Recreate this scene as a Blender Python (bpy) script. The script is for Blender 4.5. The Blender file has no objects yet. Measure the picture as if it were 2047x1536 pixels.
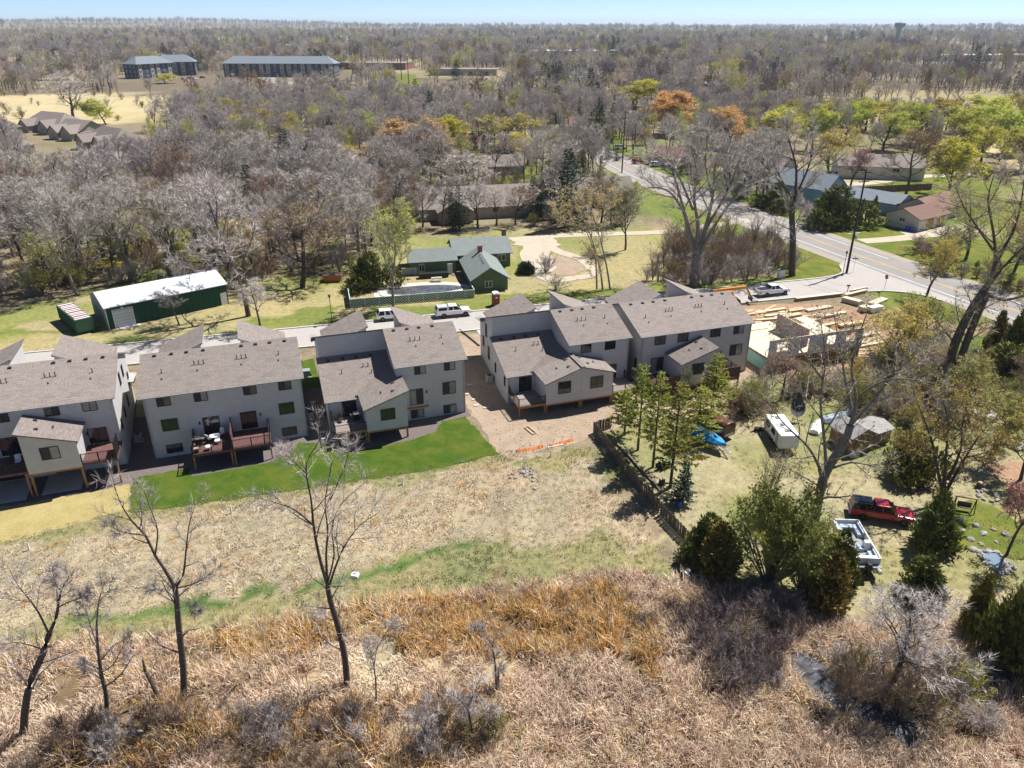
import bpy, bmesh, math, random
import numpy as np
from mathutils import Vector, Matrix
random.seed(7); rng = np.random.default_rng(7)
sc = bpy.context.scene
COL = sc.collection
R = math.radians

# ---------------------------------------------------------------- camera
CAM_H = 44.0; FPX = 1520.0; CX, CY, HZ = 1023.5, 768.0, 48.0
PITCH = math.atan((CY - HZ) / FPX); SP, CP = math.sin(PITCH), math.cos(PITCH)
cam_d = bpy.data.cameras.new('camera'); cam = bpy.data.objects.new('camera', cam_d); COL.objects.link(cam)
cam_d.sensor_width = 36.0; cam_d.lens = 36.0 * FPX / 2047.0
cam_d.clip_start = 1.0; cam_d.clip_end = 40000.0
cam.location = (0, 0, CAM_H); cam.rotation_euler = (math.pi / 2 - PITCH, 0, 0)
sc.camera = cam
# ---------------------------------------------------------------- sky and sun
SUN_AZ, SUN_EL = 38.0, 57.0          # degrees from +X towards +Y, and above the horizon
world = bpy.data.worlds.new('World'); sc.world = world; world.use_nodes = True
wn = world.node_tree.nodes; wl = world.node_tree.links; wn.clear()
wo = wn.new('ShaderNodeOutputWorld'); wb = wn.new('ShaderNodeBackground'); ws = wn.new('ShaderNodeTexSky')
ws.sky_type = 'NISHITA'; ws.sun_disc = False; ws.sun_elevation = R(SUN_EL); ws.sun_rotation = R(90 - SUN_AZ)
ws.altitude = 7000; ws.air_density = 1.0; ws.dust_density = 0.0; ws.ozone_density = 2.2
wb.inputs['Strength'].default_value = 0.078
wl.new(ws.outputs[0], wb.inputs[0]); wl.new(wb.outputs[0], wo.inputs[0])
sun_d = bpy.data.lights.new('sun', 'SUN'); sun_d.energy = 5.0; sun_d.angle = R(0.5); sun_d.color = (1.0, 0.965, 0.915)
sun = bpy.data.objects.new('sun', sun_d); COL.objects.link(sun)
sdir = Vector((math.cos(R(SUN_AZ)) * math.cos(R(SUN_EL)), math.sin(R(SUN_AZ)) * math.cos(R(SUN_EL)), math.sin(R(SUN_EL))))
sun.rotation_euler = sdir.to_track_quat('Z', 'Y').to_euler(); sun.location = (0, 0, 200)
sc.view_settings.view_transform = 'Standard'; sc.view_settings.look = 'None'
sc.view_settings.exposure = 0.80; sc.view_settings.gamma = 1.0; sc.view_settings.use_curve_mapping = False
sc.cycles.max_bounces = 5; sc.cycles.diffuse_bounces = 2; sc.cycles.glossy_bounces = 2; sc.cycles.transparent_max_bounces = 6
sc.cycles.volume_bounces = 0; sc.cycles.transmission_bounces = 3
sc.cycles.caustics_reflective = False; sc.cycles.caustics_refractive = False

# ---------------------------------------------------------------- terrain height
A0 = 18.6; U = np.array([math.cos(R(A0)), math.sin(R(A0))]); N = np.array([-math.sin(R(A0)), math.cos(R(A0))])
O2 = np.array([-39.85, 73.31])
def sst(a, b, x):
    t = np.clip((x - a) / (b - a), 0, 1); return t * t * (3 - 2 * t)
def zt(x, y):
    x = np.asarray(x, float); y = np.asarray(y, float)
    ly = (x - O2[0]) * N[0] + (y - O2[1]) * N[1]
    s = (x - 53.9) * 0.941 + (y - 194.1) * 0.339
    up = np.maximum(sst(2, 12, ly), sst(-26, -8, s))
    z = 1.9 * up - 1.0 * sst(-14, -32, ly) * (1 - sst(-40, -20, s))
    r = np.hypot(x, y); az = x / np.maximum(r, 1)
    z = z + sst(1300, 5000, r) * (6 + 4 * np.sin(x * 0.0021 + 1) + 4 * np.sin(y * 0.0013 + x * 0.0007))
    z = z + sst(3500, 7000, r) * 46 * sst(0.02, -0.42, az)
    return z
def ztf(x, y): return float(zt(x, y))
def ray(px, py):
    a, b = px - CX, py - CY
    return np.array([a, FPX * CP - b * SP, -(FPX * SP + b * CP)])
def at(px, py, z):
    d = ray(px, py); t = (z - CAM_H) / d[2]; return np.array([d[0] * t, d[1] * t, z])
def P(px, py):
    """ground point seen at a place of the plan survey (pixels of the survey photograph)"""
    z = 1.0
    for _ in range(14):
        p = at(px, py, z); z = 0.5 * z + 0.5 * ztf(p[0], p[1])
    p = at(px, py, z); return Vector((p[0], p[1], ztf(p[0], p[1])))
def rise(p, py):
    """height above the ground at p of a point seen on row py"""
    b = py - CY; return CAM_H - p[1] * (FPX * SP + b * CP) / (FPX * CP - b * SP) - ztf(p[0], p[1])

# ---------------------------------------------------------------- object helpers
def tag(o, label=None, cat=None, group=None, kind=None):
    if label: o['label'] = label
    if cat: o['category'] = cat
    if group: o['group'] = group
    if kind: o['kind'] = kind
    return o
def thing(name, label, cat, loc=(0, 0, 0), rz=0.0, group=None, parent=None):
    o = bpy.data.objects.new(name, None); COL.objects.link(o); o.empty_display_size = 0.3
    o.location = loc; o.rotation_euler = (0, 0, rz)
    if parent is not None: o.parent = parent
    return tag(o, label, cat, group)
def link(name, me, parent=None, loc=None, rz=None):
    o = bpy.data.objects.new(name, me); COL.objects.link(o)
    if parent is not None: o.parent = parent
    if loc is not None: o.location = loc
    if rz is not None: o.rotation_euler = (0, 0, rz)
    return o
def copy_tree(o, parent=None):
    c = o.copy(); COL.objects.link(c); c.parent = parent
    for ch in [q for q in o.children]: copy_tree(ch, c)
    return c
class MB:
    """collects shapes and links them as ONE mesh object"""
    def __init__(s): s.v = []; s.f = []; s.m = []; s.mi = 0
    def face(s, pts):
        n = len(s.v); s.v += [tuple(p) for p in pts]; s.f.append(tuple(range(n, n + len(pts)))); s.m.append(s.mi); return s
    def hexa(s, c):      # 8 corners: 4 bottom ccw, 4 top ccw
        n = len(s.v); s.v += [tuple(p) for p in c]
        for f in ((3, 2, 1, 0), (4, 5, 6, 7), (0, 1, 5, 4), (1, 2, 6, 5), (2, 3, 7, 6), (3, 0, 4, 7)):
            s.f.append(tuple(n + i for i in f)); s.m.append(s.mi)
        return s
    def box(s, x0, x1, y0, y1, z0, z1):
        return s.hexa([(x0, y0, z0), (x1, y0, z0), (x1, y1, z0), (x0, y1, z0), (x0, y0, z1), (x1, y0, z1), (x1, y1, z1), (x0, y1, z1)])
    def slab(s, q, th):  # a quad (top, ccw from above) with thickness th downwards
        return s.hexa([(p[0], p[1], p[2] - th) for p in q] + [tuple(p) for p in q])
    def bar(s, a, b, w, h=None):
        a = Vector(a); b = Vector(b); d = (b - a).normalized(); h = h or w
        up = Vector((0, 0, 1)) if abs(d.z) < 0.95 else Vector((1, 0, 0))
        sx = d.cross(up).normalized() * (w / 2); sy = sx.cross(d).normalized() * (h / 2)
        return s.hexa([a - sx - sy, a + sx - sy, b + sx - sy, b - sx - sy, a - sx + sy, a + sx + sy, b + sx + sy, b - sx + sy])
    def prism(s, prof, ax, a, b):   # profile extruded along axis ax ('x': prof=(y,z); 'y': prof=(x,z); 'z': prof=(x,y))
        def mk(p, t):
            return (t, p[0], p[1]) if ax == 'x' else ((p[0], t, p[1]) if ax == 'y' else (p[0], p[1], t))
        n = len(s.v); k = len(prof); s.v += [mk(p, a) for p in prof] + [mk(p, b) for p in prof]
        s.f.append(tuple(range(n, n + k))[::-1]); s.f.append(tuple(range(n + k, n + 2 * k))); s.m += [s.mi] * 2
        for i in range(k):
            j = (i + 1) % k; s.f.append((n + i, n + j, n + k + j, n + k + i)); s.m.append(s.mi)
        return s
    def tube(s, pts, rad, sides=6, cap=True):
        pts = [Vector(p) for p in pts]; n0 = len(s.v); k = len(pts)
        for i, p in enumerate(pts):
            d = (pts[min(i + 1, k - 1)] - pts[max(i - 1, 0)]).normalized()
            up = Vector((0, 0, 1)) if abs(d.z) < 0.9 else Vector((1, 0, 0))
            a = d.cross(up).normalized(); b = a.cross(d); r = rad[i] if hasattr(rad, '__len__') else rad
            for j in range(sides):
                t = 2 * math.pi * j / sides; s.v.append(tuple(p + a * (r * math.cos(t)) + b * (r * math.sin(t))))
        for i in range(k - 1):
            for j in range(sides):
                q = n0 + i * sides + j; w = n0 + i * sides + (j + 1) % sides
                s.f.append((q, w, w + sides, q + sides)); s.m.append(s.mi)
        if cap:
            s.f.append(tuple(n0 + j for j in range(sides))); s.f.append(tuple(n0 + (k - 1) * sides + j for j in range(sides))[::-1]); s.m += [s.mi] * 2
        return s
    def lathe(s, prof, sides=16, c=(0, 0, 0), ax='z'):
        n0 = len(s.v); k = len(prof)
        for (r, h) in prof:
            for j in range(sides):
                t = 2 * math.pi * j / sides; x, y = r * math.cos(t), r * math.sin(t)
                s.v.append((c[0] + x, c[1] + y, c[2] + h) if ax == 'z' else ((c[0] + x, c[1] + h, c[2] + y) if ax == 'y' else (c[0] + h, c[1] + x, c[2] + y)))
        for i in range(k - 1):
            for j in range(sides):
                q = n0 + i * sides + j; w = n0 + i * sides + (j + 1) % sides
                s.f.append((q, w, w + sides, q + sides)); s.m.append(s.mi)
        s.f.append(tuple(n0 + j for j in range(sides))); s.f.append(tuple(n0 + (k - 1) * sides + j for j in range(sides))); s.m += [s.mi] * 2
        return s
    def mesh(s, name, mats, smooth=False, fix=True, bevel=0.0):
        me = bpy.data.meshes.new(name); me.from_pydata(s.v, [], s.f)
        for m in (mats if isinstance(mats, (list, tuple)) else [mats]): me.materials.append(m)
        if max(s.m, default=0) > 0: me.polygons.foreach_set('material_index', s.m)
        if fix or bevel:
            bm = bmesh.new(); bm.from_mesh(me)
            if bevel:
                bmesh.ops.remove_doubles(bm, verts=bm.verts, dist=1e-4)
                bmesh.ops.bevel(bm, geom=bm.edges[:], offset=bevel, segments=2, profile=0.6, affect='EDGES', clamp_overlap=True)
            bmesh.ops.recalc_face_normals(bm, faces=bm.faces); bm.to_mesh(me); bm.free()
        if smooth: me.polygons.foreach_set('use_smooth', [True] * len(me.polygons))
        me.update(); return me
    def build(s, name, mats, parent=None, loc=None, rz=None, smooth=False, fix=True, bevel=0.0):
        return link(name, s.mesh(name, mats, smooth, fix, bevel), parent, loc, rz)

# ---------------------------------------------------------------- materials
def nodes(name):
    m = bpy.data.materials.new(name); m.use_nodes = True; t = m.node_tree; t.nodes.clear()
    out = t.nodes.new('ShaderNodeOutputMaterial'); b = t.nodes.new('ShaderNodeBsdfPrincipled')
    t.links.new(b.outputs[0], out.inputs[0]); return m, t, b
def noise_fac(t, coord, scale, detail=4, lo=0.35, hi=0.65, rough=0.6):
    n = t.nodes.new('ShaderNodeTexNoise'); n.inputs['Scale'].default_value = scale; n.inputs['Detail'].default_value = detail; n.inputs['Roughness'].default_value = rough
    t.links.new(coord, n.inputs['Vector'])
    r = t.nodes.new('ShaderNodeMapRange'); r.inputs[1].default_value = lo; r.inputs[2].default_value = hi
    t.links.new(n.outputs['Fac'], r.inputs[0]); return r.outputs[0], n.outputs['Fac']
def mixc(t, fac, a, b, mode='MIX'):
    x = t.nodes.new('ShaderNodeMix'); x.data_type = 'RGBA'; x.blend_type = mode
    for sock, val in ((x.inputs[0], fac), (x.inputs[6], a), (x.inputs[7], b)):
        if hasattr(val, 'is_linked'): t.links.new(val, sock)
        elif isinstance(val, (int, float)): sock.default_value = val
        else: sock.default_value = (*val, 1)
    return x.outputs[2]
def coord(t, kind='Object'):
    if kind == 'World':
        g = t.nodes.new('ShaderNodeNewGeometry'); return g.outputs['Position']
    c = t.nodes.new('ShaderNodeTexCoord'); return c.outputs[kind]
def bumpit(t, b, h, strength=0.3, dist=0.02):
    n = t.nodes.new('ShaderNodeBump'); n.inputs['Strength'].default_value = strength; n.inputs['Distance'].default_value = dist
    t.links.new(h, n.inputs['Height']); t.links.new(n.outputs[0], b.inputs['Normal'])
def M(name, c1, c2=None, scale=3.0, rough=0.8, metal=0.0, spec=0.3, bump=0.0, fine=0.0, space='Object', rand=0.0, coat=0.0, detail=4):
    m, t, b = nodes(name)
    c2 = c2 or tuple(x * 0.78 for x in c1)
    co = coord(t, space); f, raw = noise_fac(t, co, scale, detail)
    col = mixc(t, f, c1, c2)
    if fine:
        f2, raw2 = noise_fac(t, co, scale * 14, 2, 0.3, 0.7)
        col = mixc(t, f2, col, tuple(x * (1 - fine) for x in c2))
    if rand:
        oi = t.nodes.new('ShaderNodeObjectInfo'); hv = t.nodes.new('ShaderNodeHueSaturation')
        r = t.nodes.new('ShaderNodeMapRange'); r.inputs[3].default_value = 1 - rand; r.inputs[4].default_value = 1 + rand
        t.links.new(oi.outputs['Random'], r.inputs[0]); t.links.new(r.outputs[0], hv.inputs['Value']); t.links.new(col, hv.inputs['Color']); col = hv.outputs[0]
    t.links.new(col, b.inputs['Base Color'])
    b.inputs['Roughness'].default_value = rough; b.inputs['Metallic'].default_value = metal; b.inputs['Specular IOR Level'].default_value = spec
    if coat: b.inputs['Coat Weight'].default_value = coat
    if bump: bumpit(t, b, raw, bump)
    return m
def M_leaf(name, c1, c2, rand=0.25, hue=0.02, trans=0.35, rough=0.7):
    """thin vegetation: two tones inside the crown, each plant a little different, some light passing through"""
    m, t, b = nodes(name)
    oi = t.nodes.new('ShaderNodeObjectInfo'); f, raw = noise_fac(t, coord(t), 0.9, 3)
    col = mixc(t, f, c1, c2); hv = t.nodes.new('ShaderNodeHueSaturation')
    for sock, lo, hi in (('Value', 1 - rand, 1 + rand), ('Hue', 0.5 - hue, 0.5 + hue)):
        r = t.nodes.new('ShaderNodeMapRange'); r.inputs[3].default_value = lo; r.inputs[4].default_value = hi
        src = oi.outputs['Random']
        if sock == 'Hue':
            w = t.nodes.new('ShaderNodeMath'); w.operation = 'MULTIPLY'; w.inputs[1].default_value = 7.31; t.links.new(src, w.inputs[0])
            w2 = t.nodes.new('ShaderNodeMath'); w2.operation = 'FRACT'; t.links.new(w.outputs[0], w2.inputs[0]); src = w2.outputs[0]
        t.links.new(src, r.inputs[0]); t.links.new(r.outputs[0], hv.inputs[sock])
    t.links.new(col, hv.inputs['Color']); t.links.new(hv.outputs[0], b.inputs['Base Color'])
    b.inputs['Roughness'].default_value = rough; b.inputs['Specular IOR Level'].default_value = 0.15
    if trans:
        tr = t.nodes.new('ShaderNodeBsdfTranslucent'); t.links.new(hv.outputs[0], tr.inputs['Color'])
        mx = t.nodes.new('ShaderNodeMixShader'); mx.inputs[0].default_value = trans
        out = [n for n in t.nodes if n.type == 'OUTPUT_MATERIAL'][0]
        t.links.new(b.outputs[0], mx.inputs[1]); t.links.new(tr.outputs[0], mx.inputs[2]); t.links.new(mx.outputs[0], out.inputs[0])
    return m
def M_siding(name, c, pitch=0.21, vertical=False):
    m, t, b = nodes(name); co = coord(t, 'Object'); sx = t.nodes.new('ShaderNodeSeparateXYZ'); t.links.new(co, sx.inputs[0])
    if vertical:
        ad = t.nodes.new('ShaderNodeMath'); ad.operation = 'ADD'; t.links.new(sx.outputs[0], ad.inputs[0]); t.links.new(sx.outputs[1], ad.inputs[1]); src = ad.outputs[0]
    else: src = sx.outputs[2]
    d = t.nodes.new('ShaderNodeMath'); d.operation = 'DIVIDE'; d.inputs[1].default_value = pitch; t.links.new(src, d.inputs[0])
    fr = t.nodes.new('ShaderNodeMath'); fr.operation = 'FRACT'; t.links.new(d.outputs[0], fr.inputs[0])
    ln = t.nodes.new('ShaderNodeMapRange'); ln.inputs[1].default_value = 0.0; ln.inputs[2].default_value = 0.22; ln.inputs[3].default_value = 1.0; ln.inputs[4].default_value = 0.0; t.links.new(fr.outputs[0], ln.inputs[0])
    f, raw = noise_fac(t, co, 1.3, 5)
    col = mixc(t, f, c, tuple(x * 0.9 for x in c)); col = mixc(t, ln.outputs[0], col, tuple(x * 0.55 for x in c))
    t.links.new(col, b.inputs['Base Color']); b.inputs['Roughness'].default_value = 0.75; b.inputs['Specular IOR Level'].default_value = 0.2
    bumpit(t, b, fr.outputs[0], 0.5, 0.03); return m
def M_shingle(name, c, c2, sx=0.34, sy=0.16, swap=False):
    m, t, b = nodes(name); co = coord(t, 'Object')
    if swap:
        mp = t.nodes.new('ShaderNodeMapping'); mp.inputs['Rotation'].default_value = (0, 0, math.pi / 2); t.links.new(co, mp.inputs[0]); co = mp.outputs[0]
    br = t.nodes.new('ShaderNodeTexBrick'); br.inputs['Color1'].default_value = (*c, 1); br.inputs['Color2'].default_value = (*c2, 1)
    br.inputs['Mortar'].default_value = (*[x * 0.45 for x in c2], 1); br.inputs['Scale'].default_value = 1.0; br.inputs['Mortar Size'].default_value = 0.014
    br.inputs['Brick Width'].default_value = sx; br.inputs['Row Height'].default_value = sy; br.inputs['Bias'].default_value = 0.0
    t.links.new(co, br.inputs['Vector']); f, raw = noise_fac(t, co, 0.8, 6, 0.3, 0.7, 0.7)
    col = mixc(t, f, br.outputs[0], tuple(0.5 * (a + d) * 1.12 for a, d in zip(c, c2)))
    f2, r2 = noise_fac(t, co, 9, 2, 0.35, 0.65); col2 = mixc(t, 0.35, col, mixc(t, f2, tuple(x * 1.35 for x in c), tuple(x * 0.6 for x in c2)))
    oi = t.nodes.new('ShaderNodeObjectInfo'); hv = t.nodes.new('ShaderNodeHueSaturation'); mr = t.nodes.new('ShaderNodeMapRange'); mr.inputs[3].default_value = .88; mr.inputs[4].default_value = 1.12
    t.links.new(oi.outputs['Random'], mr.inputs[0]); t.links.new(mr.outputs[0], hv.inputs['Value']); t.links.new(col2, hv.inputs['Color']); col2 = hv.outputs[0]
    t.links.new(col2, b.inputs['Base Color']); b.inputs['Roughness'].default_value = 0.92; b.inputs['Specular IOR Level'].default_value = 0.15
    bumpit(t, b, br.outputs['Fac'], 0.4, -0.02); return m
def M_glass(name, c, rough=0.05, spec=0.7):
    m, t, b = nodes(name); f, raw = noise_fac(t, coord(t, 'World'), 0.7, 3); t.links.new(mixc(t, f, c, tuple(x * 0.55 for x in c)), b.inputs['Base Color'])
    b.inputs['Roughness'].default_value = rough; b.inputs['Specular IOR Level'].default_value = spec; return m

MAT = {}
MAT['siding'] = M_siding('light_grey_lap_siding', (0.545, 0.53, 0.53))
MAT['trim'] = M('grey_trim', (0.40, 0.39, 0.385), rough=0.6)
MAT['shingle'] = M_shingle('greige_shingles', (0.27, 0.23, 0.205), (0.14, 0.12, 0.11), 0.75, 0.26)
MAT['shingle_x'] = M_shingle('greige_shingles_side_slope', (0.27, 0.23, 0.205), (0.14, 0.12, 0.11), 0.75, 0.26, swap=True)
MAT['frame'] = M('dark_bronze_frame', (0.022, 0.020, 0.020), rough=0.45)
MAT['glass'] = M_glass('dark_window_glass', (0.025, 0.027, 0.03))
MAT['blind'] = M_glass('window_glass_with_blind', (0.30, 0.31, 0.31), 0.15, 0.5)
MAT['screen'] = M('insect_screen', (0.05, 0.05, 0.055), rough=0.8)
MAT['cedar'] = M('cedar_post', (0.38, 0.20, 0.08), (0.25, 0.13, 0.05), scale=4)
MAT['redwood'] = M('red_stained_boards', (0.15, 0.072, 0.066), (0.105, 0.052, 0.048), scale=2.5)
MAT['greydeck'] = M('grey_composite_boards', (0.30, 0.255, 0.225), (0.24, 0.20, 0.18), scale=2.5)
MAT['black'] = M('black_metal', (0.018, 0.018, 0.018), rough=0.5)
MAT['vent'] = M('dark_vent_cap', (0.03, 0.028, 0.027), rough=0.6)
MAT['concrete'] = M('pale_concrete', (0.54, 0.515, 0.48), (0.45, 0.43, 0.40), scale=0.6, fine=0.12, bump=0.1, space='World')
MAT['white'] = M('white_paint', (0.78, 0.78, 0.77), (0.68, 0.68, 0.67), scale=2)
MAT['lumber'] = M('fresh_lumber', (0.66, 0.50, 0.32), (0.54, 0.39, 0.23), scale=2.2, rand=0.12)
MAT['osb'] = M('pale_sheathing', (0.66, 0.58, 0.45), (0.56, 0.48, 0.36), scale=1.2, fine=0.1)
MAT['rubber'] = M('tyre_rubber', (0.015, 0.015, 0.015), rough=0.9)
MAT['rim'] = M('alloy_rim', (0.55, 0.55, 0.56), rough=0.3, metal=0.8)
MAT['chrome'] = M('chrome', (0.75, 0.75, 0.76), rough=0.15, metal=1.0)
MAT['carglass'] = M_glass('car_glass', (0.012, 0.014, 0.016), 0.03, 0.8)
MAT['carwhite'] = M('white_car_paint', (0.80, 0.80, 0.80), (0.76, 0.76, 0.76), rough=0.25, coat=0.6, spec=0.5)
MAT['bark'] = M('dark_bark', (0.105, 0.085, 0.07), (0.055, 0.045, 0.038), scale=6, bump=0.4, rand=0.25)
MAT['bark_pale'] = M('pale_bark', (0.26, 0.225, 0.195), (0.15, 0.125, 0.105), scale=5, bump=0.4, rand=0.2)
# ================================================================ ground
def vnoise(x, y, s, seed=0):
    g = np.random.default_rng(seed).random((256, 256)); u = np.asarray(x) / s + 1000.3; v = np.asarray(y) / s + 777.7
    i = np.floor(u).astype(int); j = np.floor(v).astype(int); fu = u - i; fv = v - j
    fu = fu * fu * (3 - 2 * fu); fv = fv * fv * (3 - 2 * fv)
    a = g[i % 256, j % 256]; b = g[(i + 1) % 256, j % 256]; c = g[i % 256, (j + 1) % 256]; d = g[(i + 1) % 256, (j + 1) % 256]
    return (a * (1 - fu) + b * fu) * (1 - fv) + (c * (1 - fu) + d * fu) * fv
def inpoly(x, y, poly):
    x = np.asarray(x, float); y = np.asarray(y, float); r = np.zeros(x.shape, bool); n = len(poly); j = n - 1
    for i in range(n):
        xi, yi = poly[i][0], poly[i][1]; xj, yj = poly[j][0], poly[j][1]
        c = ((yi > y) != (yj > y)) & (x < (xj - xi) * (y - yi) / (yj - yi + 1e-12) + xi); r ^= c; j = i
    return r
def PL(pts): return [(P(*q).x, P(*q).y) for q in pts]
def fray(x, y, a=1.6, s=3.0, seed=3):
    return x + (vnoise(x, y, s, seed) - .5) * 2 * a + (vnoise(x, y, s * .3, seed + 5) - .5) * a, y + (vnoise(x, y, s, seed + 1) - .5) * 2 * a + (vnoise(x, y, s * .3, seed + 6) - .5) * a

xs = np.concatenate([-np.geomspace(95, 16000, 46)[::-1], np.arange(-94, 112, 0.9), np.geomspace(112.5, 16000, 46)])
ys = np.concatenate([np.linspace(-60, 18, 14), np.arange(20, 152, 0.9), np.geomspace(153, 17000, 95)])
gx, gy = np.meshgrid(xs, ys); gz = zt(gx, gy)
near = sst(26, 40, gy) * 0
gz = gz + (vnoise(gx, gy, 2.2, 11) - .5) * 0.10 * sst(-10, -16, (gx - O2[0]) * N[0] + (gy - O2[1]) * N[1])
zone_polys = {}
def zone(name, px): zone_polys[name] = PL(px)
zone('marsh_left', [(-400, 250), (-300, 192), (180, 188), (360, 192), (420, 205), (330, 238), (250, 262), (120, 250), (60, 262), (0, 246), (-200, 270)])
zone('marsh_right', [(1880, 212), (2047, 200), (2400, 205), (2500, 420), (2040, 330), (1960, 300), (1900, 270), (1640, 245), (1480, 232), (1500, 216)])
zone('farm_right', [(1500, 330), (1800, 320), (2050, 380), (2060, 560), (1720, 480), (1600, 420)])
zone('verge_far', [(1160, 290), (1230, 280), (1700, 440), (2047, 560), (2200, 650), (2200, 720), (1800, 610), (1500, 520), (1300, 420)])
zone('green_house_yard', [(430, 600), (560, 545), (700, 560), (760, 500), (860, 470), (1050, 455), (1340, 455), (1330, 560), (1300, 590), (900, 650), (640, 660), (430, 690), (200, 720), (-50, 740), (-60, 640), (130, 590)])
zone('street_strip', [(-40, 660), (300, 660), (660, 610), (1000, 590), (1440, 560), (1720, 540), (1720, 560), (1380, 590), (900, 640), (400, 690), (-40, 730)])
zone('field', [(-60, 1050), (140, 1062), (420, 1010), (720, 965), (1000, 915), (1190, 930), (1260, 1000), (1330, 1090), (1340, 1160), (980, 1110), (600, 1210), (300, 1260), (-60, 1300)])
zone('green_strip', [(-60, 1262), (300, 1222), (560, 1172), (800, 1118), (1000, 1085), (1200, 1075), (1320, 1100), (1350, 1150), (1100, 1165), (850, 1180), (560, 1235), (250, 1290), (-60, 1330)])
zone('green_line', [(130, 1244), (300, 1220), (560, 1174), (720, 1142), (850, 1110), (1000, 1082), (1005, 1088), (855, 1118), (725, 1152), (565, 1186), (302, 1234), (134, 1258)])
zone('ditch_edge', [(-60, 1050), (260, 1018), (560, 975), (1000, 905), (1170, 890), (1220, 930), (1000, 935), (720, 975), (420, 1025), (120, 1075), (-60, 1105)])
zone('wetland', [(-300, 1300), (250, 1290), (560, 1230), (850, 1185), (1100, 1160), (1360, 1150), (1500, 1210), (1640, 1220), (1800, 1250), (2060, 1260), (2300, 1300), (2400, 1900), (-400, 1900)])
zone('right_yard', [(1200, 850), (1380, 830), (1500, 800), (1700, 760), (2060, 800), (2200, 900), (2200, 1240), (2000, 1230), (1700, 1210), (1400, 1130)])
zone('brush', [(1440, 760), (1560, 740), (1800, 640), (1950, 640), (2060, 660), (2100, 860), (1900, 840), (1700, 830), (1480, 830)])
zone('site_bank', [(1740, 600), (1830, 590), (1960, 640), (2047, 690), (1950, 700), (1850, 690), (1790, 650)])
X = gx.ravel(); Y = gy.ravel(); FX, FY = fray(X, Y)
n1 = vnoise(X, Y, 6, 21); n2 = vnoise(X, Y, 1.7, 22); n3 = vnoise(X, Y, 45, 23); n4 = vnoise(X, Y, 15, 24)
def c3(r, g, b): return np.array([r, g, b])
def lerp(a, b, t): return a * (1 - t[:, None]) + b * t[:, None]
wood = lerp(lerp(c3(.19, .15, .115)[None].repeat(len(X), 0), c3(.27, .22, .16)[None], n2), c3(.15, .17, .06)[None], sst(.6, .85, n1))
yard = lerp(lerp(c3(.33, .28, .155)[None].repeat(len(X), 0), c3(.225, .23, .085)[None], sst(.35, .65, n4)), c3(.34, .28, .17)[None], sst(.62, .8, n1))
colr = wood.copy()
far = np.hypot(X, Y) > 420
colr[far] = lerp(c3(.17, .135, .105)[None].repeat(far.sum(), 0), c3(.30, .25, .16)[None], sst(.55, .7, n3[far]))
def put(name, c, fx=FX, fy=FY):
    m = inpoly(fx, fy, zone_polys[name]); colr[m] = c[m] if c.ndim == 2 else c
full = lambda c: np.array(c)[None].repeat(len(X), 0)
tan = lerp(full((.39, .32, .235)), full((.28, .225, .165)), n2)
pale = lerp(full((.50, .41, .27)), full((.42, .34, .20)), n1)
olive = lerp(full((.20, .20, .095)), full((.29, .24, .14)), n2)
green = lerp(full((.105, .16, .03)), full((.19, .20, .065)), n1)
put('marsh_left', pale); put('marsh_right', pale)
put('farm_right', lerp(green, tan, sst(.5, .75, n4)))
put('verge_far', green); put('green_house_yard', yard); put('street_strip', lerp(yard, green, sst(.35, .55, n1)))
put('right_yard', lerp(lerp(full((.33, .285, .185)), full((.255, .235, .12)), sst(.4, .7, n1)), full((.17, .19, .07)), sst(.72, .9, n4)))
put('brush', lerp(full((.22, .165, .115)), full((.24, .23, .11)), sst(.5, .7, n1)))
put('site_bank', lerp(green, full((.33, .24, .15)), sst(.6, .75, n1)))
put('field', tan); put('ditch_edge', lerp(olive, green, sst(.66, .85, n1)))
gs = lerp(full((.085, .15, .04)), olive, sst(.55, .8, n1)); put('green_strip', olive); put('green_line', gs, X + (FX - X) * .45, Y + (FY - Y) * .45)
put('wetland', lerp(lerp(full((.22, .155, .10)), full((.13, .09, .06)), n2), full((.40, .31, .21)), sst(.6, .8, n1)))
gme = bpy.data.meshes.new('ground'); nx, ny = len(xs), len(ys)
gme.vertices.add(nx * ny); gme.vertices.foreach_set('co', np.stack([X, Y, gz.ravel()], 1).ravel())
ii, jj = np.meshgrid(np.arange(nx - 1), np.arange(ny - 1)); q = (jj * nx + ii).ravel()
quad = np.stack([q, q + 1, q + nx + 1, q + nx], 1).astype(np.int32)
gme.loops.add(quad.size); gme.loops.foreach_set('vertex_index', quad.ravel()); gme.polygons.add(len(quad))
gme.polygons.foreach_set('loop_start', np.arange(0, quad.size, 4)); gme.polygons.foreach_set('loop_total', np.full(len(quad), 4))
gme.update(calc_edges=True); gme.polygons.foreach_set('use_smooth', [True] * len(quad))
at_ = gme.color_attributes.new('zone', 'FLOAT_COLOR', 'POINT'); at_.data.foreach_set('color', np.concatenate([colr, np.ones((len(X), 1))], 1).ravel())
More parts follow.
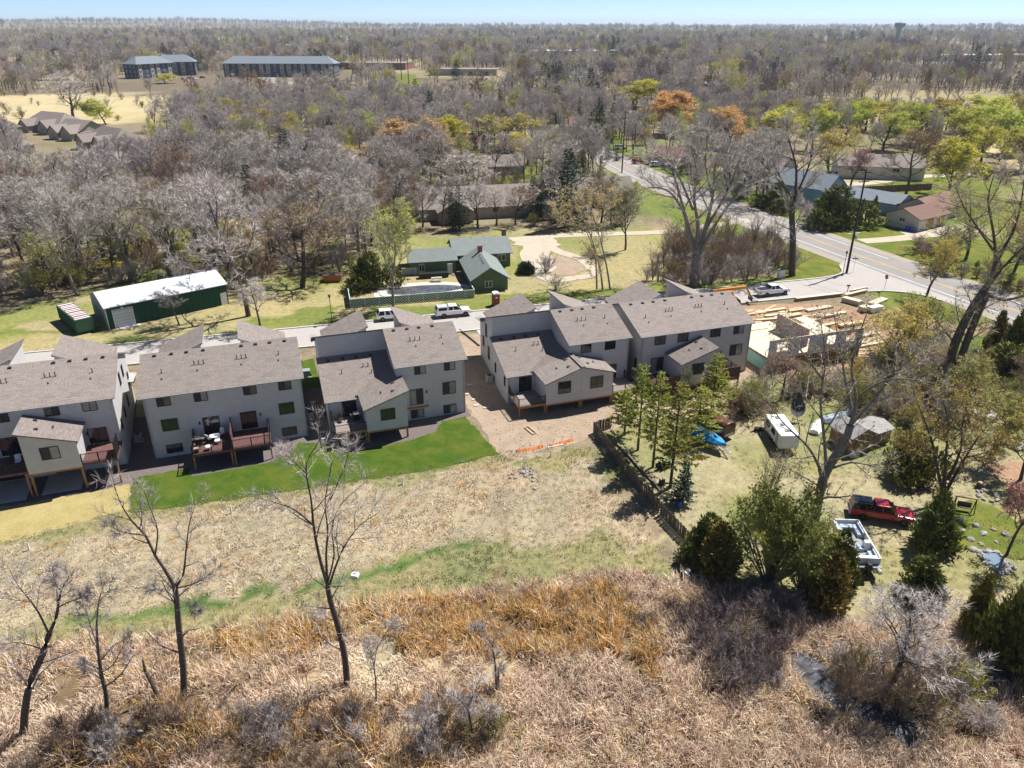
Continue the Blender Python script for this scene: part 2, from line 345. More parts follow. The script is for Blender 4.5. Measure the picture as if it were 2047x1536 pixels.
def M_ground():
    m, t, b = nodes('ground_cover'); a = t.nodes.new('ShaderNodeAttribute'); a.attribute_name = 'zone'; co = coord(t, 'World')
    f, r1 = noise_fac(t, co, 1.1, 6, 0.3, 0.7, 0.75); f2, r2 = noise_fac(t, co, 6.0, 3, 0.3, 0.7, 0.7); f3, r3 = noise_fac(t, co, 0.12, 3, 0.35, 0.65)
    k = mixc(t, f, (1.22, 1.2, 1.15), (0.66, 0.68, 0.66)); k2 = mixc(t, f2, (1.22, 1.2, 1.16), (0.70, 0.72, 0.72)); k3 = mixc(t, f3, (1.1, 1.06, 1.0), (0.88, 0.95, 0.92))
    c = mixc(t, 1.0, mixc(t, 1.0, mixc(t, 1.0, a.outputs['Color'], k, 'MULTIPLY'), k2, 'MULTIPLY'), k3, 'MULTIPLY')
    t.links.new(c, b.inputs['Base Color']); b.inputs['Roughness'].default_value = 1.0; b.inputs['Specular IOR Level'].default_value = 0.05
    bumpit(t, b, r1, 0.6, 0.15); return m
gme.materials.append(M_ground()); tag(link('ground', gme), kind='structure')

def sheet(name, poly, off, mat, res=2.0, structure=True, label=None, zfix=None):
    bm = bmesh.new(); vs = [bm.verts.new((p[0], p[1], 0)) for p in poly]; bm.faces.new(vs)
    x0, x1 = min(p[0] for p in poly), max(p[0] for p in poly); y0, y1 = min(p[1] for p in poly), max(p[1] for p in poly)
    for k in np.arange(math.ceil(x0 / res) * res, x1, res):
        bmesh.ops.bisect_plane(bm, geom=bm.verts[:] + bm.edges[:] + bm.faces[:], plane_co=(k, 0, 0), plane_no=(1, 0, 0))
    for k in np.arange(math.ceil(y0 / res) * res, y1, res):
        bmesh.ops.bisect_plane(bm, geom=bm.verts[:] + bm.edges[:] + bm.faces[:], plane_co=(0, k, 0), plane_no=(0, 1, 0))
    bmesh.ops.triangulate(bm, faces=bm.faces[:])
    for v in bm.verts: v.co.z = (ztf(v.co.x, v.co.y) if zfix is None else zfix) + off
    bmesh.ops.recalc_face_normals(bm, faces=bm.faces)
    if sum(f.normal.z for f in bm.faces) < 0: bmesh.ops.reverse_faces(bm, faces=bm.faces)
    me = bpy.data.meshes.new(name); bm.to_mesh(me); bm.free(); me.materials.append(mat)
    o = link(name, me)
    if structure: o['kind'] = 'structure'
    if label: o['label'] = label
    return o
def frayed(poly, a=0.35, step=0.9, seed=1):
    r = random.Random(seed); out = []
    for i in range(len(poly)):
        p, q = poly[i], poly[(i + 1) % len(poly)]; d = math.hypot(q[0] - p[0], q[1] - p[1]); n = max(1, int(d / step))
        for k in range(n): t = k / n; out.append((p[0] + (q[0] - p[0]) * t + r.uniform(-a, a), p[1] + (q[1] - p[1]) * t + r.uniform(-a, a)))
    return out
def smooth_line(pts, n=8):
    out = []
    for i in range(len(pts) - 1):
        p0 = pts[max(i - 1, 0)]; p1 = pts[i]; p2 = pts[i + 1]; p3 = pts[min(i + 2, len(pts) - 1)]
        for k in range(n):
            t = k / n; out.append(tuple(0.5 * (2 * b + (c - a) * t + (2 * a - 5 * b + 4 * c - d) * t * t + (3 * b - a - 3 * c + d) * t ** 3) for a, b, c, d in zip(p0[:2], p1[:2], p2[:2], p3[:2])))
    out.append(tuple(pts[-1][:2])); return out
def strip_poly(line, w0, w1):
    """polygon along a line from side offset w0 to w1 (positive = left of travel)"""
    L, Rr = [], []
    for i, p in enumerate(line):
        a = line[max(i - 1, 0)]; b = line[min(i + 1, len(line) - 1)]; dx, dy = b[0] - a[0], b[1] - a[1]; d = math.hypot(dx, dy) or 1
        nx_, ny_ = -dy / d, dx / d; L.append((p[0] + nx_ * w1, p[1] + ny_ * w1)); Rr.append((p[0] + nx_ * w0, p[1] + ny_ * w0))
    return Rr, L
POND = []
def ribbon(name, line, w0, w1, off, mat, thick=0.0, structure=True):
    a, b = strip_poly(line, w0, w1); m = MB()
    for i in range(len(a) - 1):
        q = [(*p, ztf(*p) + off) for p in (a[i], a[i + 1], b[i + 1], b[i])]
        if thick: m.slab(q, thick)
        else: m.face(q)
    o = m.build(name, mat)
    if structure: o['kind'] = 'structure'
    return o
def M_lawn(name, c1, c2, warm=(1.75, 1.15, 1.6)):
    m, t, b = nodes(name); co = coord(t, 'World'); f, r = noise_fac(t, co, 0.9, 6, 0.3, 0.7, 0.75); f2, r2 = noise_fac(t, co, 9, 3, 0.3, 0.7)
    c = mixc(t, f, c1, c2); c = mixc(t, 0.45, c, mixc(t, f2, tuple(x * 1.5 for x in c1), tuple(x * 0.55 for x in c2)))
    f3, r3 = noise_fac(t, co, 0.35, 5, 0.42, 0.72, 0.7); c = mixc(t, f3, c, tuple(a * k for a, k in zip(c1, warm)))
    t.links.new(c, b.inputs['Base Color']); b.inputs['Roughness'].default_value = 1.0; b.inputs['Specular IOR Level'].default_value = 0.05; bumpit(t, b, r2, 0.7, 0.06); return m
MAT['lawn'] = M_lawn('fresh_green_turf', (0.062, 0.108, 0.013), (0.026, 0.062, 0.008))
MAT['lawn_tan'] = M_lawn('dormant_tan_turf', (0.35, 0.285, 0.12), (0.25, 0.20, 0.08), (1.1, 1.15, 1.3))
MAT['lawn_far'] = M_lawn('spring_grass', (0.115, 0.150, 0.028), (0.072, 0.104, 0.018))
MAT['gravel'] = M('brown_river_rock', (0.27, 0.22, 0.20), (0.13, 0.105, 0.10), scale=7, fine=0.4, bump=0.8, space='World', rough=0.95)
MAT['dirt'] = M('pale_bare_dirt', (0.43, 0.34, 0.25), (0.31, 0.235, 0.165), scale=0.55, fine=0.25, bump=0.6, space='World', rough=1.0, detail=8)
MAT['redirt'] = M('reddish_bare_dirt', (0.44, 0.29, 0.185), (0.31, 0.19, 0.12), scale=0.5, fine=0.25, bump=0.6, space='World', rough=1.0, detail=8)
MAT['sanddrive'] = M('sandy_gravel_drive', (0.52, 0.46, 0.37), (0.42, 0.36, 0.28), scale=0.5, fine=0.15, bump=0.3, space='World', rough=1.0, detail=8)
MAT['street'] = M('pale_worn_asphalt', (0.42, 0.39, 0.36), (0.36, 0.335, 0.31), scale=0.35, fine=0.1, bump=0.1, space='World', rough=0.95, detail=8)
MAT['road'] = M('grey_worn_asphalt', (0.30, 0.28, 0.265), (0.24, 0.225, 0.215), scale=0.3, fine=0.12, bump=0.1, space='World', rough=0.95, detail=8)
MAT['shoulder'] = M('gravel_shoulder', (0.40, 0.355, 0.30), (0.31, 0.27, 0.22), scale=1.0, fine=0.2, bump=0.3, space='World', rough=1.0)
MAT['yellow'] = M('yellow_road_paint', (0.55, 0.34, 0.06), (0.42, 0.29, 0.09), scale=0.8, space='World')
MAT['whitepaint'] = M('white_road_paint', (0.72, 0.71, 0.69), (0.52, 0.51, 0.49), scale=0.8, space='World')

# ---- main road: straight, then bending away between the trees
main_line = smooth_line([(108, 42), (95.5, 78), (82.2, 115.6), (69.1, 150.8), (53.9, 194.1), (40.5, 238), (29, 290), (10, 345), (-22, 420), (-70, 500), (-140, 590), (-200, 680), (-245, 800), (-280, 1000)], 7)
ribbon('main_road_shoulder', main_line, -7.2, 7.4, 0.05, MAT['shoulder'])
ribbon('main_road', main_line, -5.0, 5.2, 0.056, MAT['road'])
near_part = main_line[:58]
ribbon('centre_line', near_part, 0.10, 0.27, 0.062, MAT['yellow']); ribbon('centre_line', near_part, -0.27, -0.10, 0.062, MAT['yellow'])
ribbon('edge_line', near_part, 3.55, 3.75, 0.062, MAT['whitepaint'])
JC = (66.5, 131.5)
l1 = [p for p in near_part if math.hypot(p[0] - 73, p[1] - 129) > 9]
seg = []
for p in near_part:
    if math.hypot(p[0] - 75.5, p[1] - 133) > 8.5: seg.append(p)
    else:
        if len(seg) > 1: ribbon('edge_line', seg, -3.75, -3.55, 0.062, MAT['whitepaint'])
        seg = []
if len(seg) > 1: ribbon('edge_line', seg, -3.75, -3.55, 0.062, MAT['whitepaint'])
# ---- side street with kerbs
street_far = [(-120, 84.5), (-71.6, 97.9), (-58.1, 101.6), (-35.3, 107.9), (-4.1, 116.6), (30.6, 126.4), (48.2, 131.4), (57.0, 134.0), (60.8, 136.0), (62.6, 139.0), (63.5, 146.0)]
street_near = [(-120, 76.3), (-71.6, 89.8), (-58.1, 93.5), (-35.3, 99.8), (-4.1, 108.5), (30.6, 118.3), (48.2, 123.1), (58.0, 125.6), (64.5, 126.6), (69.2, 125.2), (72.3, 121.5), (76.2, 112.0)]
sf = smooth_line(street_far, 6); sn = smooth_line(street_near, 6)
sheet('street', sn[:-5] + [(76, 118), (70.5, 133), (66, 146)] + sf[::-1][3:], 0.075, MAT['street'], 4.0)
ribbon('kerb', sf[:-4], 0.0, 0.38, 0.2, MAT['concrete'], 0.22); ribbon('kerb', sn[:-6], -0.38, 0.0, 0.2, MAT['concrete'], 0.22)

# ---- plots round the new houses
hl = lambda o, lx, ly: (o[0] + U[0] * lx + N[0] * ly, o[1] + U[1] * lx + N[1] * ly)
W = 16.64
HO = {1: np.array([-42.5, 72.3]) - U * W, 2: O2, 3: np.array([-5.82, 84.7]) - U * W, 4: np.array([-0.5, 86.8]), 5: np.array([32.7, 97.2]) - U * W, 6: np.array([35.3, 96.4])}
front = PL([(-60, 700)])[0]
sheet('rock_bed', [hl(HO[1], -6, -5.3), hl(HO[1], 15.0, -5.0), hl(HO[1], 17.5, -4.2), hl(HO[1], 17.6, -3.4), hl(HO[2], 3.6, -3.3), hl(HO[2], 4.0, -5.2), hl(HO[2], 12.0, -4.9), hl(HO[2], 14.2, -3.3), hl(HO[2], 15.5, -1.4), hl(HO[3], 0.2, -3.0), hl(HO[3], 0.6, -5.4), hl(HO[3], 8.6, -4.9), hl(HO[3], 12.0, -3.8), hl(HO[3], 13.2, -1.6), hl(HO[3], 17.0, -1.2), hl(HO[3], 17.3, 13), hl(HO[1], -6, 13)], 0.018, MAT['gravel'], 1.0)
sheet('dormant_lawn', frayed([hl(HO[1], -14, -5.3), hl(HO[1], 15.0, -5.0), hl(HO[1], 17.5, -4.2), hl(HO[1], 17.6, -6.2), *PL([(258, 1019), (130, 1056), (0, 1087)]), hl(HO[1], -14, -10.8)], 0.22, 0.5), 0.022, MAT['lawn_tan'], 1.0)
sheet('green_lawn', frayed([hl(HO[1], 17.5, -4.2), hl(HO[1], 17.6, -3.4), hl(HO[2], 3.6, -3.3), hl(HO[2], 4.0, -5.2), hl(HO[2], 12.0, -4.9), hl(HO[2], 14.2, -3.3), hl(HO[2], 15.5, -1.4), hl(HO[3], 0.2, -3.0), hl(HO[3], 0.6, -5.4), hl(HO[3], 8.6, -4.9), hl(HO[3], 12.0, -3.8), hl(HO[3], 13.2, -1.6), hl(HO[3], 16.2, -1.2), *PL([(998, 908), (880, 937), (720, 962), (560, 985), (400, 1008), (258, 1026)]), hl(HO[1], 17.6, -6.2)], 0.16, 0.5), 0.024, MAT['lawn'], 1.0)
sheet('front_lawn', [hl(HO[2], 16.8, 9.5), hl(HO[2], 19.2, 9.5), hl(HO[2], 19.2, 18.5), hl(HO[2], 16.8, 18.0)], 0.1, MAT['lawn'], 1.0)
sheet('dormant_front_lawn', [hl(HO[1], 16.8, 8.5), hl(HO[1], 19.4, 8.5), hl(HO[1], 19.4, 19.5), hl(HO[1], 16.8, 19.0)], 0.1, MAT['lawn_tan'], 1.0)
sheet('bare_dirt', frayed([hl(HO[3], 16.9, 20.5), hl(HO[3], 16.9, 13), hl(HO[3], 17.2, -1.2), *PL([(1000, 912), (1040, 922), (1110, 905), (1190, 868), (1260, 850), (1330, 835), (1420, 820), (1470, 790), (1500, 752)]), hl(HO[5], 16.9, -1.8), hl(HO[5], 16.8, 0), hl(HO[4], 17, 4), hl(HO[4], 16.5, 20.2)], 0.25, 1.0), 0.028, MAT['dirt'], 1.0)
MAT['rut'] = M('dark_damp_rut', (0.29, 0.215, 0.15), (0.38, 0.295, 0.21), scale=1.2, fine=.3, bump=.6, space='World', rough=1.0, detail=8)
for k_, (a_, b_) in enumerate((((18.2, 19), (18.9, -3.2)), ((19.9, 19), (20.5, -3.0)), ((21.0, -3.4), (33.0, -5.6)), ((20.6, -4.9), (33.5, -7.2)))):
    ln_ = [(lambda q: (q[0] + random.uniform(-.12, .12), q[1] + random.uniform(-.12, .12)))(hl(HO[3], a_[0] + (b_[0] - a_[0]) * t_, a_[1] + (b_[1] - a_[1]) * t_ + .5 * math.sin(t_ * 5))) for t_ in np.linspace(0, 1, 24)]
    ribbon('tyre_track', ln_, -.16, .16, .034, MAT['rut'])
sheet('building_site_dirt', frayed([hl(HO[5], 16.9, -0.8), hl(HO[6], 3, -1.6), hl(HO[6], 17, -2.5), hl(HO[6], 25, 1.0), hl(HO[6], 29.5, 6.0), hl(HO[6], 28.5, 12), hl(HO[6], 22, 17.6), hl(HO[6], 16, 19.6), hl(HO[6], 2, 20.6), hl(HO[5], 16.7, 20.4)], 0.3, 1.0), 0.032, MAT['redirt'], 1.0)
for i, (h, a, b, l0) in enumerate([(1, 2, 7.2, 21.5), (1, 9.5, 14.6, 20.5), (2, 2, 7.2, 20.6), (2, 9.5, 14.6, 19.4), (3, 2, 7.2, 20.0), (3, 9.5, 14.6, 19.0), (4, 2, 7.2, 19.0), (4, 9.5, 14.6, 18.2), (5, 2, 7.2, 18.0), (5, 9.5, 14.6, 17.2)]):
    sheet('driveway', [hl(HO[h], a, 12.6), hl(HO[h], b, 12.6), hl(HO[h], b, l0 + 2.2), hl(HO[h], a, l0 + 2.6)], 0.09, MAT['concrete'], 3.0)
sheet('patio', [hl(HO[1], -1.5, -4.6), hl(HO[1], 7.6, -4.6), hl(HO[1], 7.6, -0.1), hl(HO[1], -1.5, -0.1)], 0.09, MAT['concrete'], 2.0)
sheet('patio', [hl(HO[1], 8.9, -4.2), hl(HO[1], 12.6, -4.2), hl(HO[1], 12.6, -0.1), hl(HO[1], 8.9, -0.1)], 0.09, MAT['concrete'], 2.0)
# ---- gravel drive and loop of the green house
loop = [(1130 + 62 * math.cos(t), 530 + 27 * math.sin(t)) for t in np.linspace(0, 2 * math.pi, 17)]
loop_w = PL([(1150, 556), (1100, 560), (1068, 535), (1052, 505), (1085, 490), (1120, 505), (1165, 520), (1186, 540), (1178, 552), (1150, 556)])
ribbon('gravel_loop', smooth_line(loop_w, 5), -1.3, 1.3, 0.06, MAT['sanddrive'])
ribbon('gravel_drive', smooth_line(PL([(1040, 492), (1062, 478), (1120, 472), (1230, 468), (1330, 464), (1420, 452), (1500, 440)]), 5), -1.6, 1.6, 0.066, MAT['sanddrive'])
sheet('gravel_forecourt', frayed(PL([(1010, 476), (1100, 470), (1120, 490), (1100, 500), (1112, 535), (1080, 560), (1055, 530), (1042, 490)]), 0.3, 1.5), 0.064, MAT['sanddrive'], 2.0)
sheet('loop_island', frayed(PL([(1082, 528), (1110, 512), (1160, 525), (1172, 540), (1140, 552), (1095, 550)]), 0.3, 1.2), 0.05, MAT['dirt'], 2.0)
# ---- grass on the far side of the main road, farm drives
sheet('roadside_lawn', frayed(PL([(1600, 440), (1640, 452), (1775, 432), (1800, 455), (1770, 478), (1700, 478), (1650, 462)]), 0.5, 2.0), 0.02, MAT['lawn_far'], 3.0)
sheet('roadside_lawn', frayed(PL([(1735, 490), (1850, 478), (1990, 480), (2080, 500), (2080, 600), (1960, 570), (1840, 530)]), 0.5, 2.0), 0.02, MAT['lawn_far'], 3.0)
sheet('roadside_lawn', frayed(PL([(1560, 500), (1620, 505), (1690, 530), (1712, 545), (1640, 557), (1560, 565), (1440, 575), (1350, 585), (1340, 580), (1450, 565), (1580, 548)]), 0.4, 2.0), 0.02, MAT['lawn_far'], 3.0)
sheet('yard_lawn', frayed(PL([(1720, 350), (1880, 345), (2000, 372), (1990, 400), (1880, 400), (1740, 385)]), 0.5, 2.0), 0.02, MAT['lawn_far'], 3.0)
sheet('yard_lawn', frayed(PL([(1910, 410), (2060, 400), (2080, 440), (2000, 450), (1930, 440)]), 0.5, 2.0), 0.02, MAT['lawn_far'], 3.0)
ribbon('driveway', smooth_line(PL([(1722, 483), (1790, 478), (1850, 470), (1900, 455)]), 5), -1.9, 1.9, 0.06, MAT['sanddrive'])
sheet('driveway_apron', PL([(1795, 462), (1870, 455), (1920, 458), (1900, 474), (1820, 476)]), 0.066, MAT['sanddrive'], 3.0)
sheet('mown_verge', frayed(PL([(1775, 588), (1830, 585), (1900, 612), (1970, 640), (1960, 655), (1880, 640), (1800, 610)]), 0.4, 1.5), 0.02, MAT['lawn_far'], 2.0)
ribbon('farm_track', smooth_line(PL([(1660, 372), (1740, 366), (1830, 354), (1950, 350)]), 5), -2.2, 2.2, 0.06, MAT['sanddrive'])
ribbon('cross_road', smooth_line(PL([(1160, 290), (1120, 270), (1060, 262), (980, 270), (900, 262)]), 5), -3.2, 3.2, 0.06, MAT['street'])
for pts in ([(780, 148), (830, 150), (845, 170), (800, 172)], [(930, 208), (1010, 206), (1020, 216), (940, 222)], [(1000, 330), (1080, 325), (1090, 360), (1000, 372)], [(1160, 268), (1240, 262), (1250, 285), (1180, 290)], [(740, 400), (830, 395), (840, 430), (740, 440)]):
    sheet('open_lawn', frayed(PL(pts), 1.0, 4.0), 0.02, MAT['lawn_far'], 12.0)
# ---- pools of open water in the wetland
def M_water():
    m, t, b = nodes('dark_pond_water'); f, r = noise_fac(t, coord(t, 'World'), 1.2, 4); t.links.new(mixc(t, f, (0.12, 0.12, 0.13), (0.045, 0.045, 0.05)), b.inputs['Base Color'])
    b.inputs['Roughness'].default_value = 0.12; b.inputs['Specular IOR Level'].default_value = 0.6; f2, r2 = noise_fac(t, coord(t, 'World'), 3, 3); bumpit(t, b, r2, 0.06, 0.02); return m
MAT['water'] = M_water()
POND.append(PL([(1578, 1300), (1618, 1306), (1664, 1336), (1704, 1386), (1792, 1410), (1855, 1436), (1864, 1484), (1818, 1505), (1765, 1465), (1685, 1430), (1615, 1384), (1585, 1352)])); POND.append(PL([(1930, 1345), (2065, 1330), (2065, 1375), (1955, 1377)]))
sheet('pond', frayed(PL([(1580, 1305), (1615, 1310), (1660, 1340), (1700, 1390), (1790, 1415), (1850, 1440), (1860, 1480), (1820, 1500), (1770, 1460), (1690, 1425), (1620, 1380), (1590, 1350)]), 0.2, 0.8, 5), 0.06, MAT['water'], 2.0)
sheet('pond', frayed(PL([(1935, 1350), (2060, 1335), (2060, 1370), (1960, 1372)]), 0.2, 0.8, 6), 0.06, MAT['water'], 2.0)
sheet('shaded_patch', frayed(PL([(1880, 1010), (1960, 1000), (2060, 1060), (2050, 1120), (1900, 1090), (1860, 1040)]), 0.4, 1.0), 0.055, MAT['lawn_far'], 1.5)
sheet('brick_dirt', frayed(PL([(1970, 930), (2060, 920), (2060, 985), (2010, 970)]), 0.3, 1.0), 0.056, MAT['redirt'], 1.5)
# ================================================================ the new twin homes
_wc = {}
def window(parent, w, h, loc, rz=0.0, panes=('screen', 'glass'), name='window', fr='frame', t=0.06, mull=True):
    key = (round(w, 2), round(h, 2), fr, t, mull)
    if key not in _wc:
        m = MB(); m.box(-w / 2, w / 2, -.06, .02, 0, t).box(-w / 2, w / 2, -.06, .02, h - t, h).box(-w / 2, -w / 2 + t, -.06, .02, t, h - t).box(w / 2 - t, w / 2, -.06, .02, t, h - t)
        if mull: m.box(-t * .5, t * .5, -.06, .02, t, h - t)
        p = MB().face([(0, -.025, 0), (1, -.025, 0), (1, -.025, 1), (0, -.025, 1)])
        _wc[key] = m.mesh(name, MAT[fr])
    o = link(name, _wc[key], parent, loc, rz)
    ws = [(-w / 2 + t, -t * .5), (t * .5, w / 2 - t)] if mull else [(-w / 2 + t, w / 2 - t)]
    for (a, b), pm in zip(ws, panes):
        k2 = (round(a, 2), round(b, 2), round(h, 2), pm)
        if k2 not in _wc: _wc[k2] = MB().face([(a, -.025, t), (b, -.025, t), (b, -.025, h - t), (a, -.025, h - t)]).mesh('pane', MAT[pm], fix=False)
        link('pane', _wc[k2], o)
    return o
def railing(parent, segs, z, h=1.0, mat='black'):
    m = MB()
    for (a, b) in segs:
        a3 = Vector((*a, z)); b3 = Vector((*b, z)); L = (b3 - a3).length; d = (b3 - a3) / L
        m.bar(a3 + Vector((0, 0, h)), b3 + Vector((0, 0, h)), .09, .05).bar(a3 + Vector((0, 0, .1)), b3 + Vector((0, 0, .1)), .05)
        for k in range(int(L / .125) + 1): p = a3 + d * (k * .125); m.bar(p + Vector((0, 0, .1)), p + Vector((0, 0, h)), .022)
        for k in range(int(round(L / 1.9)) + 1):
            p = a3 + d * (L * k / max(1, int(round(L / 1.9)))); m.bar(p + Vector((0, 0, -.2)), p + Vector((0, 0, h + .05)), .10)
    return m.build('railing', MAT[mat], parent, fix=False)
def deck(parent, x0, x1, y0, z, base, floor='redwood', rim=None, rails=(), posts=(), y1=-0.02):
    m = MB(); n = int((y1 - y0) / .15)
    for k in range(n): m.box(x0, x1, y0 + k * .15, y0 + k * .15 + .144, z - .03, z)
    o = m.build('deck', MAT[floor], parent, fix=False)
    MB().box(x0, x1, y0 - .03, y0 + .06, z - .30, z - .004).box(x0, x0 + .06, y0 + .06, y1, z - .30, z - .032).box(x1 - .06, x1, y0 + .06, y1, z - .30, z - .032).box((x0 + x1) / 2 - .04, (x0 + x1) / 2 + .04, y0 + .06, y1, z - .28, z - .032).build('rim_joist', MAT[rim or floor], o)
    for (px, py) in posts: MB().box(px - .08, px + .08, py - .08, py + .08, base - .1, z - .30).build('post', MAT['cedar'], o)
    if rails: railing(o, rails, z)
    return o
def pipe(parent, x, y, z, h=.45):
    key = 'pipe%.2f' % h
    if key not in _wc: _wc[key] = MB().lathe([(.11, -.06), (.10, .03), (.045, .05), (.045, h), (.07, h), (.07, h + .05)], 8).mesh('vent_pipe', MAT['vent'])
    return link('vent_pipe', _wc[key], parent, (x, y, z))
def rvent(parent, x, y, z):
    if 'rvent' not in _wc:
        _wc['rvent'] = MB().hexa([(-.2, -.18, -.12), (.2, -.18, -.12), (.2, .18, .02), (-.2, .18, .02), (-.17, -.14, .10), (.17, -.14, .10), (.17, .14, .15), (-.17, .14, .15)]).mesh('roof_vent', MAT['vent'])
    return link('roof_vent', _wc['rvent'], parent, (x, y, z))
RID, DEP = 6.6, 12.2; EAV, RZ, FEV = 7.72, 10.0, 7.9; LEAV, LTOP = 4.5, 7.25
SL = (RZ - EAV) / RID
def slope_z(y): return EAV + SL * y
LSL = (LTOP - LEAV) / RID
def twin_home(i, dz, label, low_left=False):
    o = thing('twin_home', label, 'house', (HO[i][0], HO[i][1], dz), R(A0), 'grey twin homes in a row along the street')
    b = -1.2 - dz; mid = W / 2
    full = [(0, b), (DEP, b), (DEP, FEV - .12), (RID, RZ - .12), (0, EAV - .12)]
    low = [(0, b), (DEP, b), (DEP, FEV - .12), (RID, RZ - .12), (RID, LTOP - .12), (0, LEAV - .12)]
    m = MB()
    if low_left: m.prism(low, 'x', 0, mid - .001); m.prism(full, 'x', mid, W)
    else: m.prism(full, 'x', 0, W)
    # entrance blocks with single-pitch tops, low at the outer ends
    for (xa, xb) in ((1.3, 6.1), (W - 1.3, W - 6.1)):
        m.prism([(xa, 6.5), (xb, 6.5), (xb, 10.22), (xa, 8.2)], 'y', RID + .5, DEP + .9)
    m.prism([(-.0, 3.5), (1.2, 3.5), (1.2, 6.2), (0, 6.2)], 'y', DEP, DEP + 1.2) if False else None
    m.build('wall', MAT['siding'], o)
    # corner boards
    for x in (0, W):
        hgt = (LEAV if (low_left and x == 0) else EAV) - .25
        MB().box(x - .015 if x == 0 else x - .09, x + .09 if x == 0 else x + .015, -.018, .09, b, hgt).build('corner_board', MAT['trim'], o)
    ov, th = .28, .15
    r = MB()
    xs0, xs1 = (-.35, W + .35)
    xl = mid - .3 if low_left else xs0
    r.slab([(xl, -ov, slope_z(-ov) + .05), (xs1, -ov, slope_z(-ov) + .05), (xs1, RID + .02, RZ + .06), (xl, RID + .02, RZ + .06)], th)
    r.slab([(xs0, RID - (.35 if low_left else -.021), RZ + .05 + (.14 if low_left else 0)), (xs1 if not low_left else xl - .002, RID - (.35 if low_left else -.021), RZ + .05 + (.14 if low_left else 0)), (xs1 if not low_left else xl - .002, DEP + ov, FEV - .1), (xs0, DEP + ov, FEV - .1)], th)
    if low_left:
        r.slab([(xl, RID + .021, RZ + .055), (xs1, RID + .021, RZ + .055), (xs1, DEP + ov, FEV - .1), (xl, DEP + ov, FEV - .1)], th)
        r.slab([(xs0, -ov, LEAV - ov * LSL + .05), (mid - .001, -ov, LEAV - ov * LSL + .05), (mid - .001, RID - .001, LTOP + .05), (xs0, RID - .001, LTOP + .05)], th)
    ro = r.build('roof', MAT['shingle'], o)
    gx = [1.2, 3.0, 4.6, 6.4, 10.6, 12.2, 13.8, 15.5] if not low_left else [9.3, 11.0, 12.5, 14.2]
    for x in gx: rvent(ro, x, RID - .55, RZ - .55 * SL + .06)
    pp = [(2.0, 3.2), (5.4, 3.9), (5.9, 3.9), (6.4, 3.9), (10.0, 4.0), (10.5, 4.0), (11.0, 4.0), (14.6, 3.9), (2.0, 2.2), (5.7, 2.9), (10.4, 3.0), (14.5, 2.9)] if not low_left else [(10.9, 3.9), (11.5, 3.9), (12.1, 3.9), (14.8, 3.8), (11.4, 2.9), (14.7, 2.7)]
    for k, (x, y) in enumerate(pp): pipe(ro, x, y, slope_z(y) + .05, .42 if y > 3.1 else .10)
    if low_left:
        for (x, y) in ((2.3, 3.7), (5.0, 4.3), (5.6, 4.3), (5.8, 3.2)): pipe(ro, x, y, LEAV + LSL * y + .05, .4)
        for x in (1.0, 2.8, 4.4, 6.2): rvent(ro, x, RID - .7, LTOP - .7 * LSL + .05)
    e = MB()
    for s_, (xa, xb) in enumerate(((.9, 6.35), (W - .9, W - 6.35))):
        qa = (10.38 - 8.15) / 5.0
        za, zb = 10.42 - abs(6.35 - .9) * .42, 10.42
        q = [(xa, RID + .55, za), (xb, RID + .55, zb), (xb, DEP + 1.5, zb), (xa, DEP + 1.5, za)]
        e.slab(q if xb > xa else [q[1], q[0], q[3], q[2]], .18)
    e.build('entrance_roof', MAT['shingle_x'], o)
    for xg0, xg1, ze in (((-.35, mid - .31, LEAV - ov * LSL), (mid - .3, W + .35, slope_z(-ov))) if low_left else ((-.35, W + .35, slope_z(-ov)),)):
        MB().box(xg0, xg1, -ov - .11, -ov - .004, ze - .10, ze + .02).build('gutter', MAT['trim'], o)
    for xd in (.12, W - .12): MB().box(xd - .04, xd + .04, -.10, -.02, .1, (LEAV if low_left and xd < 1 else EAV) - .3).build('downspout', MAT['trim'], o)
    # entrance canopy seen past the gable ends
    MB().slab([(-.55, DEP - 2.6, 8.55 - .2), (.2, DEP - 2.6, 8.55), (.2, DEP + .3, 8.2), (-.55, DEP + .3, 8.0)], .12).build('eave_return', MAT['trim'], o)
    MB().slab([(W - .2, DEP - 2.2, 5.0), (W + .7, DEP - 2.2, 4.85), (W + .7, DEP + .6, 4.85), (W - .2, DEP + .6, 5.0)], .14).build('eave_return', MAT['trim'], o)
    # front face: garage doors, entrance doors and windows towards the street
    for x in (3.9, W - 3.9):
        g = MB().box(x - 2.4, x + 2.4, DEP + .9, DEP + .94, 2.0 - dz, 4.2 - dz).build('garage_door', MAT['white'], o)
    return o
def side_windows(o, spec):
    for (y, z, w, h, side) in spec:
        window(o, w, h, (W if side > 0 else 0, y, z), R(90) if side > 0 else R(-90), ('glass', 'screen'))
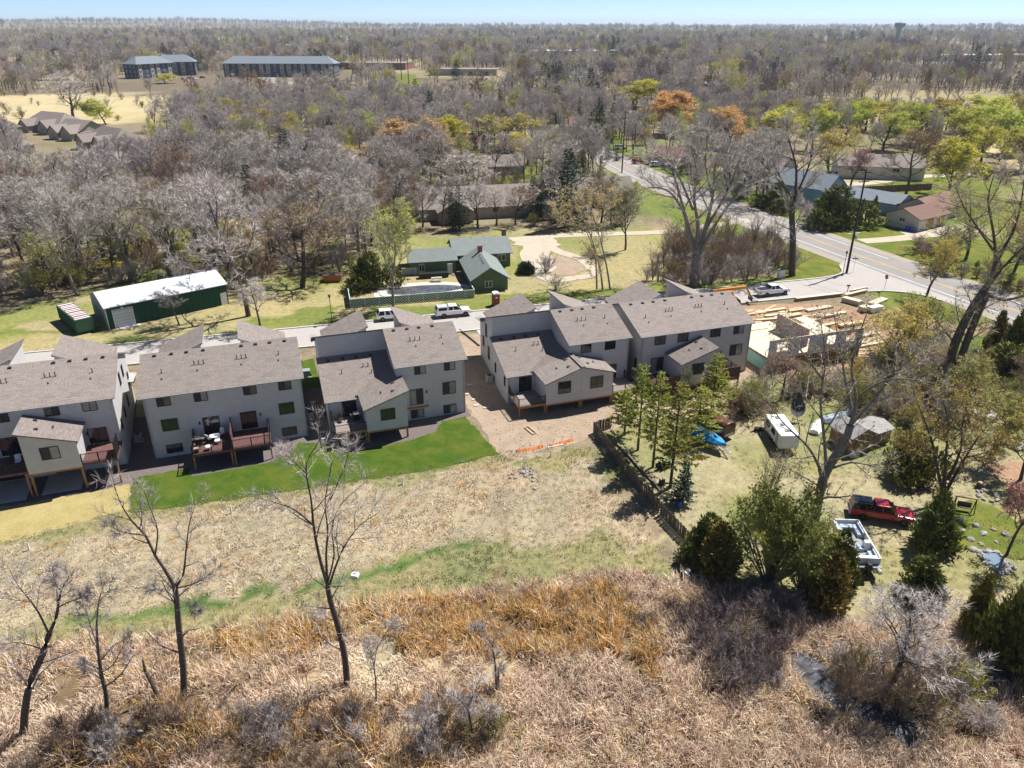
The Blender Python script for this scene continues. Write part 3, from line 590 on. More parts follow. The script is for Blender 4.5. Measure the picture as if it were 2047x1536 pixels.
def ext(o, x0, x1, z0, zl, zr, y0=-4.1, yback=None, name='rear_extension', roof=True, posts=True, base=0.0):
    w = MB().prism([(x0, z0), (x1, z0), (x1, zr - .1), (x0, zl - .1)], 'y', y0, -.001).build(name, MAT['siding'], o)
    yb = yback or (-.02, -.02); ovl = .28; k = (zr - zl) / (x1 - x0)
    if roof:
        r = MB().slab([(x0 - ovl, y0 - .35, zl - k * ovl + .08), (x1 + ovl, y0 - .35, zr + k * ovl + .08), (x1 + ovl, yb[1], zr + k * ovl + .08), (x0 - ovl, yb[0], zl - k * ovl + .08)], .15).build('extension_roof', MAT['shingle_x'], w)
        for fx, fy in ((.8, -1.0), (.72, -2.9), (.45, -1.9), (.45, -2.2)):
            xx = x0 + (x1 - x0) * (fx if zr > zl else 1 - fx); rvent(r, xx, fy, zl + k * (xx - x0) + .06) if fx > .6 else pipe(r, xx, fy, zl + k * (xx - x0) + .07, .1)
    if posts:
        for px in (x0 + .12, x1 - .12): MB().box(px - .1, px + .1, y0 + .08, y0 + .28, base - .1, z0).build('post', MAT['cedar'], w)
    MB().box(x0 + .02, x1 - .02, y0 + .02, -.02, z0 - .22, z0 - .002).build('floor_joist', MAT['cedar'], w)
    return w
def lamp_wall(o, x, z, y=-.02):
    return MB().box(x - .06, x + .06, y - .14, y, z, z + .3).box(x - .085, x + .085, y - .17, y, z + .28, z + .33).build('wall_lamp', MAT['black'], o)
def privacy(o, x, y0, y1, z, h, mat='redwood', along='y'):
    m = MB(); n = int(abs(y1 - y0) / .16)
    for k in range(n):
        t = y0 + (y1 - y0) * k / n; d = (y1 - y0) / n * .92
        (m.box(x - .03, x + .03, min(t, t + d), max(t, t + d), z, z + h) if along == 'y' else m.box(min(t, t + d), max(t, t + d), x - .03, x + .03, z, z + h))
    for t in (y0, y1): (m.box(x - .06, x + .06, t - .06, t + .06, z - .3, z + h + .1) if along == 'y' else m.box(t - .06, t + .06, x - .06, x + .06, z - .3, z + h + .1))
    return m.build('privacy_screen', MAT[mat], o)
UPW = [(2.03, 6.3), (5.83, 6.3), (11.0, 6.3), (14.8, 6.3)]
# --- house 1, cut by the picture edge
h1 = twin_home(1, 0.6, 'grey twin home with a tan dormant lawn and concrete patios behind it')
for (x, z), pn in zip([(6.2, 6.35), (10.85, 6.35), (14.4, 6.35), (2.0, 6.35)], [('glass', 'screen'), ('glass', 'screen'), ('blind', 'blind'), ('glass', 'glass')]): window(h1, 1.42, 1.18, (x, 0, z), 0, pn)
window(h1, 1.85, 2.08, (14.5, 0, 2.2), 0, ('glass', 'glass'), 'patio_door'); lamp_wall(h1, 13.5, 3.6)
w1 = ext(h1, 8.4, 13.3, 2.05, 6.75, 5.2, base=-.6); window(w1, 1.72, 1.4, (10.78, -4.1, 3.45), 0, ('screen', 'blind'))
d1 = deck(h1, 13.3, 16.62, -4.05, 2.42, -.6, rails=[((13.35, -4.0), (16.5, -4.0))], posts=[(16.45, -3.95)]); privacy(d1, 16.56, -4.0, -1.9, 2.42, 1.75, 'black')
d1b = deck(h1, 1.2, 8.35, -4.05, 2.42, -.6, rails=[((1.2, -4.0), (8.3, -4.0))], posts=[(8.1, -3.95), (1.4, -3.95)])
window(h1, 1.85, 2.08, (6.2, 0, 2.5), 0, ('glass', 'glass'), 'patio_door')
for x in (10.8, 5.5): window(h1, 2.4, 1.9, (x, 0, -.45), 0, ('glass', 'glass'), 'patio_door')
side_windows(h1, [(8.4, 6.35, .85, 1.45, 1), (6.0, 6.35, .85, 1.5, 1), (10.7, 4.2, .8, 1.7, 1), (7.6, 2.9, .9, 1.5, 1), (4.6, 2.9, .6, 1.3, 1), (1.7, 2.9, .6, 1.3, 1)])
# --- house 2
h2 = twin_home(2, 0.0, 'grey twin home with two side-by-side red decks and a full-width rear roof')
for (x, z), pn in zip(UPW, [('screen', 'glass'), ('screen', 'blind'), ('screen', 'glass'), ('screen', 'glass')]): window(h2, 1.42, 1.2, (x, 0, z), 0, pn)
window(h2, 1.7, 1.45, (2.17, 0, 3.25), 0, ('glass', 'glass')); window(h2, 1.7, 1.45, (14.65, 0, 3.25), 0, ('glass', 'glass'))
window(h2, 1.7, 1.08, (2.13, 0, .45), 0, ('glass', 'glass')); window(h2, 1.7, 1.08, (14.62, 0, .45), 0, ('glass', 'glass'))
window(h2, 1.75, 2.15, (6.4, 0, 2.1), 0, ('glass', 'glass'), 'patio_door'); window(h2, 1.75, 2.15, (10.4, 0, 2.1), 0, ('glass', 'glass'), 'patio_door'); lamp_wall(h2, 5.2, 3.5); lamp_wall(h2, 11.7, 3.5)
d2 = deck(h2, 4.3, 8.38, -4.2, 2.05, 0, rails=[((4.35, -4.15), (8.3, -4.15)), ((4.35, -4.15), (4.35, -.1))], posts=[(4.4, -4.1), (8.25, -4.1)])
d2b = deck(h2, 8.42, 12.5, -4.2, 2.05, 0, rails=[((8.5, -4.15), (12.4, -4.15)), ((12.42, -4.15), (12.42, -.1))], posts=[(8.56, -4.1), (12.38, -4.1)]); privacy(d2b, 8.44, -4.1, -.1, 2.05, 1.75, 'redwood')
side_windows(h2, [(3, 3.2, .8, 1.4, -1), (7, 6.2, .8, 1.4, -1)])
# --- house 3
h3 = twin_home(3, -0.28, 'grey twin home with one low rear roof and a cedar ledger board but no deck', True)
window(h3, 1.36, 1.2, (11.15, 0, 6.3), 0, ('screen', 'blind')); window(h3, 1.36, 1.2, (14.8, 0, 6.3), 0, ('screen', 'blind'))
window(h3, 1.65, 1.65, (14.65, 0, 3.12), 0, ('screen', 'blind')); window(h3, 1.65, 1.15, (14.65, 0, .5), 0, ('screen', 'blind')); window(h3, 1.65, 1.15, (10.55, 0, .5), 0, ('screen', 'blind'))
window(h3, 1.65, 2.1, (10.55, 0, 2.3), 0, ('blind', 'screen'), 'patio_door'); lamp_wall(h3, 11.8, 3.7)
MB().box(8.7, 12.0, -.06, -.002, 1.8, 2.08).build('ledger_board', MAT['cedar'], h3)
MB().box(11.75, 11.9, -.05, -.002, 2.45, 2.6).build('outlet_box', MAT['trim'], h3)
w3 = ext(h3, 3.85, 8.62, 1.82, 4.75, 6.35, yback=(-.1, -.1), base=.28); window(w3, 1.68, 1.45, (6.35, -4.1, 3.0), 0, ('glass', 'glass'))
MB().hexa([(3.3, -.13, 4.5), (8.31, -.13, 6.1), (8.31, 4.6, 6.1), (3.3, .35, 4.5), (3.3, -.13, 4.67), (8.31, -.13, 6.33), (8.31, 4.6, 6.33), (3.3, .35, 4.67)]).build('valley_roof', MAT['shingle_x'], h3)
d3 = deck(h3, .25, 3.84, -4.0, 2.1, .28, 'greydeck', 'cedar', rails=[((.3, -3.95), (3.8, -3.95)), ((.3, -3.95), (.3, -.1))], posts=[(.4, -3.9), (3.7, -3.9)])
window(h3, 1.7, 2.05, (2.45, 0, 2.12), 0, ('glass', 'glass'), 'patio_door')
# --- house 4
h4 = twin_home(4, -0.45, 'grey twin home with a gabled pair of rear extensions standing over bare dirt', True)
window(h4, 1.45, 1.15, (10.55, 0, 6.2), 0, ('glass', 'glass')); window(h4, 1.5, 1.15, (13.95, 0, 6.2), 0, ('glass', 'glass'))
window(h4, 1.7, 2.05, (2.3, 0, 2.0), 0, ('glass', 'glass'), 'patio_door'); window(h4, 1.7, 2.05, (14.2, 0, 2.0), 0, ('glass', 'glass'), 'patio_door')
w4 = ext(h4, 3.6, 8.29, 1.78, 4.72, 6.3, yback=(-.1, -.1), base=.45); window(w4, 1.7, 1.6, (6.0, -4.1, 3.0), 0, ('glass', 'glass'))
w4b = ext(h4, 8.31, 12.6, 1.78, 6.3, 5.05, yback=(-.02, -.02), base=.45); window(w4b, 1.75, 1.6, (10.35, -4.1, 3.1), 0, ('glass', 'glass'))
MB().hexa([(3.05, -.13, 4.46), (8.31, -.13, 6.1), (8.31, 4.6, 6.1), (3.05, .3, 4.46), (3.05, -.13, 4.63), (8.31, -.13, 6.35), (8.31, 4.6, 6.35), (3.05, .3, 4.63)]).build('valley_roof', MAT['shingle_x'], h4)
d4 = deck(h4, .05, 3.59, -4.05, 2.0, .45, 'greydeck', 'cedar', rails=[((.1, -4.0), (3.5, -4.0)), ((.1, -4.0), (.1, -.1))], posts=[(.15, -3.95), (3.45, -3.95)])
d4b = deck(h4, 12.62, 16.3, -4.05, 2.0, .45, 'greydeck', 'cedar', rails=[((12.7, -4.0), (16.2, -4.0)), ((16.22, -4.0), (16.22, -.1))], posts=[(12.75, -3.95), (16.15, -3.95)])
side_windows(h4, [(9.3, 6.2, .8, 1.9, -1), (8.2, 3.4, .8, 1.9, -1), (5.2, 2.7, .55, 1.4, -1), (1.3, 2.5, .55, 1.3, -1), (10.6, 4.4, .7, 1.5, -1)])
# --- house 5
h5 = twin_home(5, -0.35, 'grey twin home with red stained privacy panels beside the timber building site')
for (x, z), pn in zip([(2.67, 6.15), (6.08, 6.15), (11.0, 6.2), (14.65, 6.2)], [('glass', 'glass'), ('glass', 'glass'), ('glass', 'screen'), ('screen', 'blind')]): window(h5, 1.6, 1.25, (x, 0, z), 0, pn)
window(h5, 1.95, 1.6, (14.6, 0, 3.05), 0, ('screen', 'blind')); window(h5, 1.85, 1.95, (2.5, 0, 2.4), 0, ('blind', 'glass'), 'patio_door'); lamp_wall(h5, 12.2, 3.6)
w5 = ext(h5, 3.8, 8.55, 1.9, 4.95, 6.5, base=.35); window(w5, 1.8, 1.55, (6.2, -4.1, 3.15), 0, ('glass', 'screen'))
d5 = deck(h5, .3, 3.79, -4.05, 2.1, .35, 'redwood', rails=[((.35, -4.0), (.35, -.1))], posts=[(.4, -3.95)]); privacy(d5, -4.0, 1.3, 3.78, .55, 2.7, 'redwood', 'x')
d5b = deck(h5, 8.57, 12.8, -4.05, 2.1, .35, 'redwood', posts=[(12.7, -3.95)], rails=[((12.75, -4.0), (12.75, -.1))]); privacy(d5b, -4.0, 8.6, 12.7, 1.4, 1.9, 'redwood', 'x')
side_windows(h5, [(6.4, 6.0, .8, 1.9, -1), (8.2, 3.0, .9, 1.9, -1), (4.7, 3.4, .8, 1.5, -1), (1.3, 2.7, .6, 1.4, -1)])
# things on the decks
def loc_on(i, x, y, z): q = hl(HO[i], x, y); return (q[0], q[1], z)
def grill(i, x, y, z, label):
    o = thing('barbecue_grill', label, 'grill', loc_on(i, x, y, z), R(A0), 'grills on the decks')
    MB().box(-.35, .35, -.25, .25, .45, .85).build('firebox', MAT['black'], o); MB().prism([(-.25, .86), (.25, .86), (.22, 1.05), (.08, 1.16), (-.08, 1.16), (-.22, 1.05)], 'x', -.34, .34).build('lid', MAT['chrome'], o)
    MB().box(-.65, -.36, -.22, .22, .8, .84).box(.36, .65, -.22, .22, .8, .84).build('side_shelf', MAT['rim'], o); MB().box(-.33, .33, -.23, .23, 0, .44).build('cabinet', MAT['black'], o)
grill(2, 4.95, -2.2, 2.05, 'dark gas grill with shiny lid on the red deck beside the patio table')
grill(3, 3.0, -1.3, 1.82, 'dark gas grill on the grey deck tucked beside the rear extension')
def chair(i, x, y, z, rz, label, col='white'):
    o = thing('patio_chair', label, 'chair', loc_on(i, x, y, z), rz, 'chairs on the decks')
    MB().box(-.27, .27, -.27, .27, .38, .43).build('seat', MAT[col], o); MB().hexa([(-.27, .22, .44), (.27, .22, .44), (.27, .27, .44), (-.27, .27, .44), (-.27, .36, 1.0), (.27, .36, 1.0), (.27, .41, 1.0), (-.27, .41, 1.0)]).build('backrest', MAT[col], o)
    for a in (-.24, .24):
        for b in (-.24, .24): MB().box(a - .02, a + .02, b - .02, b + .02, 0, .38).build('leg', MAT['black'], o)
for k, (x, y, a) in enumerate([(6.1, -1.7, 2.6), (7.2, -1.0, -.4), (6.9, -2.4, .3)]): chair(2, x, y, 2.05, a, 'white patio chair at the small table on the red deck')
chair(3, 1.3, -1.2, 1.82, .8, 'dark patio chair on the small grey deck', 'frame'); chair(1, 7.2, -2.2, 3.02, .4, 'white patio chair on the dark shaded deck', 'white'); chair(1, 6.6, -1.0, 3.02, 2.8, 'dark patio chair in the shade by the sliding door', 'frame')
t_ = thing('patio_table', 'small white patio table among chairs on the red deck', 'table', loc_on(2, 6.6, -1.75, 2.05)); MB().lathe([(.5, .68), (.52, .71), (.5, .73)], 16).build('table_top', MAT['white'], t_); MB().lathe([(.25, 0), (.04, .06), (.04, .68)], 10).build('pedestal', MAT['black'], t_)
t_ = thing('side_table', 'low round white side table by the deck railing', 'table', loc_on(2, 6.0, -3.6, 2.05)); MB().lathe([(.33, .44), (.34, .46), (.33, .48)], 14).build('table_top', MAT['white'], t_); MB().lathe([(.2, 0), (.03, .05), (.03, .44)], 8).build('pedestal', MAT['black'], t_)
t_ = thing('planter_box', 'brown square planter box in the corner of the red deck', 'planter', loc_on(2, 4.75, -3.7, 2.05), R(A0)); MB().hexa([(-.22, -.22, 0), (.22, -.22, 0), (.22, .22, 0), (-.22, .22, 0), (-.28, -.28, .5), (.28, -.28, .5), (.28, .28, .5), (-.28, .28, .5)]).build('box', MAT['redwood'], t_); MB().box(-.24, .24, -.24, .24, .49, .51).build('soil', MAT['dirt'], t_)
def ac_unit(i, x, y, label):
    q = hl(HO[i], x, y); o = thing('air_conditioner', label, 'air conditioner', (q[0], q[1], ztf(*q) + .05), R(A0), 'air conditioners beside the houses')
    MB().box(-.4, .4, -.4, .4, .08, .85).build('casing', MAT['trim'], o, bevel=.03); MB().lathe([(.33, .86), (.33, .89), (.1, .91)], 14).build('fan_grille', MAT['black'], o); MB().box(-.48, .48, -.48, .48, -.05, .08).build('pad', MAT['concrete'], o)
ac_unit(1, 17.4, 4.6, 'grey air conditioner in the dark gap beside the lit gable wall'); ac_unit(4, -.65, 6.0, 'black-topped air conditioner against the wall above the bare dirt gap')
ac_unit(3, -.8, 4.2, 'grey air conditioner in the shaded gap next to the low roofed house'); ac_unit(2, 17.3, 4.0, 'grey air conditioner in the shaded gap next to the wide roofed house')
t_ = thing('utility_cabinet', 'green utility cabinet standing on the small front lawn patch', 'utility box', (*hl(HO[2], 17.7, 13.0), ztf(*hl(HO[2], 17.7, 13.0)) + .1), R(A0))
MAT['cabinet'] = M('pale_green_enamel', (.25, .33, .29), rough=.5); MB().box(-.55, .55, -.45, .45, 0, .75).build('cabinet', MAT['cabinet'], t_, bevel=.04); MB().box(-.6, .6, -.5, .5, .751, .82).build('lid', MAT['cabinet'], t_); MB().box(-.7, .7, -.6, .6, -.1, 0).build('pad', MAT['concrete'], t_)

# ================================================================ the timber-framed building site
MAT['wrap'] = M('printed_house_wrap', (.66, .64, .70), (.55, .54, .62), scale=1.5, fine=.15)
MAT['teal'] = M('teal_insulated_sheathing', (.22, .42, .35), (.30, .50, .43), scale=1.5)
MAT['purple'] = M('purple_gypsum_board', (.36, .30, .58), (.30, .25, .50), scale=2)
s6 = thing('unfinished_house', 'half-built house of fresh timber with a white floor deck and printed wall wrap', 'house', (HO[6][0], HO[6][1], 0.45), R(A0))
L6 = 15.8; F6 = 1.85
st = MB()
for x in np.arange(0, L6 + .01, .4): st.box(x - .02, x + .02, .02, .15, 0, F6 - .33)
st.box(-.05, L6 + .05, 0, .16, -.1, .0).box(0, L6, .01, .155, F6 - .32, F6 - .26)
st.build('stud_wall', MAT['lumber'], s6)
jo = MB()
for x in np.arange(.1, L6, .4): jo.box(x - .025, x + .025, .02, DEP, F6 - .26, F6 - .03)
jo.box(0, L6, -.02, .019, F6 - .25, F6 - .031) if False else None
jo.build('floor_joists', MAT['lumber'], s6)
kk = 0
for ix in range(7):
    for iy in range(5):
        if (ix in (4, 5) and iy == 4) or (ix == 0 and iy >= 3) : continue
        x0 = ix * L6 / 7; y0 = iy * 2.44
        MB().box(x0 + .01, x0 + L6 / 7 - .01, max(y0, .16) + .01, y0 + 2.42, F6 - .028, F6 + .002 * ((ix + iy) % 2)).build('floor_panel', MAT['osb'], s6)
MB().box(-.06, -.001, .17, DEP, -.3, F6 - .30).build('teal_side_wall', MAT['teal'], s6); sd = MB()
for y in np.arange(.2, DEP, .4): sd.box(-.08, .10, y - .02, y + .02, F6 - .29, F6 - .03)
sd.build('end_joists', MAT['lumber'], s6)
MB().box(L6, L6 + .06, .17, DEP, -.3, F6 - .30).build('teal_side_wall', MAT['teal'], s6)
# wrapped rear wall of the storey going up, in panels round the window openings
H6 = 2.45; op = [(1.3, 3.1, .75, 2.05), (5.1, 6.5, 0, 2.1), (9.6, 11.0, .75, 2.05), (12.9, 14.5, .75, 2.05)]
edges = sorted({0.0, L6} | {a for o_ in op for a in o_[:2]} | {4.0, 8.0})
for a, b in zip(edges[:-1], edges[1:]):
    hole = [o_ for o_ in op if o_[0] <= a + .01 and o_[1] >= b - .01]
    if hole:
        if hole[0][2] > 0: MB().box(a + .004, b - .004, -.012, 0, F6, F6 + hole[0][2]).build('wrapped_panel', MAT['wrap'], s6)
        MB().box(a + .004, b - .004, -.012, 0, F6 + hole[0][3], F6 + H6).build('wrapped_panel', MAT['wrap'], s6)
    else: MB().box(a + .004, b - .004, -.012, 0, F6 - .3, F6 + H6).build('wrapped_panel', MAT['wrap'], s6)
ws = MB()
for x in np.arange(0.05, L6, .4):
    if not any(a < x < b for a, b, _, _ in op): ws.box(x - .02, x + .02, .002, .13, F6 + .05, F6 + H6 - .05)
ws.box(0, L6, .002, .13, F6 + .004, F6 + .05).box(0, L6, -.012, .13, F6 + H6 + .001, F6 + H6 + .09).build('upper_stud_wall', MAT['lumber'], s6)
# party wall with purple board between the studs
MB().box(7.9, 7.93, 1.8, 9.2, F6 + .02, F6 + 2.5).build('purple_board', MAT['purple'], s6)
pw = MB()
for y in np.arange(1.8, 9.21, .4): pw.box(7.78, 7.899, y - .02, y + .02, F6 + .02, F6 + 2.5)
pw.box(7.76, 7.95, 1.75, 9.25, F6 + 2.501, F6 + 2.59).build('party_wall_studs', MAT['lumber'], s6)
for a, b in (((6.0, 4.4, F6 + .05), (7.8, 4.6, F6 + 1.9)), ((6.0, 7.2, F6 + .05), (7.8, 7.0, F6 + 1.9)), ((1.0, 1.9, F6), (.5, .14, F6 + 1.8)), ((9.5, -1.6, -.4), (9.4, -.02, F6 + 1.4)), ((3.6, 2.0, F6), (3.4, .14, F6 + 1.7))):
    MB().bar(a, b, .05, .12).build('brace', MAT['lumber'], s6)
fr6 = MB().box(0.9, 6.8, 9.5, 9.62, F6, F6 + .1)
for x in (1.0, 2.2, 3.4): fr6.box(x, x + .9, 9.9, 12.0, F6 - .6, F6 - .5)
fr6.build('floor_framing', MAT['lumber'], s6)
def board(p, L, w, h, rz, label, group, mat='lumber', z=0.0, name='lumber_stack', n=1):
    g = thing(name, label, 'lumber', (p[0], p[1], ztf(p[0], p[1]) + .07 + z), rz, group)
    for k in range(n): MB().box(-L / 2, L / 2, -w / 2, w / 2, k * h / n, (k + 1) * h / n - .012).build('board' if h / n < .3 else 'bundle', MAT[mat], g)
    return g
rb = random.Random(5)
# loose stacks between the frame and the street
spots = [(-1.0, 14.2, 6, .35), (1.5, 15.6, 7, .3), (4.5, 14.4, 5, .25), (-.5, 12.9, 5, .22), (2.8, 13.2, 4.5, .3), (6.2, 13.0, 4.0, .2), (10.2, 13.2, 5.5, .35), (13.5, 13.6, 5, .3), (15.8, 11.4, 4.4, .3), (17.8, 9.8, 4.6, .35), (18.3, 7.6, 4.8, .3), (17.6, 6.0, 4.2, .25), (18.6, 4.4, 4.6, .3), (12.2, 14.8, 4.2, .2), (8.0, 16.3, 6.5, .25), (9.3, 10.6, 4.6, .3), (-.8, 16.6, 5, .25), (21.0, 12.2, 5.2, .35), (22.3, 9.4, 4.8, .3), (20.4, 15.0, 5.0, .3), (23.2, 6.4, 4.4, .25), (21.2, 3.4, 4.6, .3), (5.6, 17.4, 6, .3), (12.4, 16.6, 5.6, .3), (15.6, 15.4, 5, .3)]
for (x, y, L, h) in spots:
    board(hl(HO[6], x, y), L, rb.uniform(.45, 1.1), h, R(A0 + rb.uniform(-6, 6)), 'stack of pale boards lying on the dirt of the building site', 'board stacks on the building site', rb.choice(['lumber', 'osb', 'osb']), n=rb.choice([2, 3]))
for k in range(48):
    x, y = (rb.uniform(-.5, 20), rb.uniform(12.4, 18.5)) if k % 3 else (rb.uniform(16.2, 25), rb.uniform(0, 14))
    board(hl(HO[6], x, y), rb.uniform(1.5, 4.2), rb.uniform(.16, .34), .07, R(A0 + rb.uniform(-35, 35)), 'single loose plank lying on the building site dirt', 'loose planks on the building site', name='plank')
def truss_stack(px, L, rz, label, n=5):
    p = P(*px); g = thing('truss_stack', label, 'lumber', (p.x, p.y, p.z + .08), rz, 'floor truss stacks by the kerb')
    for k in range(n):
        m = MB(); y = (k - n / 2) * .11; m.box(-L / 2, L / 2, y, y + .09, 0, .05).box(-L / 2, L / 2, y, y + .09, .42, .47)
        q = int(L / .6)
        for j in range(q): a = -L / 2 + L * j / q; b = a + L / q; m.bar((a, y + .045, .05), ((a + b) / 2, y + .045, .42), .06).bar(((a + b) / 2, y + .045, .42), (b, y + .045, .05), .06)
        m.build('truss', MAT['lumber'], g, fix=False)
    MB().box(-L / 2, L / 2, -n * .055, n * .055, .475, .50).build('top_board', MAT['osb'], g)
truss_stack((1636, 597), 9.2, R(17), 'long stack of open web floor trusses lying along the street kerb', 7)
truss_stack((1710, 590), 5.6, R(30), 'shorter stack of floor trusses beside the mailbox', 6)
truss_stack((1716, 583), 4.2, R(28), 'orange banded trusses stacked behind the shorter truss stack', 4)
board(P(1702, 607), 3.0, 1.2, .75, R(-50), 'tall strapped bundle of sheathing at the edge of the building site', None, 'osb', n=6, name='sheathing_bundle')
board(P(1755, 605), 4.4, 1.3, .3, R(40), 'pale roof trusses laid flat on the green verge', None, 'osb', n=3)
for (px, L, lab) in (((1748, 622), 2.6, 'white plastic wrapped pallet beside the green verge'), ((1728, 622), 1.8, 'small pale pallet load next to the white wrapped pallet')):
    p = P(*px); g = thing('wrapped_pallet', lab, 'pallet', (p.x, p.y, p.z + .06), R(25)); MB().box(-L / 2, L / 2, -.6, .6, .14, .8).build('load', MAT['white'] if L > 2 else MAT['osb'], g, bevel=.08)
    pm = MB();
    for k in range(3): pm.box(-L / 2, L / 2, -.55 + k * .5, -.45 + k * .5, 0, .13)
    pm.build('pallet', MAT['lumber'], g)
# ================================================================ other buildings
MAT['roof_grey'] = M_shingle('grey_brown_shingles', (0.24, 0.205, 0.185), (0.17, 0.145, 0.13), 1.0, 0.45)
MAT['roof_green'] = M_shingle('grey_green_shingles', (0.20, 0.225, 0.215), (0.15, 0.17, 0.165), 0.6, 0.3)
MAT['roof_brown'] = M_shingle('brown_shingles', (0.23, 0.14, 0.115), (0.17, 0.105, 0.085), 0.8, 0.4)
MAT['roof_slate'] = M_shingle('blue_grey_shingles', (0.19, 0.22, 0.25), (0.15, 0.17, 0.195), 1.0, 0.5)
MAT['green_siding'] = M_siding('sage_green_lap_siding', (0.12, 0.17, 0.085), 0.22)
MAT['tan_wall'] = M_siding('tan_siding', (0.40, 0.35, 0.29), 0.3)
MAT['grey_wall'] = M_siding('grey_siding', (0.34, 0.34, 0.34), 0.3)
MAT['cream_wall'] = M_siding('cream_siding', (0.62, 0.60, 0.55), 0.3)
MAT['blue_wall'] = M_siding('pale_blue_siding', (0.28, 0.45, 0.62), 0.3)
MAT['brick'] = M('red_brick', (0.30, 0.14, 0.10), (0.20, 0.09, 0.07), scale=6)
MAT['shed_green'] = M_siding('dark_green_ribbed_steel', (0.022, 0.085, 0.055), 0.9, True)
MAT['shed_pale'] = M_siding('pale_green_grey_steel', (0.33, 0.36, 0.33), 0.9, True)
MAT['shed_roof'] = M('white_steel_roof', (0.60, 0.615, 0.63), (0.50, 0.52, 0.54), scale=.5, rough=.45)
MAT['tarp'] = M('blue_tarp', (0.02, 0.22, 0.55), (0.015, 0.17, 0.45), scale=2, rough=.5, bump=.5)
MAT['door_white'] = M_siding('white_sectional_door', (0.66, 0.67, 0.68), 0.5)
def gable(o, cx, cy, L, D, h, rise_, ang=0.0, wall='cream_wall', roof='roof_grey', ov=.4, hip=0.0, base=-.4, z0=0.0, wins=(), wh=1.2, name=''):
    """one gabled or hipped block, ridge along its length"""
    ca, sa = math.cos(ang), math.sin(ang)
    loc = (cx, cy, z0)
    w = MB().prism([(-D / 2, base), (D / 2, base), (D / 2, h)] + ([(0, h + rise_ - .05)] if not hip else []) + [(-D / 2, h)], 'x', -L / 2, L / 2).build('wall', MAT[wall], o, loc, ang)
    k = rise_ / (D / 2); e = h - k * ov + .06; t = h + rise_ + .06; l2 = L / 2 + ov; d2 = D / 2 + ov; hp = hip
    r = MB()
    if hip:
        a, b, c, d = (-l2, -d2, e), (l2, -d2, e), (l2, d2, e), (-l2, d2, e); m1, m2 = (-l2 + hp, 0, t), (l2 - hp, 0, t)
        r.face([a, b, m2, m1]).face([b, c, m2]).face([c, d, m1, m2]).face([d, a, m1]).face([(*q[:2], q[2] - .16) for q in (d, c, b, a)])
        for p, q in ((a, b), (b, c), (c, d), (d, a)): r.face([(*p[:2], p[2] - .16), (*q[:2], q[2] - .16), q, p])
    else:
        r.slab([(-l2, -d2, e), (l2, -d2, e), (l2, 0, t), (-l2, 0, t)], .15); r.slab([(-l2, 0.001, t), (l2, 0.001, t), (l2, d2, e), (-l2, d2, e)], .15)
    ro = r.build('roof', MAT[roof], o, loc, ang)
    for (x, side, ww) in wins:
        if side in ('f', 'b'):
            y = -D / 2 if side == 'f' else D / 2; yy = y; lx, ly, rz = x, y, ang + (0 if side == 'f' else math.pi)
        else:
            lx, ly, rz = (-L / 2 if side == 'l' else L / 2), x, ang + (R(-90) if side == 'l' else R(90))
        window(o, ww, wh, (cx + ca * lx - sa * ly, cy + sa * lx + ca * ly, z0 + h - wh - .5), rz, ('glass', 'glass'), 'window', 'white', .08)
    return w, ro
def chimney(o, x, y, z0, z1, w=.8): 
    c = MB().box(x - w / 2, x + w / 2, y - w / 2 * .8, y + w / 2 * .8, z0, z1).box(x - w / 2 - .06, x + w / 2 + .06, y - w * .4 - .06, y + w * .4 + .06, z1, z1 + .15).build('chimney', MAT['brick'], o)
    return c
# --- green steel shed with a white roof
sh_o = Vector((-61.3, 108.2, ztf(-61.3, 108.2))); sa_ = math.atan2(120 - 108.2, -47.1 + 61.3); SHL, SHD, SHH = 18.5, 8.8, 3.45
sh = thing('steel_shed', 'long dark green steel shed with a white metal roof and white roller door', 'shed', sh_o, sa_)
MB().box(0, SHL, -.02, .06, -.3, SHH).build('front_wall', MAT['shed_green'], sh); MB().box(0, SHL, SHD - .06, SHD, -.3, SHH).build('rear_wall', MAT['shed_green'], sh)
for x, mm in ((0, 'shed_pale'), (SHL - .08, 'shed_green')): MB().prism([(.061, -.3), (SHD - .061, -.3), (SHD - .061, SHH), (SHD / 2, SHH + 1.35), (.061, SHH)], 'x', x, x + .08).build('gable_wall', MAT[mm], sh)
rib = MB()
for x in np.arange(.3, SHL, .3):
    if not .7 < x < 4.0: rib.box(x - .03, x + .03, -.05, -.021, -.2, SHH - .1)
rib.build('wall_rib', MAT['shed_green'], sh)['kind'] = 'stuff'
for sgn in (0, 1):
    y0, y1 = (-.25, SHD / 2) if sgn == 0 else (SHD + .25, SHD / 2 + .001)
    q = [(-.2, y0, SHH + .02), (SHL + .2, y0, SHH + .02), (SHL + .2, y1, SHH + 1.45), (-.2, y1, SHH + 1.45)]
    MB().slab(q if sgn == 0 else [q[1], q[0], q[3], q[2]], .1).build('roof_slope', MAT['shed_roof'], sh)
MB().slab([(11.0, SHD / 2 - .1, SHH + 1.47), (18.6, SHD / 2 - .1, SHH + 1.47), (18.6, SHD / 2 + 1.2, SHH + 1.12), (11.0, SHD / 2 + 1.2, SHH + 1.12)], .03).build('roof_tarp', MAT['tarp'], sh)
g_ = MB().box(.95, 3.75, -.09, -.022, 0, 2.75).build('roller_door', MAT['door_white'], sh); MB().box(.85, .95, -.11, -.022, 0, 2.85).box(3.75, 3.85, -.11, -.022, 0, 2.85).box(.85, 3.85, -.11, -.022, 2.85, 2.95).build('door_frame', MAT['white'], g_)
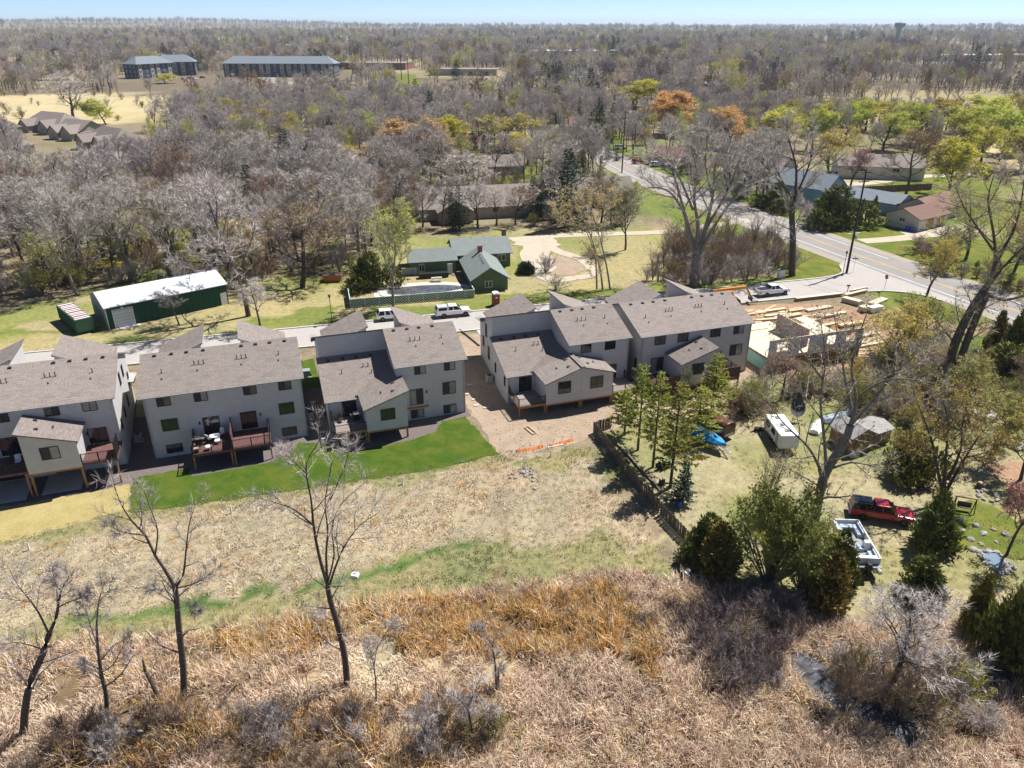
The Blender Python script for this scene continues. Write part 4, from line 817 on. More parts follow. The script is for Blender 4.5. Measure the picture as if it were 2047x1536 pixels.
MB().box(17.3, 18.3, -.08, -.022, 0, 2.1).build('side_door', MAT['white'], sh); MB().box(-.05, .08, -.08, -.022, -.2, SHH).build('corner_trim', MAT['white'], sh); MB().box(2.2, 2.5, -.2, -.03, 3.0, 3.15).build('shed_lamp', MAT['white'], sh)
sheet('shed_apron', [(sh_o.x + math.cos(sa_) * a - math.sin(sa_) * b, sh_o.y + math.sin(sa_) * a + math.cos(sa_) * b) for a, b in ((.8, -1.1), (4.4, -1.1), (4.4, -.1), (.8, -.1))], .04, MAT['concrete'], 2)
# --- open-top green container stacked with rusty slats
ct = thing('green_container', 'dark green open container filled with rusty red and white slats beside the shed', 'container', (-63.9, 106.6, ztf(-64, 106)), math.atan2(112.6 - 105.9, -70.0 + 63.6))
cb_ = MB().box(0, 9.3, -1.2, 1.2, .35, .42)
for y in (-1.2, 1.12): cb_.box(0, 9.3, y, y + .08, .42, 2.35)
for x in (0, 9.22): cb_.box(x, x + .08, -1.12, 1.12, .42, 2.35)
for x in np.arange(.4, 9.2, .6):
    for y in (-1.27, 1.2): cb_.box(x, x + .12, y, y + .07, .4, 2.3)
MAT['cont'] = M('faded_green_steel', (.05, .12, .07), (.035, .085, .05), scale=1.5); MAT['rust'] = M('rusty_red_slat', (.24, .06, .045), (.16, .05, .04), scale=3)
cb_.build('body', MAT['cont'], ct)
for k in range(22):
    x = .25 + k * .41; MB().box(x, x + .3, -1.08 + rb.uniform(-.02, .05), 1.05 + rb.uniform(-.05, .05), 2.1 + rb.uniform(0, .12), 2.36 + rb.uniform(0, .1)).build('slat', MAT['rust'] if k % 2 else MAT['white'], ct)
for x in (.9, 1.9, 7.4, 8.4): MB().lathe([(.36, -1.15), (.38, -1.1), (.38, -.9), (.36, -.85)], 14, (x, 0, .36), 'y').lathe([(.36, .85), (.38, .9), (.38, 1.1), (.36, 1.15)], 14, (x, 0, .36), 'y').build('wheel', MAT['rubber'], ct)
# --- the green house with three roofs
gh_a = R(12); gh = thing('green_house', 'sage green house with grey-green roofs and two brick chimneys beside the pool', 'house', (-6.8, 126.3, 1.9), gh_a)
def ghl(x, y): dx, dy = x + 6.8, y - 126.3; return (dx * math.cos(gh_a) + dy * math.sin(gh_a), -dx * math.sin(gh_a) + dy * math.cos(gh_a))
gable(gh, 3.1, 6.3, 12.6, 6.2, 2.3, 1.95, R(90), 'green_siding', 'roof_green', .5, wins=[(.3, 'l', 1.3)])
x_, y_ = ghl(-15.2, 141.3); gable(gh, x_ - .3, y_ - .4, 8.4, 8.0, 2.5, 1.25, 0, 'green_siding', 'roof_green', .4, wins=[(-2.2, 'f', 1.0)], wh=1.5)
x_, y_ = ghl(-6.4, 144.9); gable(gh, x_, y_, 10.6, 8.6, 2.9, 1.9, 0, 'green_siding', 'roof_green', .45, wins=[(3.6, 'f', 1.5), (1.5, 'f', .9)], wh=1.2)
c1 = ghl(-5.9, 137.0); chimney(gh, c1[0], c1[1], 2.0, 5.2); c2 = ghl(-1.6, 146.9); chimney(gh, c2[0], c2[1], 2.0, 5.8)
for (x, y, z) in ((3.1, 5.0, 4.0), (3.15, 6.5, 4.0), (3.2, 8.0, 4.0), (3.1, 3.6, 4.0)): rvent(gh, x - .5, y, z - .15 + .1)
for k in range(4): x2, y2 = ghl(-10.2 + k * 2.3, 145.0 + k * .5); rvent(gh, x2, y2 + .4, 4.45)
d_ = ghl(-11.5, 136.6); MB().box(d_[0] - .45, d_[0] + .45, d_[1] - .12, d_[1] - .02, 0, 2.05).build('back_door', MAT['white'], gh)
# pool, terrace, lattice fences
MAT['pooldeck'] = M('pale_pool_coping', (.52, .49, .44), (.44, .41, .36), scale=1, space='World'); MAT['poolwall'] = M('faded_pool_liner', (.16, .20, .17), (.10, .12, .10), scale=1.2, space='World')
pc = (-15.6, 127.0); pa = R(12)
def oval(a, b, n=28, kx=0): return [(pc[0] + math.cos(pa) * a * math.cos(t) * (1 + .10 * math.cos(3 * t)) - math.sin(pa) * b * math.sin(t), pc[1] + math.sin(pa) * a * math.cos(t) + math.cos(pa) * b * math.sin(t)) for t in np.linspace(0, 2 * math.pi, n, endpoint=False)]
pool = thing('swimming_pool', 'drained kidney shaped swimming pool with a pale concrete rim behind lattice fencing', 'pool', (pc[0], pc[1], 1.9))
def ring(o1, o2, z1, z2, mat, nm):
    m = MB(); n = len(o1)
    for i in range(n): j = (i + 1) % n; m.face([(o1[i][0] - pc[0], o1[i][1] - pc[1], z1), (o1[j][0] - pc[0], o1[j][1] - pc[1], z1), (o2[j][0] - pc[0], o2[j][1] - pc[1], z2), (o2[i][0] - pc[0], o2[i][1] - pc[1], z2)])
    return m.build(nm, mat, pool, fix=False)
big, inn = oval(8.3, 3.6), oval(6.9, 2.5)
ring(big, inn, .16, .16, MAT['pooldeck'], 'coping'); ring(big, oval(8.4, 3.7), .16, 0, MAT['pooldeck'], 'rim'); ring(oval(6.9, 2.5), oval(6.7, 2.35), .159, .09, MAT['poolwall'], 'liner')
MB().face([(p[0] - pc[0], p[1] - pc[1], .085) for p in oval(6.72, 2.37)]).build('pool_water', MAT['water'], pool, fix=False)
sheet('pool_terrace', [(-9.5, 127.2), (-6.9, 127.8), (-7.9, 136.5), (-11.0, 137), (-11.3, 135.5), (-9.4, 135.2)], .05, MAT['redirt'] if False else MAT['gravel'], 3)
sheet('pool_surround', oval(9.4, 4.6), .04, MAT['pooldeck'], 3)
MAT['lattice'] = M('pale_green_lattice', (.56, .66, .60), (.48, .58, .53), scale=2); MAT['latback'] = M('dark_green_backing', (.025, .06, .045), rough=.9)
def lattice(pts, label, h=1.35):
    p0 = Vector((*pts[0], 0)); g = thing('lattice_fence', label, 'fence', (p0.x, p0.y, 1.9), 0, 'lattice fences round the pool')
    for a, b in zip(pts[:-1], pts[1:]):
        va = Vector((a[0] - p0.x, a[1] - p0.y, 0)); vb = Vector((b[0] - p0.x, b[1] - p0.y, 0)); L = (vb - va).length; d = (vb - va) / L; nrm = Vector((d.y, -d.x, 0))
        MB().face([va + Vector((0, 0, .05)), vb + Vector((0, 0, .05)), vb + Vector((0, 0, h)), va + Vector((0, 0, h))]).build('backing', MAT['latback'], g, fix=False)
        m = MB()
        for s in np.arange(-h, L, .46):
            s0, s1 = max(s, 0), min(s + h, L)
            if s1 - s0 < .1: continue
            m.bar(va + d * s0 + nrm * .05 + Vector((0, 0, .05 + h - (s0 - s))), va + d * s1 + nrm * .04 + Vector((0, 0, .05 + h - (s1 - s))), .03, .16)
        m.build('slat', MAT['lattice'], g, fix=False)['kind'] = 'stuff'
        MB().bar(va + Vector((0, 0, h + .06)), vb + Vector((0, 0, h + .06)), .1, .08).build('top_rail', MAT['lattice'], g)
        for k in range(int(L / 2.4) + 1): p = va + d * min(L, k * 2.4); MB().box(p.x - .05, p.x + .05, p.y - .05, p.y + .05, 0, h + .12).build('fence_post', MAT['lattice'], g)
lattice([(-26.5, 118.2), (-6.4, 123.2)], 'long pale green lattice fence between the pool and the street')
lattice([(-6.4, 123.25), (-7.3, 127.2)], 'short lattice fence running from the corner to the green gable wall'); lattice([(-27.9, 123.8), (-26.5, 118.25)], 'short lattice fence closing the end of the pool yard')
lattice([(-20.3, 135.6), (-17.4, 136.2)], 'short lattice panel beside the back wing of the green house')
t_ = thing('hot_tub_cover', 'long dark covered tub against the back wing of the green house', 'hot tub', (*[float(v) for v in (-14.4, 134.6)], 1.9), R(12)); MB().box(-2.7, 2.7, -.6, .6, 0, .8).build('tub', MAT['frame'], t_, bevel=.1); MB().box(-2.75, 2.75, -.65, .65, .81, .92).build('cover', MAT['black'], t_, bevel=.04)
t_ = thing('picnic_table', 'weathered grey picnic table on the pool lawn', 'picnic table', (-13.6, 132.2, 1.9), R(14)); MB().box(-.95, .95, -.38, .38, .7, .75).build('table_top', MAT['trim'], t_)
for s in (-.7, .7): MB().box(-.95, .95, s - .13, s + .13, .42, .46).build('bench', MAT['trim'], t_)
for x in (-.65, .65): MB().bar((x, -.7, 0), (x, .25, .7), .06, .1).bar((x, .7, 0), (x, -.25, .7), .06, .1).box(x - .03, x + .03, -.8, .8, .37, .419).build('leg_frame', MAT['trim'], t_)
# --- houses among the trees
def cottage(px, L, D, h, rs, ang, wall, roof, label, hip=0.0, wings=(), wins=(), group=None, z=0, name='house'):
    p = P(*px); o = thing(name, label, 'house', (p.x, p.y, p.z), ang, group)
    gable(o, 0, 0, L, D, h, rs, 0, wall, roof, .5, hip, wins=wins)
    for (x, y, l2, d2, h2, r2, a2, hp) in wings: gable(o, x, y, l2, d2, h2, r2, a2, wall, roof, .45, hp, wins=[(0, 'l' if abs(a2) > .1 else 'f', 1.4)])
    return o
G = 'grey roofed townhouses in the left-hand woods'; G = 'grey roofed townhouses behind the woods'
tw = [((232, 296), 24, 13, 3.2, 4.2, -38, 'low grey-brown roofed townhouse with white edged gables by the bare lilac trees'), ((115, 262), 26, 14, 3.4, 4.4, -30, 'wide townhouse with dormered dark roof facing the tan marsh'), ((165, 275), 16, 12, 3.4, 3.6, -30, 'townhouse garage wing with a pale door between two dark roofs'),
      ((-6, 268), 20, 13, 3.4, 4.2, -40, 'townhouse with white gable partly cut off at the picture edge'), ((10, 305), 20, 12, 3.2, 3.6, -35, 'townhouse roof rising behind the dark spruce at the marsh edge'), ((245, 332), 24, 12, 3.2, 3.8, -20, 'townhouse roof half hidden behind yellow budding bushes'),
      ((345, 408), 20, 12, 3.2, 3.6, 5, 'grey roof deep in the wood behind the green steel shed'), ((175, 392), 22, 12, 3.2, 3.6, 0, 'grey roof seen through leaning bare trunks'), ((30, 412), 18, 12, 3.2, 3.8, 10, 'pale grey roof at the edge of the wood past the container'),
      ((545, 332), 26, 12, 3.2, 3.8, -8, 'grey townhouse roof behind the tallest lilac tree'), ((622, 326), 16, 12, 3.4, 4.0, -20, 'townhouse with pale gable end among lilac trees'), ((742, 345), 14, 10, 3.0, 3.4, -15, 'tan roofed house beside the yellow bush')]
for (px, L, D, h, rs, a, lab) in tw:
    cottage(px, L, D, h, rs, R(a), 'tan_wall', 'roof_grey', lab, 5.0 if L > 18 else 0, [(L * .28, -D * .45, 8, 7, 3.1, 2.6, R(90), 0), (-L * .25, -D * .5, 7, 6.5, 3.1, 2.4, R(90), 0)], [(-2, 'f', 1.6), (3.5, 'f', 1.6), (0, 'l', 1.4)], G)
cottage((965, 425), 32, 13, 3.0, 3.6, R(12), 'tan_wall', 'roof_grey', 'very long low grey roofed house behind the row of spruces', 4, [(-8, -6, 9, 8, 2.9, 2.4, R(90), 0)], [(-6, 'f', 1.5), (2, 'f', 1.5), (8, 'f', 1.5)])
cottage((1172, 405), 22, 12, 3.0, 3.4, R(10), 'tan_wall', 'roof_grey', 'grey roofed house behind the spruces beside the main road', 0, [(6, -5, 8, 8, 2.9, 2.4, R(90), 0)], [(-6, 'f', 1.5), (2, 'f', 1.5)])
cottage((930, 302), 14, 10, 3.0, 3.4, R(-20), 'tan_wall', 'roof_brown', 'brown roofed house between the orange tree and a dark spruce', 0, (), [(0, 'f', 1.5)])
cottage((1010, 345), 10, 8, 2.8, 2.6, R(10), 'grey_wall', 'roof_grey', 'small grey garage in the trees north of the spruces', 0, (), [(0, 'f', 1.4)])
cottage((1610, 405), 15, 9.5, 5.0, 3.0, R(-50), 'blue_wall', 'roof_slate', 'tall pale blue gabled house behind a dark round cedar', 0, (), [(0, 'r', 1.2), (0, 'l', 1.2)])
cottage((1745, 418), 15, 8, 3.0, 1.7, R(-50), 'blue_wall', 'roof_slate', 'low pale blue building with a grey roof next to the big cedar', 0, (), [(2, 'f', 1.4), (-3, 'f', 1.4)])
wh_ = thing('ranch_house', 'white ranch house with a brown roof and twin tan garage doors across the road', 'house', (91.5, 172.5, 1.9), R(34))
gable(wh_, 3.0, 1.0, 12, 8.0, 2.9, 1.7, 0, 'cream_wall', 'roof_brown', .5, wins=[(0, 'l', 1.4)], wh=.8); gable(wh_, 15, 4.5, 15, 9, 3.0, 2.0, R(4), 'cream_wall', 'roof_brown', .5, wins=[(-3, 'f', 1.8), (3, 'f', 1.8)])
for x in (.2, 4.6): MB().box(x, x + 2.7, -3.08, -3.02, 0, 2.3).build('garage_door', M('tan_garage_door', (.42, .27, .14)), wh_)
cottage((1750, 352), 24, 12, 3.8, 2.6, R(-12), 'cream_wall', 'roof_grey', 'long pale farm building with a grey roof beyond the gravel track', 0, (), [(-5, 'f', 2.2), (4, 'f', 2.2)])
cottage((1518, 350), 18, 11, 3.0, 3.0, R(-48), 'grey_wall', 'roof_grey', 'grey roofed house behind the spreading cottonwood limbs', 0, (), [(0, 'f', 1.5)])
cottage((1345, 330), 13, 10, 2.8, 2.8, R(-50), 'tan_wall', 'roof_brown', 'brown roofed house behind cars parked near the main road', 0, (), [(0, 'f', 1.5)])
cottage((1170, 262), 14, 10, 2.8, 3.0, R(0), 'tan_wall', 'roof_brown', 'brown roofed house at the bend of the pale side road', 0, (), [(0, 'f', 1.5)])
cottage((28, 152), 34, 18, 6, 6, R(-25), 'cream_wall', 'roof_brown', 'cream gabled house standing alone beyond the marsh', 0, (), [(0, 'r', 2), (-6, 'f', 2)])
# the weathered sheds in the right-hand yard
MAT['rustwood'] = M('weathered_brown_boards', (.26, .14, .08), (.16, .10, .07), scale=2.5); MAT['oldroof'] = M('patched_grey_roof', (.44, .43, .41), (.28, .26, .25), scale=1.5, fine=.3)
p = P(1700, 890); ys_ = thing('weathered_shed', 'rusty brown weathered shed with a patched grey roof under the big bare tree', 'shed', p, R(22)); gable(ys_, 0, 0, 3.4, 3.4, 2.1, .9, R(90), 'rustwood', 'oldroof', .2); gable(ys_, 3.0, .3, 3.6, 3.0, 1.8, .4, R(5), 'rustwood', 'oldroof', .25)
MB().box(-1.2, -.3, -1.76, -1.71, 0, 1.8).build('shed_door', MAT['rustwood'], ys_)
# --- apartment blocks far behind
MAT['apt_dark'] = M('slate_blue_panels', (.075, .09, .13), (.06, .07, .10), scale=.3); MAT['apt_tan'] = M('tan_panels', (.40, .36, .30), (.34, .31, .26), scale=.3)
def apartments(px, wings, label):
    p = P(*px); o = thing('apartment_block', label, 'apartments', (p.x, p.y, p.z), 0, 'apartment blocks beyond the marsh')
    for (x, y, L, D, h, rs, a) in wings:
        gable(o, x, y, L, D, h, rs, a, 'apt_dark', 'roof_slate', 1.2, D * .5, base=-6)
        ca, sa = math.cos(a), math.sin(a); n = int(L / 6)
        for side, yy in ((-1, -D / 2), (1, D / 2)):
            for k in range(n):
                lx = -L / 2 + (k + .5) * L / n
                if k % 3 != 1:
                    MB().box(-1.7, 1.7, -.25, .0, -5.9, h - .3).build('tan_panel', MAT['apt_tan'], o, (x + ca * lx - sa * yy, y + sa * lx + ca * yy, 0), a + (0 if side < 0 else math.pi))
                if side < 0:
                    for fl in range(3): window(o, 1.9, 1.9, (x + ca * lx - sa * (yy - .27), y + sa * lx + ca * (yy - .27), 1.0 + fl * 3.6), a, ('glass', 'glass'), 'window', 'white', .12)
        for lx, rz in ((-L / 2, -90), (L / 2, 90)):
            for ly in (-D * .3, 0, D * .3):
                for fl in range(3): window(o, 1.7, 1.9, (x + ca * (lx + (.02 if lx > 0 else -.02)) - sa * ly, y + sa * lx + ca * ly, 1.0 + fl * 3.6), a + R(rz), ('glass', 'glass'), 'window', 'white', .12)
apartments((300, 155), [(0, 0, 36, 17, 12.0, 5.0, R(62)), (11, 32, 34, 17, 12.0, 5.0, R(16))], 'dark blue and tan apartment block with an angled hipped wing')
apartments((565, 153), [(0, 0, 98, 17, 11.5, 5.0, R(-3))], 'long straight dark blue apartment block with a hipped roof')
def lowblock(px, L, D, h, a, wall, roof, label, name='flat_building'):
    p = P(*px); o = thing(name, label, 'building', (p.x, p.y, p.z), R(a)); MB().box(-L / 2, L / 2, -D / 2, D / 2, -2, h).build('wall', MAT[wall], o); MB().box(-L / 2 - .3, L / 2 + .3, -D / 2 - .3, D / 2 + .3, h + .002, h + .5).build('roof', MAT[roof], o)
    for k in range(max(2, int(L / 14))): MB().box(-L / 2 + (k + .3) * L / max(2, int(L / 14)), -L / 2 + (k + .3) * L / max(2, int(L / 14)) + 3, -D / 2 - .08, -D / 2 - .01, .5, h * .7).build('window', MAT['glass'], o)
lowblock((748, 138), 75, 30, 6, -8, 'rust' if False else 'brick', 'roof_grey', 'long dark brown industrial building with a tan flat roof'); lowblock((930, 150), 60, 26, 5, -4, 'tan_wall', 'roof_grey', 'low tan building with a flat roof among distant bare trees')
for (px, L, lab) in (((165, 72), 160, 'long white flat roofed building on the far left ridge'), ((520, 98), 120, 'pale greenish warehouse roof behind the apartment blocks'), ((630, 98), 110, 'pale warehouse with dark posts behind the long apartment block'), ((1140, 112), 150, 'pale flat roof deep in the distant wood'), ((1960, 122), 130, 'white roof at the right edge of the far wood'), ((340, 97), 40, 'small white gabled building behind the apartment block'), ((2010, 112), 50, 'small white building near the far white roof'), ((1450, 192), 26, 'small pale building in the dark trunks')):
    lowblock(px, L, 40 if L > 60 else 18, 7, rb.uniform(-8, 8), 'cream_wall', 'white', lab)
# --- water tower on the horizon
wtx, wty = 1500 * (1785 - CX) / 1650, 1500.0
wt = thing('water_tower', 'grey-green water tower standing above the tree line on the horizon', 'water tower', (wtx, wty, ztf(wtx, wty)))
MAT['tower'] = M('grey_green_tank', (.24, .33, .36), rough=.6); zz = 46.5 - ztf(wtx, wty)
MB().lathe([(4.5, zz - 12), (5.5, zz - 9.5), (8.6, zz - 7), (9.3, zz - 5), (9.3, zz - 1.5), (8, zz - .3), (1, zz)], 24).build('tank', MAT['tower'], wt); MB().lathe([(5, -1), (4.2, 4), (4.0, zz - 11.9)], 20).build('column', MAT['tower'], wt)
MB().box(-2.5, -2.2, -.1, .1, zz - .3, zz + 2.5).box(2.0, 2.3, -.1, .1, zz - .3, zz + 2.0).box(-.2, .2, -.2, .2, zz - .2, zz + 1.5).build('antenna', MAT['white'], wt)
for (px, zt_, lab) in ((1850, 45.0, 'tiny far water tank just right of the big water tower'), (1948, 46.5, 'tiny far mast top near the right end of the horizon'), (990, 50.5, 'thin pale radio mast on the middle of the horizon')):
    D_ = 2600.0; x = D_ * (px - CX) / 1650; o = thing('far_mast', lab, 'mast', (x, D_, ztf(x, D_)), 0); h_ = zt_ - ztf(x, D_)
    MB().lathe([(1.2, 0), (.8, h_ - 4)], 6).build('shaft', MAT['trim'], o); MB().lathe([(.8, h_ - 4.2), (4.5 if px > 1000 else .8, h_ - 3), (4.5 if px > 1000 else .8, h_ - .5), (.5, h_)], 10).build('head', MAT['trim'], o)
# ================================================================ vehicles
MAT['carred'] = M('red_car_paint', (.42, .012, .02), (.36, .010, .016), rough=.22, coat=.7, spec=.5); MAT['cardark'] = M('dark_blue_gloss', (.015, .018, .03), rough=.2, coat=.6)
MAT['cargrey'] = M('silver_car_paint', (.35, .36, .37), rough=.3, coat=.5); MAT['lampglass'] = M('headlamp_glass', (.7, .7, .68), rough=.15); MAT['lampred'] = M('tail_lamp', (.35, .02, .02), rough=.2)
def wheelset(o, xs_, r, yw, w=.24):
    if ('wh', r) not in _wc:
        _wc[('wh', r)] = (MB().lathe([(r * .62, -w / 2), (r * .94, -w / 2), (r, -w / 2 + .04), (r, w / 2 - .04), (r * .94, w / 2), (r * .62, w / 2)], 18, (0, 0, 0), 'y').mesh('tyre', MAT['rubber']), MB().lathe([(.04, -w / 2 - .005), (r * .6, -w / 2 + .015), (r * .62, w / 2 - .015), (.04, w / 2 + .005)], 14, (0, 0, 0), 'y').mesh('rim', MAT['rim']))
    a, b = _wc[('wh', r)]
    for x in xs_:
        for y in (-yw, yw): t = link('wheel', a, o, (x, y, r)); link('rim', b, t)
def car_base(name, label, p, rz, group=None, cat='car'): return thing(name, label, cat, p, rz, group)
def glassq(o, qs, name='window', mat='carglass'):
    for q in qs: MB().face(q).build(name, MAT[mat], o, fix=False)
def cab(o, x0, x1, tx0, tx1, z0, z1, yw, ty, mat, pillars=(), name='cab'):
    c = [(x0, -yw, z0), (x1, -yw, z0), (x1, yw, z0), (x0, yw, z0), (tx0, -ty, z1), (tx1, -ty, z1), (tx1, ty, z1), (tx0, ty, z1)]
    k = MB().hexa(c).build(name, MAT[mat], o, bevel=.05)
    def lerp3(a, b, t): return tuple(a[i] + (b[i] - a[i]) * t for i in range(3))
    def panel(i0, i1, i2, i3, u0, u1, v0, v1, off):
        a, b, c_, d = c[i0], c[i1], c[i2], c[i3]
        pt = lambda u, v: lerp3(lerp3(a, b, u), lerp3(d, c_, u), v)
        return [tuple(x + y for x, y in zip(pt(u, v), off)) for u, v in ((u0, v0), (u1, v0), (u1, v1), (u0, v1))]
    cuts = [0.0] + list(pillars) + [1.0]
    for u0, u1 in zip(cuts[:-1], cuts[1:]):
        glassq(k, [panel(0, 1, 5, 4, u0 + .04, u1 - .04, .1, .88, (0, -.012, .004)), panel(3, 2, 6, 7, u0 + .04, u1 - .04, .1, .88, (0, .012, .004))], 'side_window')
    glassq(k, [panel(1, 2, 6, 5, .06, .94, .08, .92, (.012, 0, .006))], 'windscreen'); glassq(k, [panel(3, 0, 4, 7, .08, .92, .2, .85, (-.012, 0, .006))], 'rear_window')
    return k
def arches(b, xs_, r, yw):
    for x in xs_:
        for s in (-1, 1): MB().lathe([(r * 1.16, -.012), (r * 1.16, .012)], 20, (x, s * yw, r * 1.02), 'y').build('wheel_arch', MAT['black'], b)
def pickup(label, p, rz, paint='carwhite', topper=None, group=None, L=5.8):
    o = car_base('pickup_truck', label, p, rz, group, 'pickup truck'); h = L / 2
    b = MB().prism([(-h, .52), (-h, 1.17), (1.15, 1.17), (1.3, 1.14), (h - .25, 1.06), (h - .02, .9), (h, .52)], 'y', -.97, .97).build('body', MAT[paint], o, bevel=.07)
    arches(b, (-h + 1.2, h - .95), .39, .972)
    cab(o, -.95, 1.35, -.72, .55, 1.16, 1.86, .9, .72, paint, (.42,))
    if topper:
        t = MB().hexa([(-h + .03, -.93, 1.171), (-.97, -.93, 1.171), (-.97, .93, 1.171), (-h + .03, .93, 1.171), (-h + .28, -.76, 1.87), (-.97, -.76, 1.87), (-.97, .76, 1.87), (-h + .28, .76, 1.87)]).build('topper', MAT[topper], o, bevel=.05)
        for s in (-1, 1): MB().face([(-h + .35, s * .91, 1.3), (-1.1, s * .91, 1.3), (-1.1, s * .82, 1.68), (-h + .45, s * .82, 1.68)]).build('side_window', MAT['carglass'], t, fix=False)
        MB().face([(-h + .06, -.75, 1.28), (-h + .06, .75, 1.28), (-h + .225, .65, 1.75), (-h + .225, -.65, 1.75)]).build('rear_window', MAT['carglass'], t, fix=False)
        for s in (-.45, .45): MB().box(-h + .5, -1.05, s - .03, s + .03, 1.872, 1.92).build('roof_bar', MAT['black'], t)
    else:
        MB().box(-h + .1, -1.02, -.84, .84, 1.172, 1.18).build('bed', MAT['frame'], o)
        for s in (-1, 1): MB().box(-h + .05, -1.0, s * .9 - .05, s * .9 + .05, 1.172, 1.26).build('bed_rail', MAT[paint], o)
    MB().box(h - .05, h + .12, -.92, .92, .5, .68).build('front_bumper', MAT['chrome'], o, bevel=.02); MB().box(-h - .13, -h + .03, -.92, .92, .5, .66).build('rear_bumper', MAT['chrome'], o, bevel=.02)
    for s in (-1, 1):
        MB().box(h - .12, h + .02, s * .74 - .16, s * .74 + .16, .78, .96).build('headlight', MAT['lampglass'], o); MB().box(-h - .015, -h + .05, s * .86 - .09, s * .86 + .09, .75, 1.1).build('tail_light', MAT['lampred'], o); MB().box(1.0, 1.18, s * 1.05 - .1, s * 1.05 + .1, 1.2, 1.36).build('mirror', MAT['black'], o)
    MB().box(h + .0, h + .03, -.55, .55, .72, .96).build('grille', MAT['black'], o); wheelset(o, (-h + 1.2, h - .95), .39, .86); return o
def suv(label, p, rz, paint='carwhite', group=None, L=4.6, H_=1.72, name='parked_car'):
    o = car_base(name, label, p, rz, group); h = L / 2
    b = MB().prism([(-h, .45), (-h, .98), (.9, .98), (h - .25, .86), (h, .68), (h, .45)], 'y', -.9, .9).build('body', MAT[paint], o, bevel=.09); arches(b, (-h + .85, h - .85), .34, .902)
    cab(o, -h + .06, 1.25, -h + .5, .35, .97, H_, .86, .64, paint, (.36, .66)); wheelset(o, (-h + .85, h - .85), .34, .8)
    for s in (-1, 1): MB().box(h - .15, h + .01, s * .66 - .16, s * .66 + .16, .62, .76).build('headlight', MAT['lampglass'], o); MB().box(-h - .01, -h + .06, s * .74 - .1, s * .74 + .1, .75, .95).build('tail_light', MAT['lampred'], o)
    return o
SA = R(15.7)
def gz_(x, y, off=.08): return (x, y, ztf(x, y) + off)
suv('white hatchback parked by the kerb half hidden behind a grey entrance roof', gz_(-19.0, 112.6), SA)
pickup('white pickup truck with a white topper parked at the kerb below the lattice fence', gz_(-9.4, 114.2), SA, 'carwhite', 'carwhite', None, 5.6)
pickup('white pickup truck with an open dark bed beside the building site', gz_(44.6, 124.6), R(18), 'carwhite', None, None, 5.8)
ra, rb2 = P(1722, 1040), P(1800, 1052)
an = math.atan2(rb2.y - ra.y, rb2.x - ra.x); c_ = (ra + rb2) / 2 + Vector((-math.sin(an), math.cos(an), 0)) * .9
pickup('red pickup truck with a dark glossy topper parked on the dry grass', (c_.x, c_.y, ztf(c_.x, c_.y) + .02), an, 'carred', 'cardark', None, 5.9)
GC = 'cars parked in the distance'
for (px, rz, paint, lab) in (((1240, 299), 20, 'carwhite', 'white car parked on a driveway above the tall utility pole'), ((1276, 328), 10, 'carred', 'dark red car parked beside the main road'), ((1312, 334), 5, 'carwhite', 'white car parked next to the dark red car'), ((1338, 340), -20, 'cargrey', 'silver car parked at the end of the roadside row'), ((1352, 326), 0, 'cardark', 'dark car parked in front of the brown roofed house'), ((1678, 354), 0, 'carwhite', 'white car at the end of the farm track'), ((1700, 353), 10, 'cargrey', 'silver car beside the pale farm building'), ((1212, 284), 30, 'carwhite', 'white van among the dark spruces'), ((1822, 352), 10, 'cardark', 'dark car under the bare tree by the farm track')):
    p = P(*px); suv(lab, (p.x, p.y, p.z + .06), R(rz), paint, GC)
for k, (px, pm) in enumerate([((352, 158), 'carwhite'), ((365, 160), 'cardark'), ((378, 158), 'cargrey'), ((392, 160), 'carwhite'), ((440, 156), 'carred'), ((372, 163), 'carwhite'), ((405, 157), 'cardark')]):
    p = P(*px); suv({'carwhite': 'white car in the apartment car park', 'cardark': 'dark car in the apartment car park', 'cargrey': 'silver car in the apartment car park', 'carred': 'red car by the long apartment block'}[pm], (p.x, p.y, p.z + .05), R(rb.uniform(0, 180)), pm, 'cars in the apartment car park')
# --- telescopic handler
MAT['orange'] = M('orange_machine_paint', (.62, .16, .02), (.52, .13, .02), scale=3, rough=.4); MAT['amber'] = M('amber_machine_paint', (.68, .32, .04), (.58, .26, .03), scale=3, rough=.4)
p = P(1457, 616); th_ = thing('telehandler', 'orange telescopic handler with its boom lowered beside the building site', 'telehandler', (p.x, p.y + 1.5, p.z + .1), R(8))
MB().box(-2.2, 1.7, -.75, .75, .6, 1.15).build('chassis', MAT['orange'], th_, bevel=.06); MB().prism([(-2.1, 1.151), (-.4, 1.151), (-.5, 1.7), (-2.0, 1.8)], 'y', -1.0, -.1).build('engine_cover', MAT['orange'], th_, bevel=.05)
cab(th_, -.6, .7, -.5, .5, 1.152, 2.4, .98, .9, 'orange'); MB().bar((-2.4, .35, 2.3), (3.2, .35, 2.75), .4, .45).build('boom', MAT['amber'], th_); MB().bar((3.1, .35, 2.85), (4.3, .35, .9), .28, .3).build('boom_head', MAT['amber'], th_); MB().box(4.1, 4.2, -.5, 1.1, .4, 1.2).box(4.2, 5.3, -.3, -.18, .4, .48).box(4.2, 5.3, .8, .92, .4, .48).build('fork', MAT['black'], th_); wheelset(th_, (-1.5, 1.3), .62, .95, .45)
